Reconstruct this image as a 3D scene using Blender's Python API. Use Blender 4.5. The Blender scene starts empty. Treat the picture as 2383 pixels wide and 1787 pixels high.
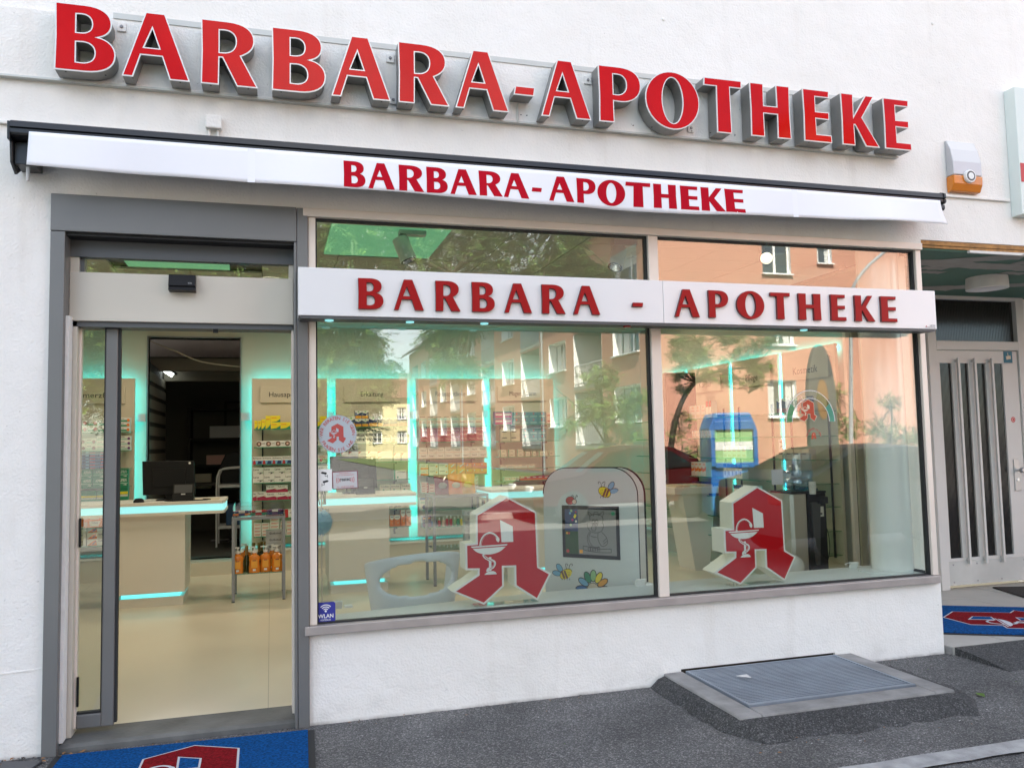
import bpy, math, random
from mathutils import Vector, Matrix
random.seed(7)
PI = math.pi
sc = bpy.context.scene
COL = sc.collection

# ------------------------------------------------------------------ camera, sky, sun, exposure
YAW, PITCH, ROLL = math.radians(16.3466), math.radians(4.0382), math.radians(-1.2301)
FPX, IW, IH = 1916.8, 2383.0, 1787.0
CAM = Vector((0, -5, 1.6))
_cy, _sy, _cp, _sp = math.cos(YAW), math.sin(YAW), math.cos(PITCH), math.sin(PITCH)
FWD = Vector((_sy * _cp, _cy * _cp, _sp))
_r0 = Vector((_cy, -_sy, 0)); _u0 = _r0.cross(FWD)
RGT = math.cos(ROLL) * _r0 + math.sin(ROLL) * _u0
UPV = -math.sin(ROLL) * _r0 + math.cos(ROLL) * _u0
cd = bpy.data.cameras.new('camera'); cam = bpy.data.objects.new('camera', cd); COL.objects.link(cam)
cam.matrix_world = Matrix(((RGT.x, UPV.x, -FWD.x, CAM.x), (RGT.y, UPV.y, -FWD.y, CAM.y), (RGT.z, UPV.z, -FWD.z, CAM.z), (0, 0, 0, 1)))
cd.sensor_fit = 'HORIZONTAL'; cd.sensor_width = 36; cd.lens = FPX / IW * 36; cd.clip_start = 0.05; cd.clip_end = 2000
sc.camera = cam

SUN = Vector((-0.145, 0.63, 0.75)).normalized()
w = bpy.data.worlds.new('World'); sc.world = w; w.use_nodes = True
nt = w.node_tree; nt.nodes.clear()
sky = nt.nodes.new('ShaderNodeTexSky'); sky.sky_type = 'NISHITA'; sky.sun_disc = False
sky.sun_elevation = math.asin(SUN.z); sky.sun_rotation = math.atan2(SUN.x, SUN.y)
bg = nt.nodes.new('ShaderNodeBackground'); bg.inputs[1].default_value = 0.095
out = nt.nodes.new('ShaderNodeOutputWorld')
# broken white cloud over the whole dome
tc = nt.nodes.new('ShaderNodeTexCoord'); cl = nt.nodes.new('ShaderNodeTexNoise'); cl.inputs['Scale'].default_value = 2.6; cl.inputs['Detail'].default_value = 6
rp = nt.nodes.new('ShaderNodeValToRGB'); rp.color_ramp.elements[0].position = 0.50; rp.color_ramp.elements[1].position = 0.64
mx = nt.nodes.new('ShaderNodeMix'); mx.data_type = 'RGBA'; mx.inputs['B'].default_value = (9.4, 9.15, 8.9, 1)
nt.links.new(tc.outputs['Generated'], cl.inputs['Vector']); nt.links.new(cl.outputs['Fac'], rp.inputs[0]); nt.links.new(rp.outputs[0], mx.inputs['Factor'])
nt.links.new(sky.outputs[0], mx.inputs['A']); nt.links.new(mx.outputs['Result'], bg.inputs[0]); nt.links.new(bg.outputs[0], out.inputs[0])

sl = bpy.data.lights.new('sun', 'SUN'); sl.energy = 5.0; sl.angle = math.radians(0.5); sl.color = (1, 0.93, 0.82)
so = bpy.data.objects.new('sun', sl); COL.objects.link(so); so.rotation_euler = SUN.to_track_quat('Z', 'Y').to_euler(); so.location = (0, 30, 40)

sc.view_settings.view_transform = 'Standard'; sc.view_settings.look = 'None'; sc.view_settings.gamma = 1
sc.view_settings.use_curve_mapping = False; sc.view_settings.exposure = 2.36
sc.render.engine = 'CYCLES'
cy = sc.cycles
cy.max_bounces = 7; cy.diffuse_bounces = 3; cy.glossy_bounces = 3; cy.transmission_bounces = 4; cy.transparent_max_bounces = 20
cy.caustics_reflective = False; cy.caustics_refractive = False; cy.sample_clamp_indirect = 4; cy.use_denoising = True; cy.denoising_prefilter = 'ACCURATE'
cy.use_adaptive_sampling = True; cy.adaptive_threshold = 0.006


def at(u, v, y):
    """world (x, z) of a photo pixel on the plane Y = y"""
    d = FWD + RGT * ((u - IW / 2) / FPX) + UPV * ((IH / 2 - v) / FPX)
    t = (y - CAM.y) / d.y
    return CAM.x + t * d.x, CAM.z + t * d.z


def AX(u, v, y): return at(u, v, y)[0]


# ------------------------------------------------------------------ materials
MAT = {}


def M(name, col=(0.5, 0.5, 0.5), rough=0.5, metal=0.0, spec=0.5, var=0.0, vscale=4.0, bump=0.0, bscale=40.0, detail=4.0, emit=None, estr=1.0, coat=0.0):
    if name in MAT: return MAT[name]
    m = bpy.data.materials.new(name); m.use_nodes = True; MAT[name] = m
    n = m.node_tree; b = n.nodes['Principled BSDF']
    b.inputs['Base Color'].default_value = (*col, 1); b.inputs['Roughness'].default_value = rough; b.inputs['Metallic'].default_value = metal
    b.inputs['Specular IOR Level'].default_value = spec; b.inputs['Coat Weight'].default_value = coat
    if emit: b.inputs['Emission Color'].default_value = (*emit, 1); b.inputs['Emission Strength'].default_value = estr
    if var or bump:
        g = n.nodes.new('ShaderNodeNewGeometry')
    if var:
        t = n.nodes.new('ShaderNodeTexNoise'); t.inputs['Scale'].default_value = vscale; t.inputs['Detail'].default_value = detail
        r = n.nodes.new('ShaderNodeMapRange'); r.inputs['From Min'].default_value = 0.3; r.inputs['From Max'].default_value = 0.7
        r.inputs['To Min'].default_value = 1 - var; r.inputs['To Max'].default_value = 1 + var * 0.6
        x = n.nodes.new('ShaderNodeVectorMath'); x.operation = 'SCALE'; x.inputs[0].default_value = col
        n.links.new(g.outputs['Position'], t.inputs['Vector']); n.links.new(t.outputs['Fac'], r.inputs['Value'])
        n.links.new(r.outputs[0], x.inputs['Scale']); n.links.new(x.outputs[0], b.inputs['Base Color'])
        q = n.nodes.new('ShaderNodeMapRange'); q.inputs['To Min'].default_value = max(0.02, rough - 0.08); q.inputs['To Max'].default_value = min(1, rough + 0.08)
        n.links.new(t.outputs['Fac'], q.inputs['Value']); n.links.new(q.outputs[0], b.inputs['Roughness'])
    if bump:
        t2 = n.nodes.new('ShaderNodeTexNoise'); t2.inputs['Scale'].default_value = bscale; t2.inputs['Detail'].default_value = 5
        bp = n.nodes.new('ShaderNodeBump'); bp.inputs['Strength'].default_value = bump; bp.inputs['Distance'].default_value = 0.01
        n.links.new(g.outputs['Position'], t2.inputs['Vector']); n.links.new(t2.outputs['Fac'], bp.inputs['Height']); n.links.new(bp.outputs[0], b.inputs['Normal'])
    return m


def glass_mat(name, tint, r0):
    m = bpy.data.materials.new(name); m.use_nodes = True; MAT[name] = m
    n = m.node_tree; n.nodes.clear()
    o = n.nodes.new('ShaderNodeOutputMaterial'); mix = n.nodes.new('ShaderNodeMixShader')
    t = n.nodes.new('ShaderNodeBsdfTransparent'); t.inputs[0].default_value = (*tint, 1)
    g = n.nodes.new('ShaderNodeBsdfGlossy'); g.inputs['Roughness'].default_value = 0.0; g.inputs[0].default_value = (1, 1, 1, 1)
    lw = n.nodes.new('ShaderNodeLayerWeight'); lw.inputs[0].default_value = 0.5
    p = n.nodes.new('ShaderNodeMath'); p.operation = 'POWER'; p.inputs[1].default_value = 5
    a = n.nodes.new('ShaderNodeMath'); a.operation = 'MULTIPLY_ADD'; a.inputs[1].default_value = 1 - r0; a.inputs[2].default_value = r0
    n.links.new(lw.outputs['Facing'], p.inputs[0]); n.links.new(p.outputs[0], a.inputs[0]); n.links.new(a.outputs[0], mix.inputs[0])
    n.links.new(t.outputs[0], mix.inputs[1]); n.links.new(g.outputs[0], mix.inputs[2]); n.links.new(mix.outputs[0], o.inputs[0])
    return m


def wall_mat():
    m = M('render_white', (0.82, 0.795, 0.75), 0.85, spec=0.2)
    n = m.node_tree; b = n.nodes['Principled BSDF']; L = n.links.new
    g = n.nodes.new('ShaderNodeNewGeometry')
    def noise(s, d=5, sc3=None):
        t = n.nodes.new('ShaderNodeTexNoise'); t.inputs['Scale'].default_value = s; t.inputs['Detail'].default_value = d
        if sc3:
            mp = n.nodes.new('ShaderNodeMapping'); mp.inputs['Scale'].default_value = sc3; L(g.outputs['Position'], mp.inputs[0]); L(mp.outputs[0], t.inputs[0])
        else: L(g.outputs['Position'], t.inputs[0])
        return t.outputs['Fac']
    def ramp(x, a, bb):
        r = n.nodes.new('ShaderNodeMapRange'); r.inputs['From Min'].default_value = a; r.inputs['From Max'].default_value = bb; L(x, r.inputs['Value']); return r.outputs[0]
    def mixc(f, c1, c2):
        x = n.nodes.new('ShaderNodeMix'); x.data_type = 'RGBA'; L(f, x.inputs['Factor'])
        for s, c in (('A', c1), ('B', c2)):
            if isinstance(c, tuple): x.inputs[s].default_value = (*c, 1)
            else: L(c, x.inputs[s])
        return x.outputs['Result']
    def mul(a, bb):
        x = n.nodes.new('ShaderNodeMath'); x.operation = 'MULTIPLY'; L(a, x.inputs[0])
        if isinstance(bb, float): x.inputs[1].default_value = bb
        else: L(bb, x.inputs[1])
        return x.outputs[0]
    c = mixc(ramp(noise(1.1), 0.3, 0.75), (0.85, 0.825, 0.785), (0.79, 0.765, 0.72))
    streak = ramp(noise(3.0, 6, (2.2, 1, 0.22)), 0.58, 0.74)
    c = mixc(mul(streak, 0.18), c, (0.56, 0.50, 0.42))
    speck = ramp(noise(38, 3), 0.70, 0.76)
    c = mixc(mul(speck, 0.45), c, (0.36, 0.33, 0.29))
    # splash dirt: a stain band of its own near the pavement
    sx = n.nodes.new('ShaderNodeSeparateXYZ'); L(g.outputs['Position'], sx.inputs[0])
    lo = n.nodes.new('ShaderNodeMapRange'); lo.inputs['From Min'].default_value = 0.36; lo.inputs['From Max'].default_value = 0.0; L(sx.outputs['Z'], lo.inputs['Value'])
    c = mixc(mul(mul(lo.outputs[0], ramp(noise(5.5, 9), 0.52, 0.80)), 0.30), c, (0.42, 0.39, 0.35))
    edge = n.nodes.new('ShaderNodeMapRange'); edge.inputs['From Min'].default_value = 0.022; edge.inputs['From Max'].default_value = 0.0; L(sx.outputs['Z'], edge.inputs['Value'])
    c = mixc(mul(edge.outputs[0], ramp(noise(6, 10), 0.3, 0.75)), c, (0.22, 0.20, 0.17))
    L(c, b.inputs['Base Color'])
    bp = n.nodes.new('ShaderNodeBump'); bp.inputs['Strength'].default_value = 0.55; bp.inputs['Distance'].default_value = 0.02
    ad = n.nodes.new('ShaderNodeMath'); ad.operation = 'MULTIPLY_ADD'; L(noise(5, 7), ad.inputs[0]); ad.inputs[1].default_value = 1.4; L(mul(noise(70, 4), 0.35), ad.inputs[2])
    L(ad.outputs[0], bp.inputs['Height']); L(bp.outputs[0], b.inputs['Normal'])
    return m


def asphalt_mat(name, base, light):
    m = M(name, base, 0.9, spec=0.25)
    n = m.node_tree; b = n.nodes['Principled BSDF']; L = n.links.new
    g = n.nodes.new('ShaderNodeNewGeometry')
    v = n.nodes.new('ShaderNodeTexVoronoi'); v.inputs['Scale'].default_value = 150; L(g.outputs['Position'], v.inputs['Vector'])
    h = n.nodes.new('ShaderNodeSeparateColor'); L(v.outputs['Color'], h.inputs[0])
    r = n.nodes.new('ShaderNodeValToRGB'); e = r.color_ramp.elements
    e[0].position = 0.0; e[0].color = (*[c * 0.62 for c in base], 1); e[1].position = 1; e[1].color = (*light, 1)
    x = e.new(0.6); x.color = (*base, 1); x = e.new(0.86); x.color = (*[c * 1.5 for c in base], 1)
    L(h.outputs[0], r.inputs[0])
    t = n.nodes.new('ShaderNodeTexNoise'); t.inputs['Scale'].default_value = 1.7; t.inputs['Detail'].default_value = 7; L(g.outputs['Position'], t.inputs[0])
    mr = n.nodes.new('ShaderNodeMapRange'); mr.inputs['From Min'].default_value = 0.3; mr.inputs['From Max'].default_value = 0.7; mr.inputs['To Min'].default_value = 0.72; mr.inputs['To Max'].default_value = 1.25
    L(t.outputs['Fac'], mr.inputs['Value'])
    s = n.nodes.new('ShaderNodeVectorMath'); s.operation = 'SCALE'; L(r.outputs[0], s.inputs[0]); L(mr.outputs[0], s.inputs['Scale'])
    L(s.outputs[0], b.inputs['Base Color'])
    bp = n.nodes.new('ShaderNodeBump'); bp.inputs['Strength'].default_value = 0.8; bp.inputs['Distance'].default_value = 0.006
    L(v.outputs['Distance'], bp.inputs['Height']); L(bp.outputs[0], b.inputs['Normal'])
    return m


wall_mat()
asphalt_mat('asphalt', (0.122, 0.119, 0.115), (0.29, 0.28, 0.265)); asphalt_mat('asphalt_dark', (0.062, 0.061, 0.06), (0.16, 0.16, 0.15))
glass_mat('glass', (0.955, 0.985, 0.958), 0.105); glass_mat('shelf_glass', (0.62, 0.80, 0.72), 0.05); glass_mat('clear_glass', (0.95, 0.98, 0.97), 0.05)
glass_mat('far_glass', (0.25, 0.28, 0.30), 0.12)
M('frame_grey', (0.175, 0.174, 0.170), 0.42, 0.25, var=0.06, vscale=3); M('frame_dark', (0.10, 0.105, 0.11), 0.5, 0.2)
M('alu_champagne', (0.78, 0.69, 0.60), 0.42, 0.1, var=0.05, vscale=2.5, bump=0.05, bscale=180)
M('sill_metal', (0.43, 0.385, 0.36), 0.45, 0.4, var=0.12, vscale=6)
M('cream_metal', (0.60, 0.555, 0.475), 0.38, 0.1, var=0.05, vscale=2)
M('gasket', (0.012, 0.012, 0.013), 0.6)
M('fascia_white', (0.78, 0.775, 0.77), 0.28, spec=0.5, coat=0.25)
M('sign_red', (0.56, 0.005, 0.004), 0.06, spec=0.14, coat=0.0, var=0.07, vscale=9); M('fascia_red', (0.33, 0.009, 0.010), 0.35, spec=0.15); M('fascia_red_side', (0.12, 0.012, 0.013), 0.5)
M('print_red', (0.44, 0.004, 0.016), 0.8, spec=0.1); M('letter_side', (0.27, 0.27, 0.26), 0.45, 0.5, var=0.12, vscale=7); M('trim_white', (0.76, 0.74, 0.71), 0.3, 0.15)
M('rail_metal', (0.55, 0.56, 0.53), 0.5, 0.15, var=0.1, vscale=4)
M('awning_black', (0.012, 0.013, 0.016), 0.35); M('awning_cloth', (0.82, 0.82, 0.85), 0.85, bump=0.06, bscale=14)
M('seam_cloth', (0.84, 0.84, 0.88), 0.85)
M('black_plastic', (0.010, 0.010, 0.011), 0.42, spec=0.22); M('dark_grey', (0.055, 0.055, 0.06), 0.45); M('grey', (0.30, 0.30, 0.31), 0.5); M('light_grey', (0.52, 0.52, 0.52), 0.5); M('board_grey', (0.095, 0.097, 0.10), 0.5)
M('white', (0.78, 0.78, 0.76), 0.45); M('white_gloss', (0.80, 0.80, 0.78), 0.15); M('cream', (0.70, 0.64, 0.50), 0.55)
M('concrete', (0.27, 0.26, 0.245), 0.9, var=0.28, vscale=7, bump=0.5, bscale=60); M('threshold', (0.125, 0.125, 0.12), 0.7, var=0.35, vscale=5, bump=0.3, bscale=45)
M('kerb_paint', (0.36, 0.355, 0.345), 0.85, var=0.30, vscale=11, bump=0.5, bscale=120); M('galvanised', (0.27, 0.31, 0.355), 0.5, 0.4, var=0.18, vscale=5)
M('tile_beige', (0.42, 0.40, 0.36), 0.5, var=0.1, vscale=3); M('dirt_gap_shade', (0.05, 0.04, 0.03), 0.95, var=0.3, vscale=30); M('leaf_brown', (0.26, 0.13, 0.05), 0.8); M('leaf_green', (0.10, 0.17, 0.03), 0.7); M('litter', (0.6, 0.58, 0.55), 0.7)
M('mat_blue', (0.004, 0.085, 0.29), 0.95, spec=0.1, var=0.55, vscale=75, bump=1.0, bscale=320); M('mat_red', (0.25, 0.007, 0.014), 0.95, spec=0.1, var=0.5, vscale=75, bump=1.0, bscale=320)
M('mat_white', (0.62, 0.62, 0.66), 0.95, spec=0.1, bump=0.8, bscale=320); M('rubber', (0.016, 0.016, 0.017), 0.7); M('coir', (0.03, 0.025, 0.022), 0.95, bump=1.0, bscale=200)
M('greenboard', (0.075, 0.155, 0.115), 0.85, var=0.12, vscale=3); M('filler', (0.30, 0.29, 0.26), 0.9, var=0.1, vscale=9); M('wood_raw', (0.36, 0.18, 0.055), 0.8, var=0.4, vscale=20)
M('door_white', (0.62, 0.605, 0.57), 0.45); M('ribbed_glass', (0.022, 0.020, 0.018), 0.12, spec=0.6)
M('floor_vinyl', (0.70, 0.62, 0.48), 0.32, var=0.05, vscale=1.2); M('room_wall', (0.55, 0.51, 0.40), 0.8, var=0.03, vscale=2); M('ceiling_tile', (0.50, 0.48, 0.42), 0.9, bump=0.1, bscale=90); M('panel_cream', (0.62, 0.55, 0.42), 0.55)
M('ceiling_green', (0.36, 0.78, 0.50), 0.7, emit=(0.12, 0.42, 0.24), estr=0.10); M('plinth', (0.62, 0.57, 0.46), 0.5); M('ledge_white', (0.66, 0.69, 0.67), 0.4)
M('led_cyan', (0.1, 0.5, 0.5), 0.5, emit=(0.03, 0.80, 0.92), estr=2.3); M('led_soft', (0.2, 0.55, 0.6), 0.5, emit=(0.30, 0.74, 0.76), estr=0.19); M('led_foot', (0.3, 0.6, 0.6), 0.5, emit=(0.10, 0.70, 0.74), estr=0.30); M('led_warm', (0.05, 0.04, 0.03), 0.4, emit=(1, 0.82, 0.5), estr=0.16); M('led_white', (0.9, 0.9, 0.9), 0.5, emit=(1, 0.93, 0.78), estr=3.0)
M('counter_front', (0.72, 0.69, 0.62), 0.4); M('shelf_upright', (0.03, 0.03, 0.032), 0.4, 0.6); M('rack_metal', (0.26, 0.265, 0.28), 0.4, 0.5); M('metal', (0.55, 0.55, 0.55), 0.3, 0.9); M('chrome', (0.7, 0.7, 0.7), 0.12, 1.0)
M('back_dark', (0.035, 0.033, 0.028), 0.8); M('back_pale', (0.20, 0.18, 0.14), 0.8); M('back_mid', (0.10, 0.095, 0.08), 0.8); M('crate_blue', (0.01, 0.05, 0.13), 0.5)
M('chair_grey', (0.66, 0.70, 0.72), 0.5, bump=0.06, bscale=300); M('kiosk_grey', (0.62, 0.65, 0.65), 0.35); M('screen_grey', (0.17, 0.17, 0.165), 0.2, emit=(0.3, 0.3, 0.28), estr=0.03)
M('ink', (0.015, 0.015, 0.015), 0.6); M('ink_grey', (0.12, 0.12, 0.12), 0.6)
for nme, c in dict(p_white=(0.74, 0.72, 0.66), p_red=(0.50, 0.03, 0.03), p_crimson=(0.42, 0.02, 0.07), p_green=(0.02, 0.24, 0.12), p_lgreen=(0.28, 0.50, 0.22), p_mint=(0.40, 0.58, 0.48), p_yellow=(0.85, 0.68, 0.02),
                   p_orange=(0.78, 0.20, 0.03), p_amber=(0.80, 0.36, 0.03), p_navy=(0.015, 0.03, 0.12), p_blue=(0.04, 0.16, 0.42), p_sky=(0.18, 0.42, 0.62), p_maroon=(0.20, 0.01, 0.04), p_brown=(0.16, 0.07, 0.04),
                   p_pink=(0.70, 0.36, 0.30), p_magenta=(0.45, 0.03, 0.20), p_teal=(0.02, 0.18, 0.20), p_grey=(0.32, 0.32, 0.31), p_beige=(0.62, 0.55, 0.40), p_black=(0.02, 0.02, 0.02), p_purple=(0.12, 0.03, 0.14), p_salmon=(0.74, 0.50, 0.40)).items():
    M(nme, c, 0.4)
M('pink_render', (0.54, 0.265, 0.185), 0.9, var=0.06, vscale=0.7); M('far_white', (0.84, 0.83, 0.80), 0.7); M('yellow_render', (0.70, 0.62, 0.36), 0.9); M('roof_tile', (0.16, 0.07, 0.05), 0.8, var=0.3, vscale=3); M('cream_render', (0.62, 0.60, 0.52), 0.9)
M('leaf_a', (0.06, 0.12, 0.022), 0.6, var=0.4, vscale=1.3); M('leaf_b', (0.14, 0.25, 0.04), 0.6, var=0.4, vscale=2); M('leaf_c', (0.035, 0.07, 0.018), 0.6, var=0.3, vscale=2); M('bark', (0.06, 0.045, 0.03), 0.9, var=0.3, vscale=9)
M('grass', (0.11, 0.15, 0.04), 0.9, var=0.3, vscale=6); M('paving', (0.16, 0.15, 0.135), 0.9, var=0.12, vscale=0.6); M('road', (0.13, 0.127, 0.122), 0.9, var=0.12, vscale=0.6); M('kerb_stone', (0.34, 0.33, 0.31), 0.9, var=0.15, vscale=4)
M('car_grey', (0.075, 0.078, 0.085), 0.4, 0.0, spec=0.25); M('car_red', (0.05, 0.004, 0.006), 0.5, spec=0.08); M('car_glass', (0.010, 0.011, 0.012), 0.25, spec=0.05); M('tyre', (0.018, 0.018, 0.018), 0.8); M('bin_blue', (0.02, 0.13, 0.42), 0.4)
M('lamp_red', (0.4, 0.01, 0.01), 0.2); M('siren_grey', (0.50, 0.50, 0.51), 0.3, 0.2); M('siren_orange', (0.62, 0.19, 0.01), 0.18, coat=0.4)
M('sky_panel', (0.66, 0.72, 0.68), 0.4)
M('liquid_orange', (0.72, 0.22, 0.02), 0.18, spec=0.6); M('bottle_dark', (0.05, 0.05, 0.01), 0.15); M('gold_foil', (0.35, 0.25, 0.10), 0.35, 0.7)
M('water_blue', (0.40, 0.52, 0.62), 0.08, spec=0.8)
glass_mat('bottle_glass', (0.72, 0.84, 0.94), 0.16); glass_mat('plastic_clear', (0.93, 0.94, 0.94), 0.03)


def film(name, col, alpha):
    m = M(name, col, 0.5); n = m.node_tree; b = n.nodes['Principled BSDF']; b.inputs['Alpha'].default_value = alpha
    return m


# ------------------------------------------------------------------ mesh builder
class MB:
    def __init__(s): s.v = []; s.f = []; s.m = []; s.mats = []

    def mi(s, name):
        if name not in s.mats: s.mats.append(name)
        return s.mats.index(name)

    def add(s, vs, fs, mat, mtx=None):
        o = len(s.v); k = s.mi(mat)
        s.v += [tuple(mtx @ Vector(p)) for p in vs] if mtx is not None else [tuple(p) for p in vs]
        s.f += [tuple(o + i for i in f) for f in fs]; s.m += [k] * len(fs)
        return s

    def box(s, x0, x1, y0, y1, z0, z1, mat, mtx=None):
        x0, x1 = min(x0, x1), max(x0, x1); y0, y1 = min(y0, y1), max(y0, y1); z0, z1 = min(z0, z1), max(z0, z1)
        return s.add([(x0, y0, z0), (x1, y0, z0), (x1, y1, z0), (x0, y1, z0), (x0, y0, z1), (x1, y0, z1), (x1, y1, z1), (x0, y1, z1)],
                     [(0, 3, 2, 1), (4, 5, 6, 7), (0, 1, 5, 4), (1, 2, 6, 5), (2, 3, 7, 6), (3, 0, 4, 7)], mat, mtx)

    def prism(s, pts, a, b, mat, axis='y', mtx=None):
        """polygon pts extruded: axis 'y' -> pts are (x,z); 'z' -> (x,y); 'x' -> (y,z)"""
        n = len(pts)
        g = {'y': lambda p, t: (p[0], t, p[1]), 'z': lambda p, t: (p[0], p[1], t), 'x': lambda p, t: (t, p[0], p[1])}[axis]
        vs = [g(p, a) for p in pts] + [g(p, b) for p in pts]
        fs = [tuple(range(n)), tuple(range(2 * n - 1, n - 1, -1))] + [(i, i + n, (i + 1) % n + n, (i + 1) % n) for i in range(n)]
        ar = sum(pts[i][0] * pts[(i + 1) % n][1] - pts[(i + 1) % n][0] * pts[i][1] for i in range(n))
        flip = (ar < 0) != (axis in 'zx') != (b < a)
        if flip: fs = [f[::-1] for f in fs]
        return s.add(vs, fs, mat, mtx)

    def tube(s, path, r, mat, seg=8, caps=True, mtx=None):
        path = [Vector(p) for p in path]; n = len(path); rs = r if isinstance(r, (list, tuple)) else [r] * n
        vs = []; fs = []; prev = None
        for i, p in enumerate(path):
            t = (path[min(i + 1, n - 1)] - path[max(i - 1, 0)]).normalized()
            if prev is None:
                a = Vector((0, 0, 1)) if abs(t.z) < 0.9 else Vector((1, 0, 0))
                prev = t.cross(a).normalized()
            u = (prev - t * prev.dot(t)).normalized(); prev = u; w_ = t.cross(u)
            for k in range(seg):
                an = 2 * PI * k / seg; vs.append(p + (u * math.cos(an) + w_ * math.sin(an)) * rs[i])
        for i in range(n - 1):
            for k in range(seg):
                a = i * seg + k; b = i * seg + (k + 1) % seg; fs.append((a, b, b + seg, a + seg))
        if caps: fs += [tuple(range(seg))[::-1], tuple(range((n - 1) * seg, n * seg))]
        return s.add(vs, fs, mat, mtx)

    def lathe(s, prof, mat, seg=20, c=(0, 0, 0), mtx=None, caps=True):
        vs = []; fs = []
        for r, z in prof:
            for k in range(seg):
                a = 2 * PI * k / seg; vs.append((c[0] + r * math.cos(a), c[1] + r * math.sin(a), c[2] + z))
        for i in range(len(prof) - 1):
            for k in range(seg):
                a = i * seg + k; b = i * seg + (k + 1) % seg; fs.append((a, b, b + seg, a + seg))
        if caps: fs += [tuple(range(seg))[::-1], tuple(range((len(prof) - 1) * seg, len(prof) * seg))]
        return s.add(vs, fs, mat, mtx)

    def build(s, name, parent=None, smooth=False, bevel=0.0, kind=None, ang=38):
        me = bpy.data.meshes.new(name); me.from_pydata(s.v, [], s.f)
        for k in s.mats: me.materials.append(MAT[k])
        me.polygons.foreach_set('material_index', s.m)
        if smooth:
            me.polygons.foreach_set('use_smooth', [True] * len(s.f)); me.set_sharp_from_angle(angle=math.radians(ang))
        me.update()
        return obj(name, me, parent, bevel, kind)


def obj(name, me, parent=None, bevel=0.0, kind=None):
    o = bpy.data.objects.new(name, me); COL.objects.link(o)
    if parent is not None: o.parent = parent
    if bevel:
        b = o.modifiers.new('bevel', 'BEVEL'); b.width = bevel; b.segments = 2; b.limit_method = 'ANGLE'; b.angle_limit = math.radians(50)
    if kind: o['kind'] = kind
    return o


def tag(o, label, cat, group=None):
    o['label'] = label; o['category'] = cat
    if group: o['group'] = group
    return o


def thing(name, label, cat, group=None, loc=(0, 0, 0), rz=0):
    o = bpy.data.objects.new(name, None); o.empty_display_size = 0.1; COL.objects.link(o); o.location = loc; o.rotation_euler = (0, 0, rz)
    return tag(o, label, cat, group)


def copy_tree(o, parent=None):
    c = o.copy(); COL.objects.link(c); c.parent = parent
    for ch in o.children: copy_tree(ch, c)
    return c


def FRONT(x, y, z, sx=1.0, sz=None, rot=0.0):
    """local XY drawing (extruded along Z) -> stands on the facade facing -y"""
    return Matrix.Translation((x, y, z)) @ Matrix.Rotation(PI / 2, 4, 'X') @ Matrix.Rotation(rot, 4, 'Z') @ Matrix.Diagonal((sx, sz if sz else sx, 1, 1))


# ------------------------------------------------------------------ outlines and lettering
_tmp = []
CACHE = {}


def curve_geo(contours, ext=0.0, off=0.0, key=None):
    k = (key, round(ext, 5), round(off, 5))
    if key and k in CACHE: return CACHE[k]
    cu = bpy.data.curves.new('t', 'CURVE'); cu.dimensions = '2D'; cu.fill_mode = 'BOTH' if ext else 'FRONT'; cu.extrude = ext; cu.offset = off
    for c in contours:
        sp = cu.splines.new('POLY'); sp.points.add(len(c) - 1); sp.use_cyclic_u = True
        for p, q in zip(sp.points, c): p.co = (q[0], q[1], 0, 1)
    r = _geo(cu); CACHE[k] = r
    return r


def _geo(cu):
    o = bpy.data.objects.new('t', cu)
    me = o.to_mesh()
    r = ([tuple(v.co) for v in me.vertices], [tuple(p.vertices) for p in me.polygons])
    o.to_mesh_clear(); bpy.data.objects.remove(o); bpy.data.curves.remove(cu)
    return r


def text_geo(s, res=3, spacing=1.0, bold=0.0):
    k = ('txt', s, res, spacing, bold)
    if k in CACHE: return CACHE[k]
    cu = bpy.data.curves.new('t', 'FONT'); cu.body = s; cu.size = 1; cu.resolution_u = res; cu.space_character = spacing; cu.offset = bold
    r = _geo(cu); xs = [v[0] for v in r[0]] or [0]
    r = (r[0], r[1], min(xs), max(xs)); CACHE[k] = r
    return r


def add_text(mb, s, mat, x, y, z, size, align='c', rot=0.0, res=3, width=None, bold=0.0, base=None):
    """flat lettering on a plane facing -y (or in the frame of matrix base)"""
    v, f, a, b = text_geo(s, res, 1.0, bold); sx = size if width is None else width / max(1e-6, b - a)
    dx = {'c': -(a + b) / 2, 'l': -a, 'r': -b}[align]
    m = (base if base is not None else Matrix()) @ FRONT(x, y, z, sx, size, rot) @ Matrix.Translation((dx, 0, 0))
    mb.add(v, f, mat, m)


def bez(p0, p1, p2, p3, n=8):
    o = []
    for i in range(1, n + 1):
        t = i / n; a = (1 - t) ** 3; b = 3 * t * (1 - t) ** 2; c = 3 * t * t * (1 - t); d = t ** 3
        o.append((a * p0[0] + b * p1[0] + c * p2[0] + d * p3[0], a * p0[1] + b * p1[1] + c * p2[1] + d * p3[1]))
    return o


def P(*segs):
    o = [segs[0]]
    for s in segs[1:]:
        if len(s) == 2: o.append(s)
        else: o += bez(o[-1], s[0], s[1], s[2])
    return o


def ell(cx, cy_, rx, ry, n=40): return [(cx + rx * math.cos(2 * PI * i / n), cy_ + ry * math.sin(2 * PI * i / n)) for i in range(n)]


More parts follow.
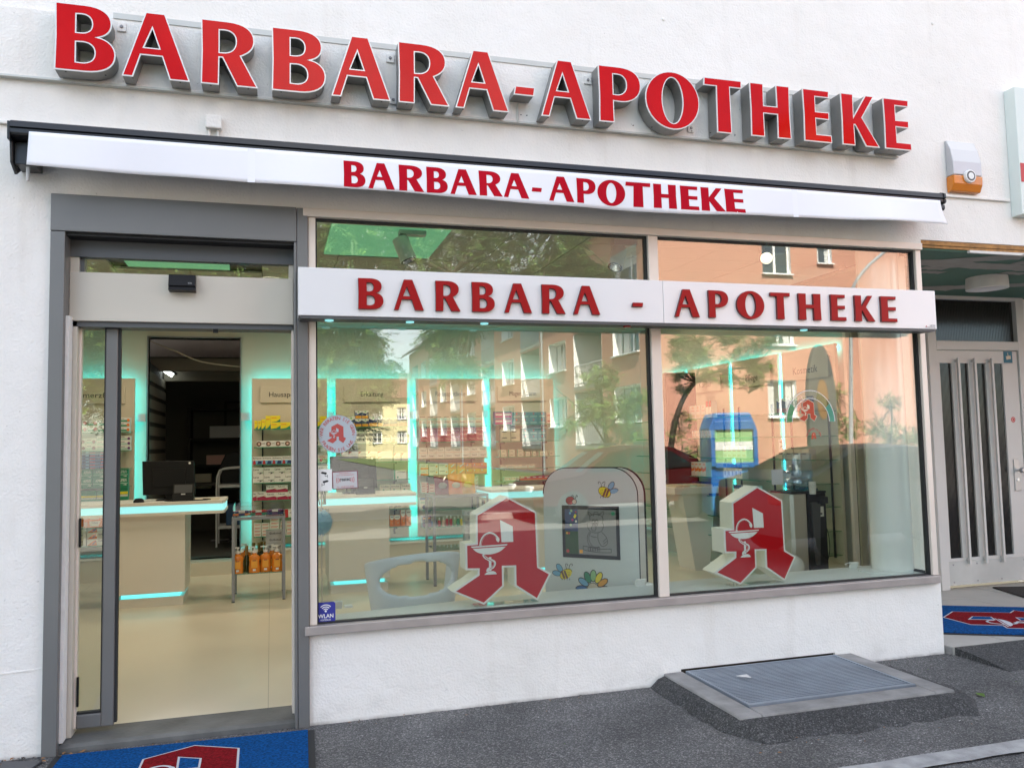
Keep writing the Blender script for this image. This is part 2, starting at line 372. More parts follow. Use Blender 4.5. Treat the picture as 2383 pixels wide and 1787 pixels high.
GL = {
    'B': [P((0, 0), (0.01, 0.5), (0, 1), (0.38, 1), ((0.62, 1), (0.745, 0.90), (0.745, 0.75)), ((0.745, 0.62), (0.66, 0.56), (0.56, 0.53)), ((0.71, 0.51), (0.80, 0.41), (0.80, 0.28)), ((0.80, 0.09), (0.64, 0.0), (0.40, 0))),
          P((0.27, 0.86), (0.27, 0.575), (0.33, 0.575), ((0.44, 0.575), (0.49, 0.63), (0.49, 0.72)), ((0.49, 0.82), (0.43, 0.865), (0.34, 0.865))),
          P((0.27, 0.44), (0.27, 0.13), (0.35, 0.125), ((0.47, 0.125), (0.53, 0.19), (0.53, 0.285)), ((0.53, 0.39), (0.46, 0.445), (0.36, 0.445)))],
    'A': [P((0, 0), (0.315, 1), (0.575, 1), (0.925, 0), (0.655, 0), (0.545, 0.345), (0.245, 0.345), (0.14, 0)), P((0.405, 0.77), (0.285, 0.455), (0.51, 0.455))],
    'R': [P((0, 0), (0.01, 0.5), (0, 1), (0.38, 1), ((0.65, 1), (0.79, 0.90), (0.79, 0.73)), ((0.79, 0.60), (0.70, 0.53), (0.585, 0.475)), (0.84, 0), (0.535, 0), (0.315, 0.43), (0.262, 0.43), (0.255, 0)),
          P((0.265, 0.86), (0.265, 0.50), (0.31, 0.50), ((0.45, 0.50), (0.52, 0.58), (0.52, 0.70)), ((0.52, 0.81), (0.45, 0.865), (0.34, 0.865)))],
    'P': [P((0, 0), (0.01, 0.5), (0, 1), (0.38, 1), ((0.66, 1), (0.80, 0.89), (0.80, 0.70)), ((0.80, 0.49), (0.62, 0.38), (0.42, 0.38)), (0.27, 0.385), (0.275, 0)),
          P((0.27, 0.87), (0.27, 0.50), (0.34, 0.495), ((0.46, 0.50), (0.53, 0.58), (0.53, 0.69)), ((0.53, 0.81), (0.46, 0.87), (0.35, 0.87)))],
    'O': [ell(0.525, 0.5, 0.525, 0.525), ell(0.525, 0.5, 0.205, 0.425)[::-1]],
    'T': [P((0.245, 0), (0.255, 0.86), (0, 0.86), (0.01, 1), (0.77, 1), (0.765, 0.865), (0.525, 0.865), (0.535, 0))],
    'H': [P((0, 0), (0.01, 0.5), (0, 1), (0.28, 1), (0.275, 0.585), (0.565, 0.585), (0.56, 1), (0.84, 1), (0.83, 0.5), (0.845, 0), (0.565, 0), (0.57, 0.445), (0.27, 0.445), (0.275, 0))],
    'E': [P((0, 0), (0.01, 0.5), (0, 1), (0.58, 1), (0.57, 0.875), (0.265, 0.875), (0.265, 0.575), (0.565, 0.58), (0.56, 0.445), (0.265, 0.45), (0.27, 0.135), (0.60, 0.135), (0.605, 0))],
    'K': [P((0, 0), (0.01, 0.5), (0, 1), (0.27, 1), (0.265, 0.55), (0.56, 1), (0.745, 1), (0.455, 0.555), (0.83, 0), (0.53, 0), (0.30, 0.405), (0.268, 0.405), (0.275, 0))],
    '-': [P((0, 0.32), (0.03, 0.465), (0.37, 0.465), (0.345, 0.32))],
}
WORD = 'BARBARA-APOTHEKE'

# pharmacy emblem, unit height, origin at the middle of the foot line
_EX = [(3.279, 1.257), (3.477, 1.150), (3.483, 0.801), (3.566, 0.752), (3.470, 0.587), (3.321, 0.688), (3.321, 0.808), (3.248, 0.810), (3.248, 0.692), (3.116, 0.587), (2.914, 0.681), (3.080, 0.777), (3.081, 0.804), (3.003, 0.808), (3.002, 0.970), (3.072, 0.972), (3.073, 1.150)]
EM = [((x - 3.279) / 0.67, (z - 0.587) / 0.67) for x, z in _EX]
EM_WIN = [((x - 3.279) / 0.67, (z - 0.587) / 0.67) for x, z in [(3.231, 1.109), (3.314, 1.066), (3.316, 0.967), (3.238, 0.969)]]


def _e2(a, b):
    x, z = at(1540 + a * 0.2412, 960 + b * 0.2412, 0.1)
    return ((x - 3.279) / 0.67, (z - 0.587) / 0.67)


def ribbon(pts, wd):
    pts = [Vector((p[0], p[1])) for p in pts]; l = []; r = []
    for i, p in enumerate(pts):
        t = (pts[min(i + 1, len(pts) - 1)] - pts[max(i - 1, 0)]).normalized(); n_ = Vector((-t.y, t.x)); w2 = (wd[i] if isinstance(wd, list) else wd) / 2
        l.append(tuple(p + n_ * w2)); r.append(tuple(p - n_ * w2))
    return l + r[::-1]


def smooth(pts, n=5):
    o = []; k = len(pts)
    for i in range(k - 1):
        p0, p1, p2, p3 = pts[max(i - 1, 0)], pts[i], pts[i + 1], pts[min(i + 2, k - 1)]
        for j in range(n):
            t = j / n
            o.append(tuple(0.5 * (2 * p1[q] + (p2[q] - p0[q]) * t + (2 * p0[q] - 5 * p1[q] + 4 * p2[q] - p3[q]) * t * t + (3 * p1[q] - p0[q] - 3 * p2[q] + p3[q]) * t ** 3) for q in range(len(p1))))
    o.append(tuple(pts[-1])); return o


CHAL = [
    [_e2(*p) for p in [(650, 1147), (946, 1126), (940, 1138), (662, 1159)]],
    [_e2(*p) for p in smooth([(668, 1167), (700, 1195), (745, 1212), (790, 1217), (840, 1210), (890, 1188), (932, 1148)], 4)],
    [_e2(*p) for p in [(766, 1396), (780, 1378), (800, 1366), (838, 1362), (856, 1372), (866, 1390)]],
    [_e2(*p) for p in [(798, 1240), (818, 1240), (822, 1360), (803, 1362)]],
    ribbon(smooth([_e2(*p) for p in [(752, 1214), (766, 1240), (800, 1262), (838, 1278), (846, 1305), (828, 1332), (796, 1345), (790, 1368)]], 4), 0.024),
    ribbon(smooth([_e2(*p) for p in [(728, 1140), (734, 1095), (758, 1050), (800, 1030), (838, 1044), (862, 1075), (872, 1108)]], 4), [0.022] * 19 + [0.026, 0.03, 0.034, 0.03, 0.02, 0.008]),
]


def add_emblem(mb, mtx, red, white, border=0.016, d=0.002, chal=True):
    v, f = curve_geo([EM], 0, 0, 'em'); mb.add(v, f, white, mtx)
    v, f = curve_geo([EM], 0, -border, 'em'); mb.add([(a, b, d) for a, b, c in v], f, red, mtx)
    v, f = curve_geo([EM_WIN], 0, 0, 'emw'); mb.add([(a, b, 2 * d) for a, b, c in v], f, white if chal else white, mtx)
    if chal:
        for i, c in enumerate(CHAL):
            v, f = curve_geo([c], 0, 0, 'ch%d' % i); mb.add([(a, b, (2 + 0.3 * i) * d) for a, b, c_ in v], f, white, mtx)


def disc(mb, cx, cz, r, y, mat, n=28, mtx=None, ry=None):
    pts = [(cx + r * math.cos(2 * PI * i / n), y, cz + (ry or r) * math.sin(2 * PI * i / n)) for i in range(n)]
    mb.add(pts, [tuple(range(n))], mat, mtx)


def quad(mb, x0, x1, z0, z1, y, mat, mtx=None): mb.add([(x0, y, z0), (x1, y, z0), (x1, y, z1), (x0, y, z1)], [(0, 1, 2, 3)], mat, mtx)



# ================================================================== THE GROUND
mb = MB(); mb.add([(-14, -1.52, 0), (16, -1.52, 0), (16, 0.0, 0), (-14, 0.0, 0)], [(0, 1, 2, 3)], 'asphalt'); mb.build('pavement', kind='structure')
mb = MB(); mb.add([(-300, -400, -0.008), (300, -400, -0.008), (300, -1.40, -0.008), (-300, -1.40, -0.008)], [(0, 1, 2, 3)], 'asphalt'); mb.build('ground', kind='structure')
# worn pale line along the pavement edge
mb = MB(); rnd = random.Random(3); a = []; b_ = []
for i in range(80):
    x = 2.45 + i * 0.12; a.append((x, -1.505 + rnd.uniform(-.006, .006), 0.004)); b_.append((x, -1.635 + rnd.uniform(-.006, .006), 0.004))
n = len(a); mb.add(a + b_, [(i, i + n, i + n + 1, i + 1) for i in range(n - 1)], 'kerb_paint'); mb.build('pavement_line', kind='structure')

# ================================================================== THE SHOP BUILDING
bld = thing('shop_building', 'white rendered building whose ground floor holds the pharmacy', 'building')
XD0, XD1 = -1.161, 0.2125      # door opening
XW1 = 4.69                     # right end of the shop window
ZH = 3.021
mb = MB()
mb.box(-14, XD0, 0, 0.3, -0.05, ZH, 'render_white')
mb.box(-14, 4.70, 0, 0.3, ZH + 0.0, 3.60, 'render_white'); mb.box(4.70, 14, 0, 0.3, 3.055, 3.60, 'render_white')
mb.box(-14, 14, 0, 0.3, 3.60, 10.4, 'render_white')
mb.box(9.2, 14, 0, 0.3, -0.05, 3.055, 'render_white')
mb.build('wall', bld)
mb = MB()
mb.box(XD1, 2.58, 0.0, 0.24, -0.05, 0.513, 'render_white'); mb.box(2.58, 3.77, 0.0, 0.24, 0.092, 0.513, 'render_white'); mb.box(2.58, 3.77, 0.02, 0.24, -0.05, 0.092, 'dirt_gap_shade'); mb.box(3.77, XW1 + .012, 0.0, 0.24, -0.05, 0.513, 'render_white')  # dark infill closes the notch; its colour stands in for the gap's shade
mb.build('parapet', bld)
mb = MB(); mb.prism([(-14, 10.4), (14, 10.4), (14, 10.6), (-14, 10.6)], -0.5, 11, 'roof_tile'); mb.build('roof', bld)
mb = MB()
mb.box(-14, 14, 10.6, 10.9, -0.05, 10.4, 'render_white'); mb.box(-14, -13.7, 0.3, 10.6, -0.05, 10.4, 'render_white'); mb.box(13.7, 14, 0.3, 10.6, -0.05, 10.4, 'render_white'); mb.build('rear_wall', bld)
# string course behind the awning
mb = MB(); mb.box(-14, 5.56, -0.022, 0.0, 3.395, 3.415, 'render_white'); mb.build('string_course', bld, bevel=.004)
# patched seam low on the left pier
mb = MB(); mb.prism([(-2.2, .40), (-1.162, .452), (-1.162, .458), (-2.2, .407)], -0.003, 0.0, 'render_white'); mb.build('render_patch', bld)

# entrance recess to the right
rec = thing('entrance_recess', 'recessed house entrance with white side walls right of the shop window', 'entrance')
mb = MB()
mb.prism([(4.70, 0.26), (4.76, 0.24), (5.46, 1.20), (5.46, 1.75), (5.40, 1.75), (5.40, 1.23)], 0.03, 3.05, 'render_white', 'z')
mb.box(5.40, 6.30, 1.75, 1.95, 0.03, 3.05, 'render_white'); mb.box(7.54, 9.2, 1.75, 1.95, 0.03, 3.05, 'render_white')
mb.box(9.2, 9.3, 0.3, 1.75, 0.03, 3.05, 'render_white')
mb.build('side_wall', rec)
mb = MB(); mb.box(4.72, 9.2, 0.02, 1.74, 2.985, 3.02, 'greenboard'); soff = mb.build('soffit', rec)
# filler strips and screw patches on the plasterboard
mb = MB(); rnd = random.Random(11)
def strip(x0, y0, x1, y1, wd, mb=mb):
    wd *= 2.0; zz = 2.982 - .0006 * len(mb.f) / 60
    d = Vector((x1 - x0, y1 - y0)); n_ = Vector((-d.y, d.x)).normalized() * wd / 2; k = max(6, int(d.length / 0.08)); l = []; r = []
    for i in range(k + 1):
        p = Vector((x0, y0)) + d * i / k; l.append((p.x + n_.x * rnd.uniform(.75, 1.2), p.y + n_.y * rnd.uniform(.75, 1.2), zz)); r.append((p.x - n_.x * rnd.uniform(.75, 1.2), p.y - n_.y * rnd.uniform(.75, 1.2), zz))
    mb.add(l + r, [(i, i + k + 1, i + k + 2, i + 1) for i in range(k)], 'filler')
strip(4.74, .40, 9.0, .44, .11); strip(5.75, .05, 5.05, .42, .10); strip(5.55, 1.55, 7.9, .62, .10); strip(7.4, .05, 6.9, .4, .1)
for (x, y) in [(5.35, .58), (5.45, .72), (6.0, .25), (6.25, .62), (6.5, .2), (5.15, 1.0), (6.2, 1.38), (7.1, .6)]:
    strip(x - .13, y - .01, x + .13, y + rnd.uniform(-.02, .03), .05)
mb.build('filler_patch', soff, kind='stuff')
mb = MB(); mb.box(4.705, 9.2, 0.004, 0.03, 3.02, 3.052, 'wood_raw'); mb.box(4.705, 9.2, 0.008, 0.03, 2.998, 3.016, 'wood_raw'); mb.build('wood_batten', rec)
mb = MB(); mb.box(5.15, 9.2, -0.006, 0.02, 2.975, 2.994, 'door_white'); mb.build('edge_trim', rec)
# tiled recess floor
for i in range(9):
    for j in range(4):
        x0 = 4.72 + i * 0.5; y0 = -0.06 + j * 0.46
        mb = MB(); mb.box(x0 + .003, x0 + .497, y0 + .003, y0 + .457, -0.02, 0.058 + .001 * ((i + j) % 2), 'tile_beige')
        mb.build('floor_tile', rec)
mb = MB(); mb.box(4.715, 9.2, -0.055, 1.75, -0.02, 0.052, 'concrete'); mb.build('floor_bed', rec)
# asphalt ramp against the tiles
mb = MB(); mb.prism([(-.06, .055), (-.06, 0.0), (-.52, 0.002), (-.34, .03)], 4.74, 9, 'asphalt_dark', 'x'); mb.build('asphalt_ramp', kind='structure')

# ------------------------------------------------------------------ house door in the recess
hd = thing('house_door', 'white house door with four ribbed glass strips and three upright bars', 'door')
YD = 1.75
def X_(u, v): return at(u, v, YD - .02)
mb = MB()
mb.box(6.30, 6.40, YD - .07, YD + .05, .06, 3.0, 'door_white'); mb.box(7.44, 7.54, YD - .07, YD + .05, .06, 3.0, 'door_white')
mb.box(6.40, 7.44, YD - .07, YD + .05, 2.95, 3.0, 'door_white'); mb.box(6.40, 7.44, YD - .07, YD + .05, 2.435, 2.525, 'door_white')
mb.build('door_frame', hd, bevel=.004)
mb = MB(); mb.box(6.40, 7.44, YD - .02, YD + .0, 2.525, 2.95, 'ribbed_glass')
for i in range(51): mb.box(6.405 + i * .02, 6.415 + i * .02, YD - .024, YD - .02, 2.53, 2.945, 'ribbed_glass')
mb.build('transom_pane', hd)
gx = [6.445, 6.591, 6.665, 6.799, 6.873, 7.019, 7.092, 7.238]
mb = MB()
zb, zt = .36, 2.30
edges = [6.405] + gx + [7.435]
for i in range(0, 10, 2): mb.box(edges[i], edges[i + 1], YD - .05, YD - .005, zb, zt, 'door_white')
mb.box(6.405, 7.435, YD - .05, YD - .005, zt, 2.425, 'door_white'); mb.box(6.405, 7.435, YD - .05, YD - .005, .33, zb, 'door_white')
mb.build('door_leaf', hd, bevel=.003)
for i in range(4):
    mb = MB(); mb.box(gx[2 * i], gx[2 * i + 1], YD - .03, YD - .015, zb, zt, 'ribbed_glass')
    k = int((gx[2 * i + 1] - gx[2 * i]) / .015)
    for j in range(k): mb.box(gx[2 * i] + .004 + j * .015, gx[2 * i] + .011 + j * .015, YD - .034, YD - .03, zb, zt, 'ribbed_glass')
    mb.build('glass_strip', hd)
for i in range(3):
    xb = gx[2 * i + 2] - .028
    mb = MB(); mb.box(xb - .013, xb + .013, YD - .10, YD - .075, .30, 2.35, 'door_white'); mb.box(xb - .01, xb + .01, YD - .077, YD - .048, .335, .36, 'door_white'); mb.box(xb - .01, xb + .01, YD - .077, YD - .048, 2.31, 2.335, 'door_white')
    mb.build('upright_bar', hd, bevel=.003)
mb = MB(); mb.box(6.40, 7.44, YD - .058, YD - .045, .10, .33, 'rail_metal'); mb.build('kick_plate', hd)
mb = MB()
for x in (6.46, 6.75, 7.05, 7.35):
    for z in (.13, .30): mb = MB(); mb.lathe([(.008, 0), (.008, .004)], 'grey', 8, mtx=Matrix.Translation((x, YD - .058, z)) @ Matrix.Rotation(PI / 2, 4, 'X')); mb.build('kick_screw', hd)
hx, hz = at(2130 + 515 * .4583, 800 + 665 * .4583, YD - .05)
mb = MB(); mb.box(hx - .04, hx + .04, YD - .062, YD - .05, hz - .16, hz + .16, 'metal'); mb.build('lock_plate', hd, bevel=.004)
mb = MB(); mb.lathe([(.012, 0), (.012, .04), (.028, .045), (.028, .07), (.02, .08)], 'metal', 14, mtx=Matrix.Translation((hx, YD - .062, hz + .05)) @ Matrix.Rotation(PI / 2, 4, 'X')); mb.build('door_knob', hd, smooth=True)
mb = MB(); mb.lathe([(.016, 0), (.016, .008)], 'chrome', 14, mtx=Matrix.Translation((hx, YD - .062, hz - .05)) @ Matrix.Rotation(PI / 2, 4, 'X')); mb.build('lock_cylinder', hd, smooth=True)
cx_, cz_ = at(2130 + 470 * .4583, 800 + 68 * .4583, YD - .052)
mb = MB(); M('notice_teal', (.02, .15, .22), .5); mb.box(cx_ - .055, cx_ + .055, YD - .054, YD - .051, cz_ - .06, cz_ + .06, 'notice_teal')
q = Matrix.Translation((cx_ + .005, YD - .0545, cz_ - .005)) @ Matrix.Rotation(-.15, 4, 'Y'); quad(mb, -.03, .03, -.018, .018, 0, 'p_beige', q); quad(mb, -.004, .004, .018, .05, 0, 'p_beige', q)
tag(mb.build('camera_sticker'), 'small teal camera surveillance sticker on the top corner of the white house door', 'sticker')
rx_, rz_ = at(2130 + 497 * .4583, 800 + 385 * .4583, YD - .052)
mb = MB(); disc(mb, rx_, rz_, .028, YD - .0525, 'p_red'); disc(mb, rx_, rz_, .017, YD - .0535, 'p_white', 20); disc(mb, rx_, rz_, .013, YD - .0545, 'p_red', 20)
tag(mb.build('round_sticker'), 'little round red sticker on the white house door', 'sticker')
# ceiling lamp in the recess
lx, ly = 6.18, .83
cl_ = thing('ceiling_lamp', 'round white drum ceiling lamp under the green soffit', 'lamp')
mb = MB(); mb.lathe([(.168, 2.985), (.172, 2.92), (.172, 2.88), (.14, 2.876)], 'door_white', 36, (lx, ly, 0), caps=False); mb.build('lamp_ring', cl_, smooth=True)
mb = MB(); mb.lathe([(.14, 2.878), (.13, 2.882), (.0, 2.888)], 'fascia_white', 36, (lx, ly, 0), caps=False); mb.build('diffuser', cl_, smooth=True)

# ------------------------------------------------------------------ cellar light shaft
sh = thing('cellar_light_shaft', 'concrete framed cellar light shaft with metal grate against the wall foot', 'light shaft')
fx0, fx1, fy0, fy1 = 2.45, 3.90, -.92, -.0
gx0, gx1, gy0, gy1 = 2.59, 3.76, -.78, -.025
mb = MB()
mb.box(fx0, gx0, fy0, fy1, -.02, .08, 'concrete'); mb.box(gx1, fx1, fy0, fy1, -.02, .08, 'concrete'); mb.box(gx0, gx1, fy0, gy0, -.02, .08, 'concrete')
mb.build('concrete_frame', sh, bevel=.012)
mb = MB(); mb.box(gx0, gx1, gy0, -.0, -.02, 0.035, 'back_dark'); mb.build('shaft_bottom', sh)
mb = MB()
mb.box(gx0 + .01, gx0 + .03, gy0 + .01, gy1, .05, .086, 'galvanised'); mb.box(gx1 - .03, gx1 - .01, gy0 + .01, gy1, .05, .086, 'galvanised'); mb.box(gx0 + .03, gx1 - .03, gy0 + .01, gy0 + .03, .05, .086, 'galvanised'); mb.box(gx0 + .03, gx1 - .03, gy1 - .02, gy1, .05, .086, 'galvanised')
mb.build('grate_rim', sh)
i = 0; x = gx0 + .034
mb = MB()
y = gy0 + .04
while y < gy1 - .03:
    mb.box(gx0 + .03, gx1 - .03, y, y + .013, .062, .082, 'galvanised'); y += .026
x = gx0 + .05
while x < gx1 - .04:
    mb.box(x, x + .004, gy0 + .03, gy1 - .02, .064, .079, 'galvanised'); x += .033
mb.build('grate_bar', sh, kind='stuff')
# asphalt collar round the frame (irregular skirt)
mb = MB(); rnd = random.Random(5); ring_in = []; ring_out = []
path = [(fx0, 0.0), (fx0, fy0), (fx1, fy0), (fx1, -.28)]
for k in range(3):
    a, b = Vector(path[k]), Vector(path[k + 1]); d = b - a; nrm = Vector((d.y, -d.x)).normalized()
    for j in range(14):
        t = j / 14 + (1 / 28 if j else 0.02); p = a + d * t
        ring_in.append((p.x, p.y, .066)); wd = (.10 if k == 0 else (.20 if k == 1 else .17)) * rnd.uniform(.85, 1.15)
        q = p + nrm * wd; ring_out.append((q.x, q.y, .002 if k != 9 else 0))
mid = [((a[0] * .55 + b[0] * .45), (a[1] * .55 + b[1] * .45), .055 * rnd.uniform(.85, 1.1)) for a, b in zip(ring_in, ring_out)]
n = len(ring_in); mb.add(ring_in + mid + ring_out, [(i, i + 1, i + 1 + n, i + n) for i in range(n - 1)] + [(i + n, i + 1 + n, i + 1 + 2 * n, i + 2 * n) for i in range(n - 1)], 'asphalt_dark')
mb.build('asphalt_collar', sh, smooth=True)
# leaves, crumbs and litter
mb = MB(); rnd = random.Random(21)
def flake(x, y, z, s, mat):
    m = Matrix.Translation((x, y, z)) @ Matrix.Rotation(rnd.uniform(0, 6), 4, 'Z') @ Matrix.Rotation(rnd.uniform(-.3, .3), 4, 'X')
    mb.add([(-s, 0, 0), (-.3 * s, -.45 * s, .15 * s), (s, 0, 0), (-.2 * s, .45 * s, .2 * s)], [(0, 1, 2, 3)], mat, m)
for i in range(240):
    x = rnd.uniform(-1.9, 5.2); y = -abs(rnd.gauss(0, .05)) - .005
    flake(x, y, .006, rnd.uniform(.003, .012), rnd.choice(['dirt_gap_shade', 'dirt_gap_shade', 'leaf_brown', 'asphalt_dark']))
for i in range(60): flake(rnd.uniform(2.3, 4.4), -.93 - abs(rnd.gauss(.22, .06)), .006, rnd.uniform(.004, .012), rnd.choice(['dirt_gap_shade', 'leaf_brown', 'litter', 'concrete']))
for i in range(22): flake(rnd.uniform(-1.35, -.95), rnd.uniform(-.12, -.01), .012, rnd.uniform(.01, .022), rnd.choice(['leaf_brown', 'dirt_gap_shade']))
for i in range(26): flake(rnd.uniform(.5, 5), rnd.uniform(-1.4, -.2), .006, rnd.uniform(.004, .01), rnd.choice(['litter', 'leaf_green', 'leaf_brown', 'dirt_gap_shade']))
mb.build('leaf_litter', kind='stuff')
mb = MB(); rnd = random.Random(4); flake(4.14, -.86, .008, .045, 'leaf_green'); tag(mb.build('fallen_leaf'), 'single green fallen leaf on the asphalt right of the light shaft', 'leaf')
mb = MB(); flake(2.86, -.30, .095, .05, 'litter'); tag(mb.build('paper_scrap'), 'pale scrap lying on the left end of the grate', 'litter')
dr = thing('drain_cover', 'dark metal drain cover partly hidden beside the blue door mat', 'drain')
mb = MB(); mb.box(-1.62, -1.16, -.30, -.04, -.01, .014, 'dark_grey', Matrix.Translation((-1.39, -.17, 0)) @ Matrix.Rotation(-.25, 4, 'Z') @ Matrix.Translation((1.39, .17, 0))); mb.build('cover_plate', dr, bevel=.004)
mb = MB(); mb.tube([(-1.50, -.30, .02), (-1.34, -.06, .02)], .008, 'galvanised', 6); mb.build('cover_bar', dr)

# ------------------------------------------------------------------ door mats
def door_mat(name, label, W_, D_, loc, rz, eloc, erot, es):
    t = thing(name, label, 'door mat', None, loc, rz)
    mb = MB(); mb.box(-W_ / 2, W_ / 2, -D_ / 2, D_ / 2, 0.0, 0.007, 'rubber'); mb.build('rubber_edge', t)
    mb = MB(); mb.box(-W_ / 2 + .035, W_ / 2 - .035, -D_ / 2 + .02, D_ / 2 - .006, 0.007, 0.013, 'mat_blue'); mb.build('pile', t)
    mb = MB(); mm = Matrix.Translation((eloc[0], eloc[1], .0135)) @ Matrix.Rotation(erot, 4, 'Z') @ Matrix.Scale(es, 4)
    hole = [EM_WIN[::-1]]
    v, f = curve_geo([EM], 0, 0, 'em'); mb.add(v, f, 'mat_white', mm)
    v, f = curve_geo([EM], 0, -.014, 'em'); mb.add([(a, b, .0015) for a, b, c in v], f, 'mat_red', mm)
    v, f = curve_geo([EM_WIN], 0, .014, 'emw'); mb.add([(a, b, .003) for a, b, c in v], f, 'mat_white', mm)
    v, f = curve_geo([EM_WIN], 0, 0, 'emw'); mb.add([(a, b, .0045) for a, b, c in v], f, 'mat_blue', mm)
    for i, c in enumerate(CHAL):
        v, f = curve_geo([c], 0, 0, 'ch%d' % i); mb.add([(a, b, .003 + .0005 * i) for a, b, c_ in v], f, 'mat_white', mm)
    mb.build('emblem', t)
    return t
door_mat('door_mat', 'blue door mat with red pharmacy emblem in front of the sliding door', 1.32, 1.0, (-.445, -.575, .003), -.035, (.06, -.36), 0.03, .79)
door_mat('door_mat', 'blue door mat with red emblem lying crooked in the house entrance', 1.55, 1.10, (5.66, .50, .06), -.515, (.50, .02), PI / 2, .86)
mb = MB(); mb.box(-.45, .45, -.28, .28, 0, .012, 'coir', Matrix.Translation((7.2, 1.22, .06)) @ Matrix.Rotation(-.3, 4, 'Z')); tag(mb.build('coir_mat'), 'dark brown scraper mat before the white house door', 'door mat')

# ================================================================== SHOP WINDOW
win = thing('shop_window', 'large two part shop window with champagne metal frame', 'window')
yf0, yf1 = -.012, 0.07
xl0, xl1 = XD1, 0.256
mb = MB()
mb.box(xl0, xl1, yf0, yf1, .568, 2.970, 'alu_champagne')                       # left stile
mb.box(xl0 - .03, 4.683, yf0 - .02, yf1, 2.970, 3.020, 'alu_champagne')        # head
mb.box(2.440, 2.512, yf0, yf1, .568, 2.970, 'alu_champagne')                   # mullion
mb.box(4.633, 4.680, yf0, yf1, .568, 2.970, 'alu_champagne')                   # right stile
mb.build('window_frame', win, bevel=.004)
mb = MB(); mb.box(.185, 4.672, -.04, 0.07, .515, .5665, 'sill_metal'); mb.build('window_sill', win, bevel=.004)
for (a, b) in ((xl1, 2.440), (2.512, 4.633)):
    mb = MB(); g_ = .009
    mb.box(a, a + g_, .012, .05, .568, 2.97, 'gasket'); mb.box(b - g_ * 1.6, b, .012, .05, .568, 2.97, 'gasket'); mb.box(a + g_, b - g_ * 1.6, .012, .05, .568, .577, 'gasket'); mb.box(a + g_, b - g_ * 1.6, .012, .05, 2.957, 2.97, 'gasket')
    mb.build('gasket', win)
    mb = MB(); mb.box(a + g_, b - 1.6 * g_, .028, .036, .577, 2.957, 'glass'); mb.build('pane', win)
# return pane at the right corner
mb = MB(); mb.box(4.655, 4.662, .072, .235, .585, 2.957, 'glass'); mb.build('side_pane', win)
mb = MB(); mb.box(4.65, 4.667, .235, .262, .568, 3.0, 'gasket'); mb.box(4.65, 4.667, .071, .235, .568, .585, 'gasket'); mb.build('side_gasket', win)

# fascia board with raised letters
fas = thing('fascia_sign', 'white board across the shop window with raised dark red letters', 'sign')
mb = MB(); mb.box(.150, 2.452, -.178, -.034, 2.350, 2.630, 'fascia_white'); mb.build('board_panel', fas, bevel=.003)
mb = MB(); mb.box(2.4545, 4.632, -.178, -.034, 2.350, 2.630, 'fascia_white'); mb.build('board_panel', fas, bevel=.003)
mb = MB(); mb.box(.16, 4.62, -.170, -.034, 2.335, 2.349, 'frame_dark'); mb.build('board_underside', fas)
FX = [(0.488, 0.634), (0.696, 0.873), (0.945, 1.096), (1.169, 1.311), (1.373, 1.548), (1.615, 1.769), (1.823, 2.002), (2.225, 2.302), (2.527, 2.707), (2.775, 2.921), (2.985, 3.195), (3.244, 3.397), (3.465, 3.643), (3.724, 3.847), (3.921, 4.088), (4.14, 4.275)]
def gw(ch): xs = [p[0] for p in GL[ch][0]]; return max(xs) - min(xs)
for ch, (x0, x1) in zip(WORD, FX):
    v, f = curve_geo(GL[ch], .05, 0, ch); zs = .182
    mb = MB(); mtx = FRONT(x0, -.178, 2.392, (x1 - x0) / gw(ch), zs) @ Matrix.Diagonal((1, 1, .18, 1)) @ Matrix.Translation((0, 0, .05))
    mb.add(v, f, 'fascia_red_side', mtx)
    v, f = curve_geo(GL[ch], 0, -.004, ch); mb.add(v, f, 'fascia_red', FRONT(x0, -.1968, 2.392, (x1 - x0) / gw(ch), zs))
    mb.build('letter', fas)
mb = MB(); add_text(mb, 'NEON', 'ink', 4.615, -.1788, 2.369, .018, 'r', width=.045); quad(mb, 4.53, 4.615, 2.3635, 2.3655, -.1788, 'ink_grey'); add_text(mb, 'lichtwerbung', 'ink_grey', 4.615, -.1788, 2.356, .009, 'r', width=.08)
mb.add([(4.53, -.1788, 2.366), (4.545, -.1788, 2.366), (4.54, -.1788, 2.376)], [(0, 1, 2)], 'p_red'); mb.build('maker_mark', fas)
# small LED spots under the board
for (u, v, c) in ((766, 740, 'led_soft'), (954, 744, 'led_soft'), (1127, 748, 'led_soft'), (1459, 755, 'lamp_red'), (1870, 759, 'led_soft')):
    x = AX(u, v, -.12); mb = MB(); mb.lathe([(.025, 0), (.025, -.008), (.018, -.010)], c, 14, (x, -.12, 2.3355)); mb.build('board_light', fas, smooth=True)

# ================================================================== AUTOMATIC DOOR
dor = thing('sliding_door', 'automatic sliding door with grey metal frame standing open', 'door')
mb = MB()
xi = AX(151, 620, -.02); xr0 = AX(684, 620, -.02)
mb.box(XD0, xi, -.03, .28, .0, 2.81, 'frame_grey'); mb.box(xr0, .1455, -.03, .28, .0, 2.81, 'frame_grey'); mb.box(.1485, XD1 - .002, -.03, .26, .0, 3.018, 'frame_grey')
mb.box(XD0, .1455, -.034, .28, 2.812, 3.019, 'frame_grey')
mb.build('outer_frame', dor, bevel=.003)
mb = MB(); mb.box(xi, xr0, -.005, .1, 2.795, 2.809, 'gasket'); mb.box(xi, xr0, .10, .16, 2.70, 2.795, 'frame_dark'); mb.build('head_beam', dor)  # black strip and dark grey beam below the door head
# reveal strip of bare plaster on the left
mb = MB(); mb.box(xi, xi + .018, .02, .10, .05, 2.35, 'render_white'); mb.build('plaster_strip', dor)
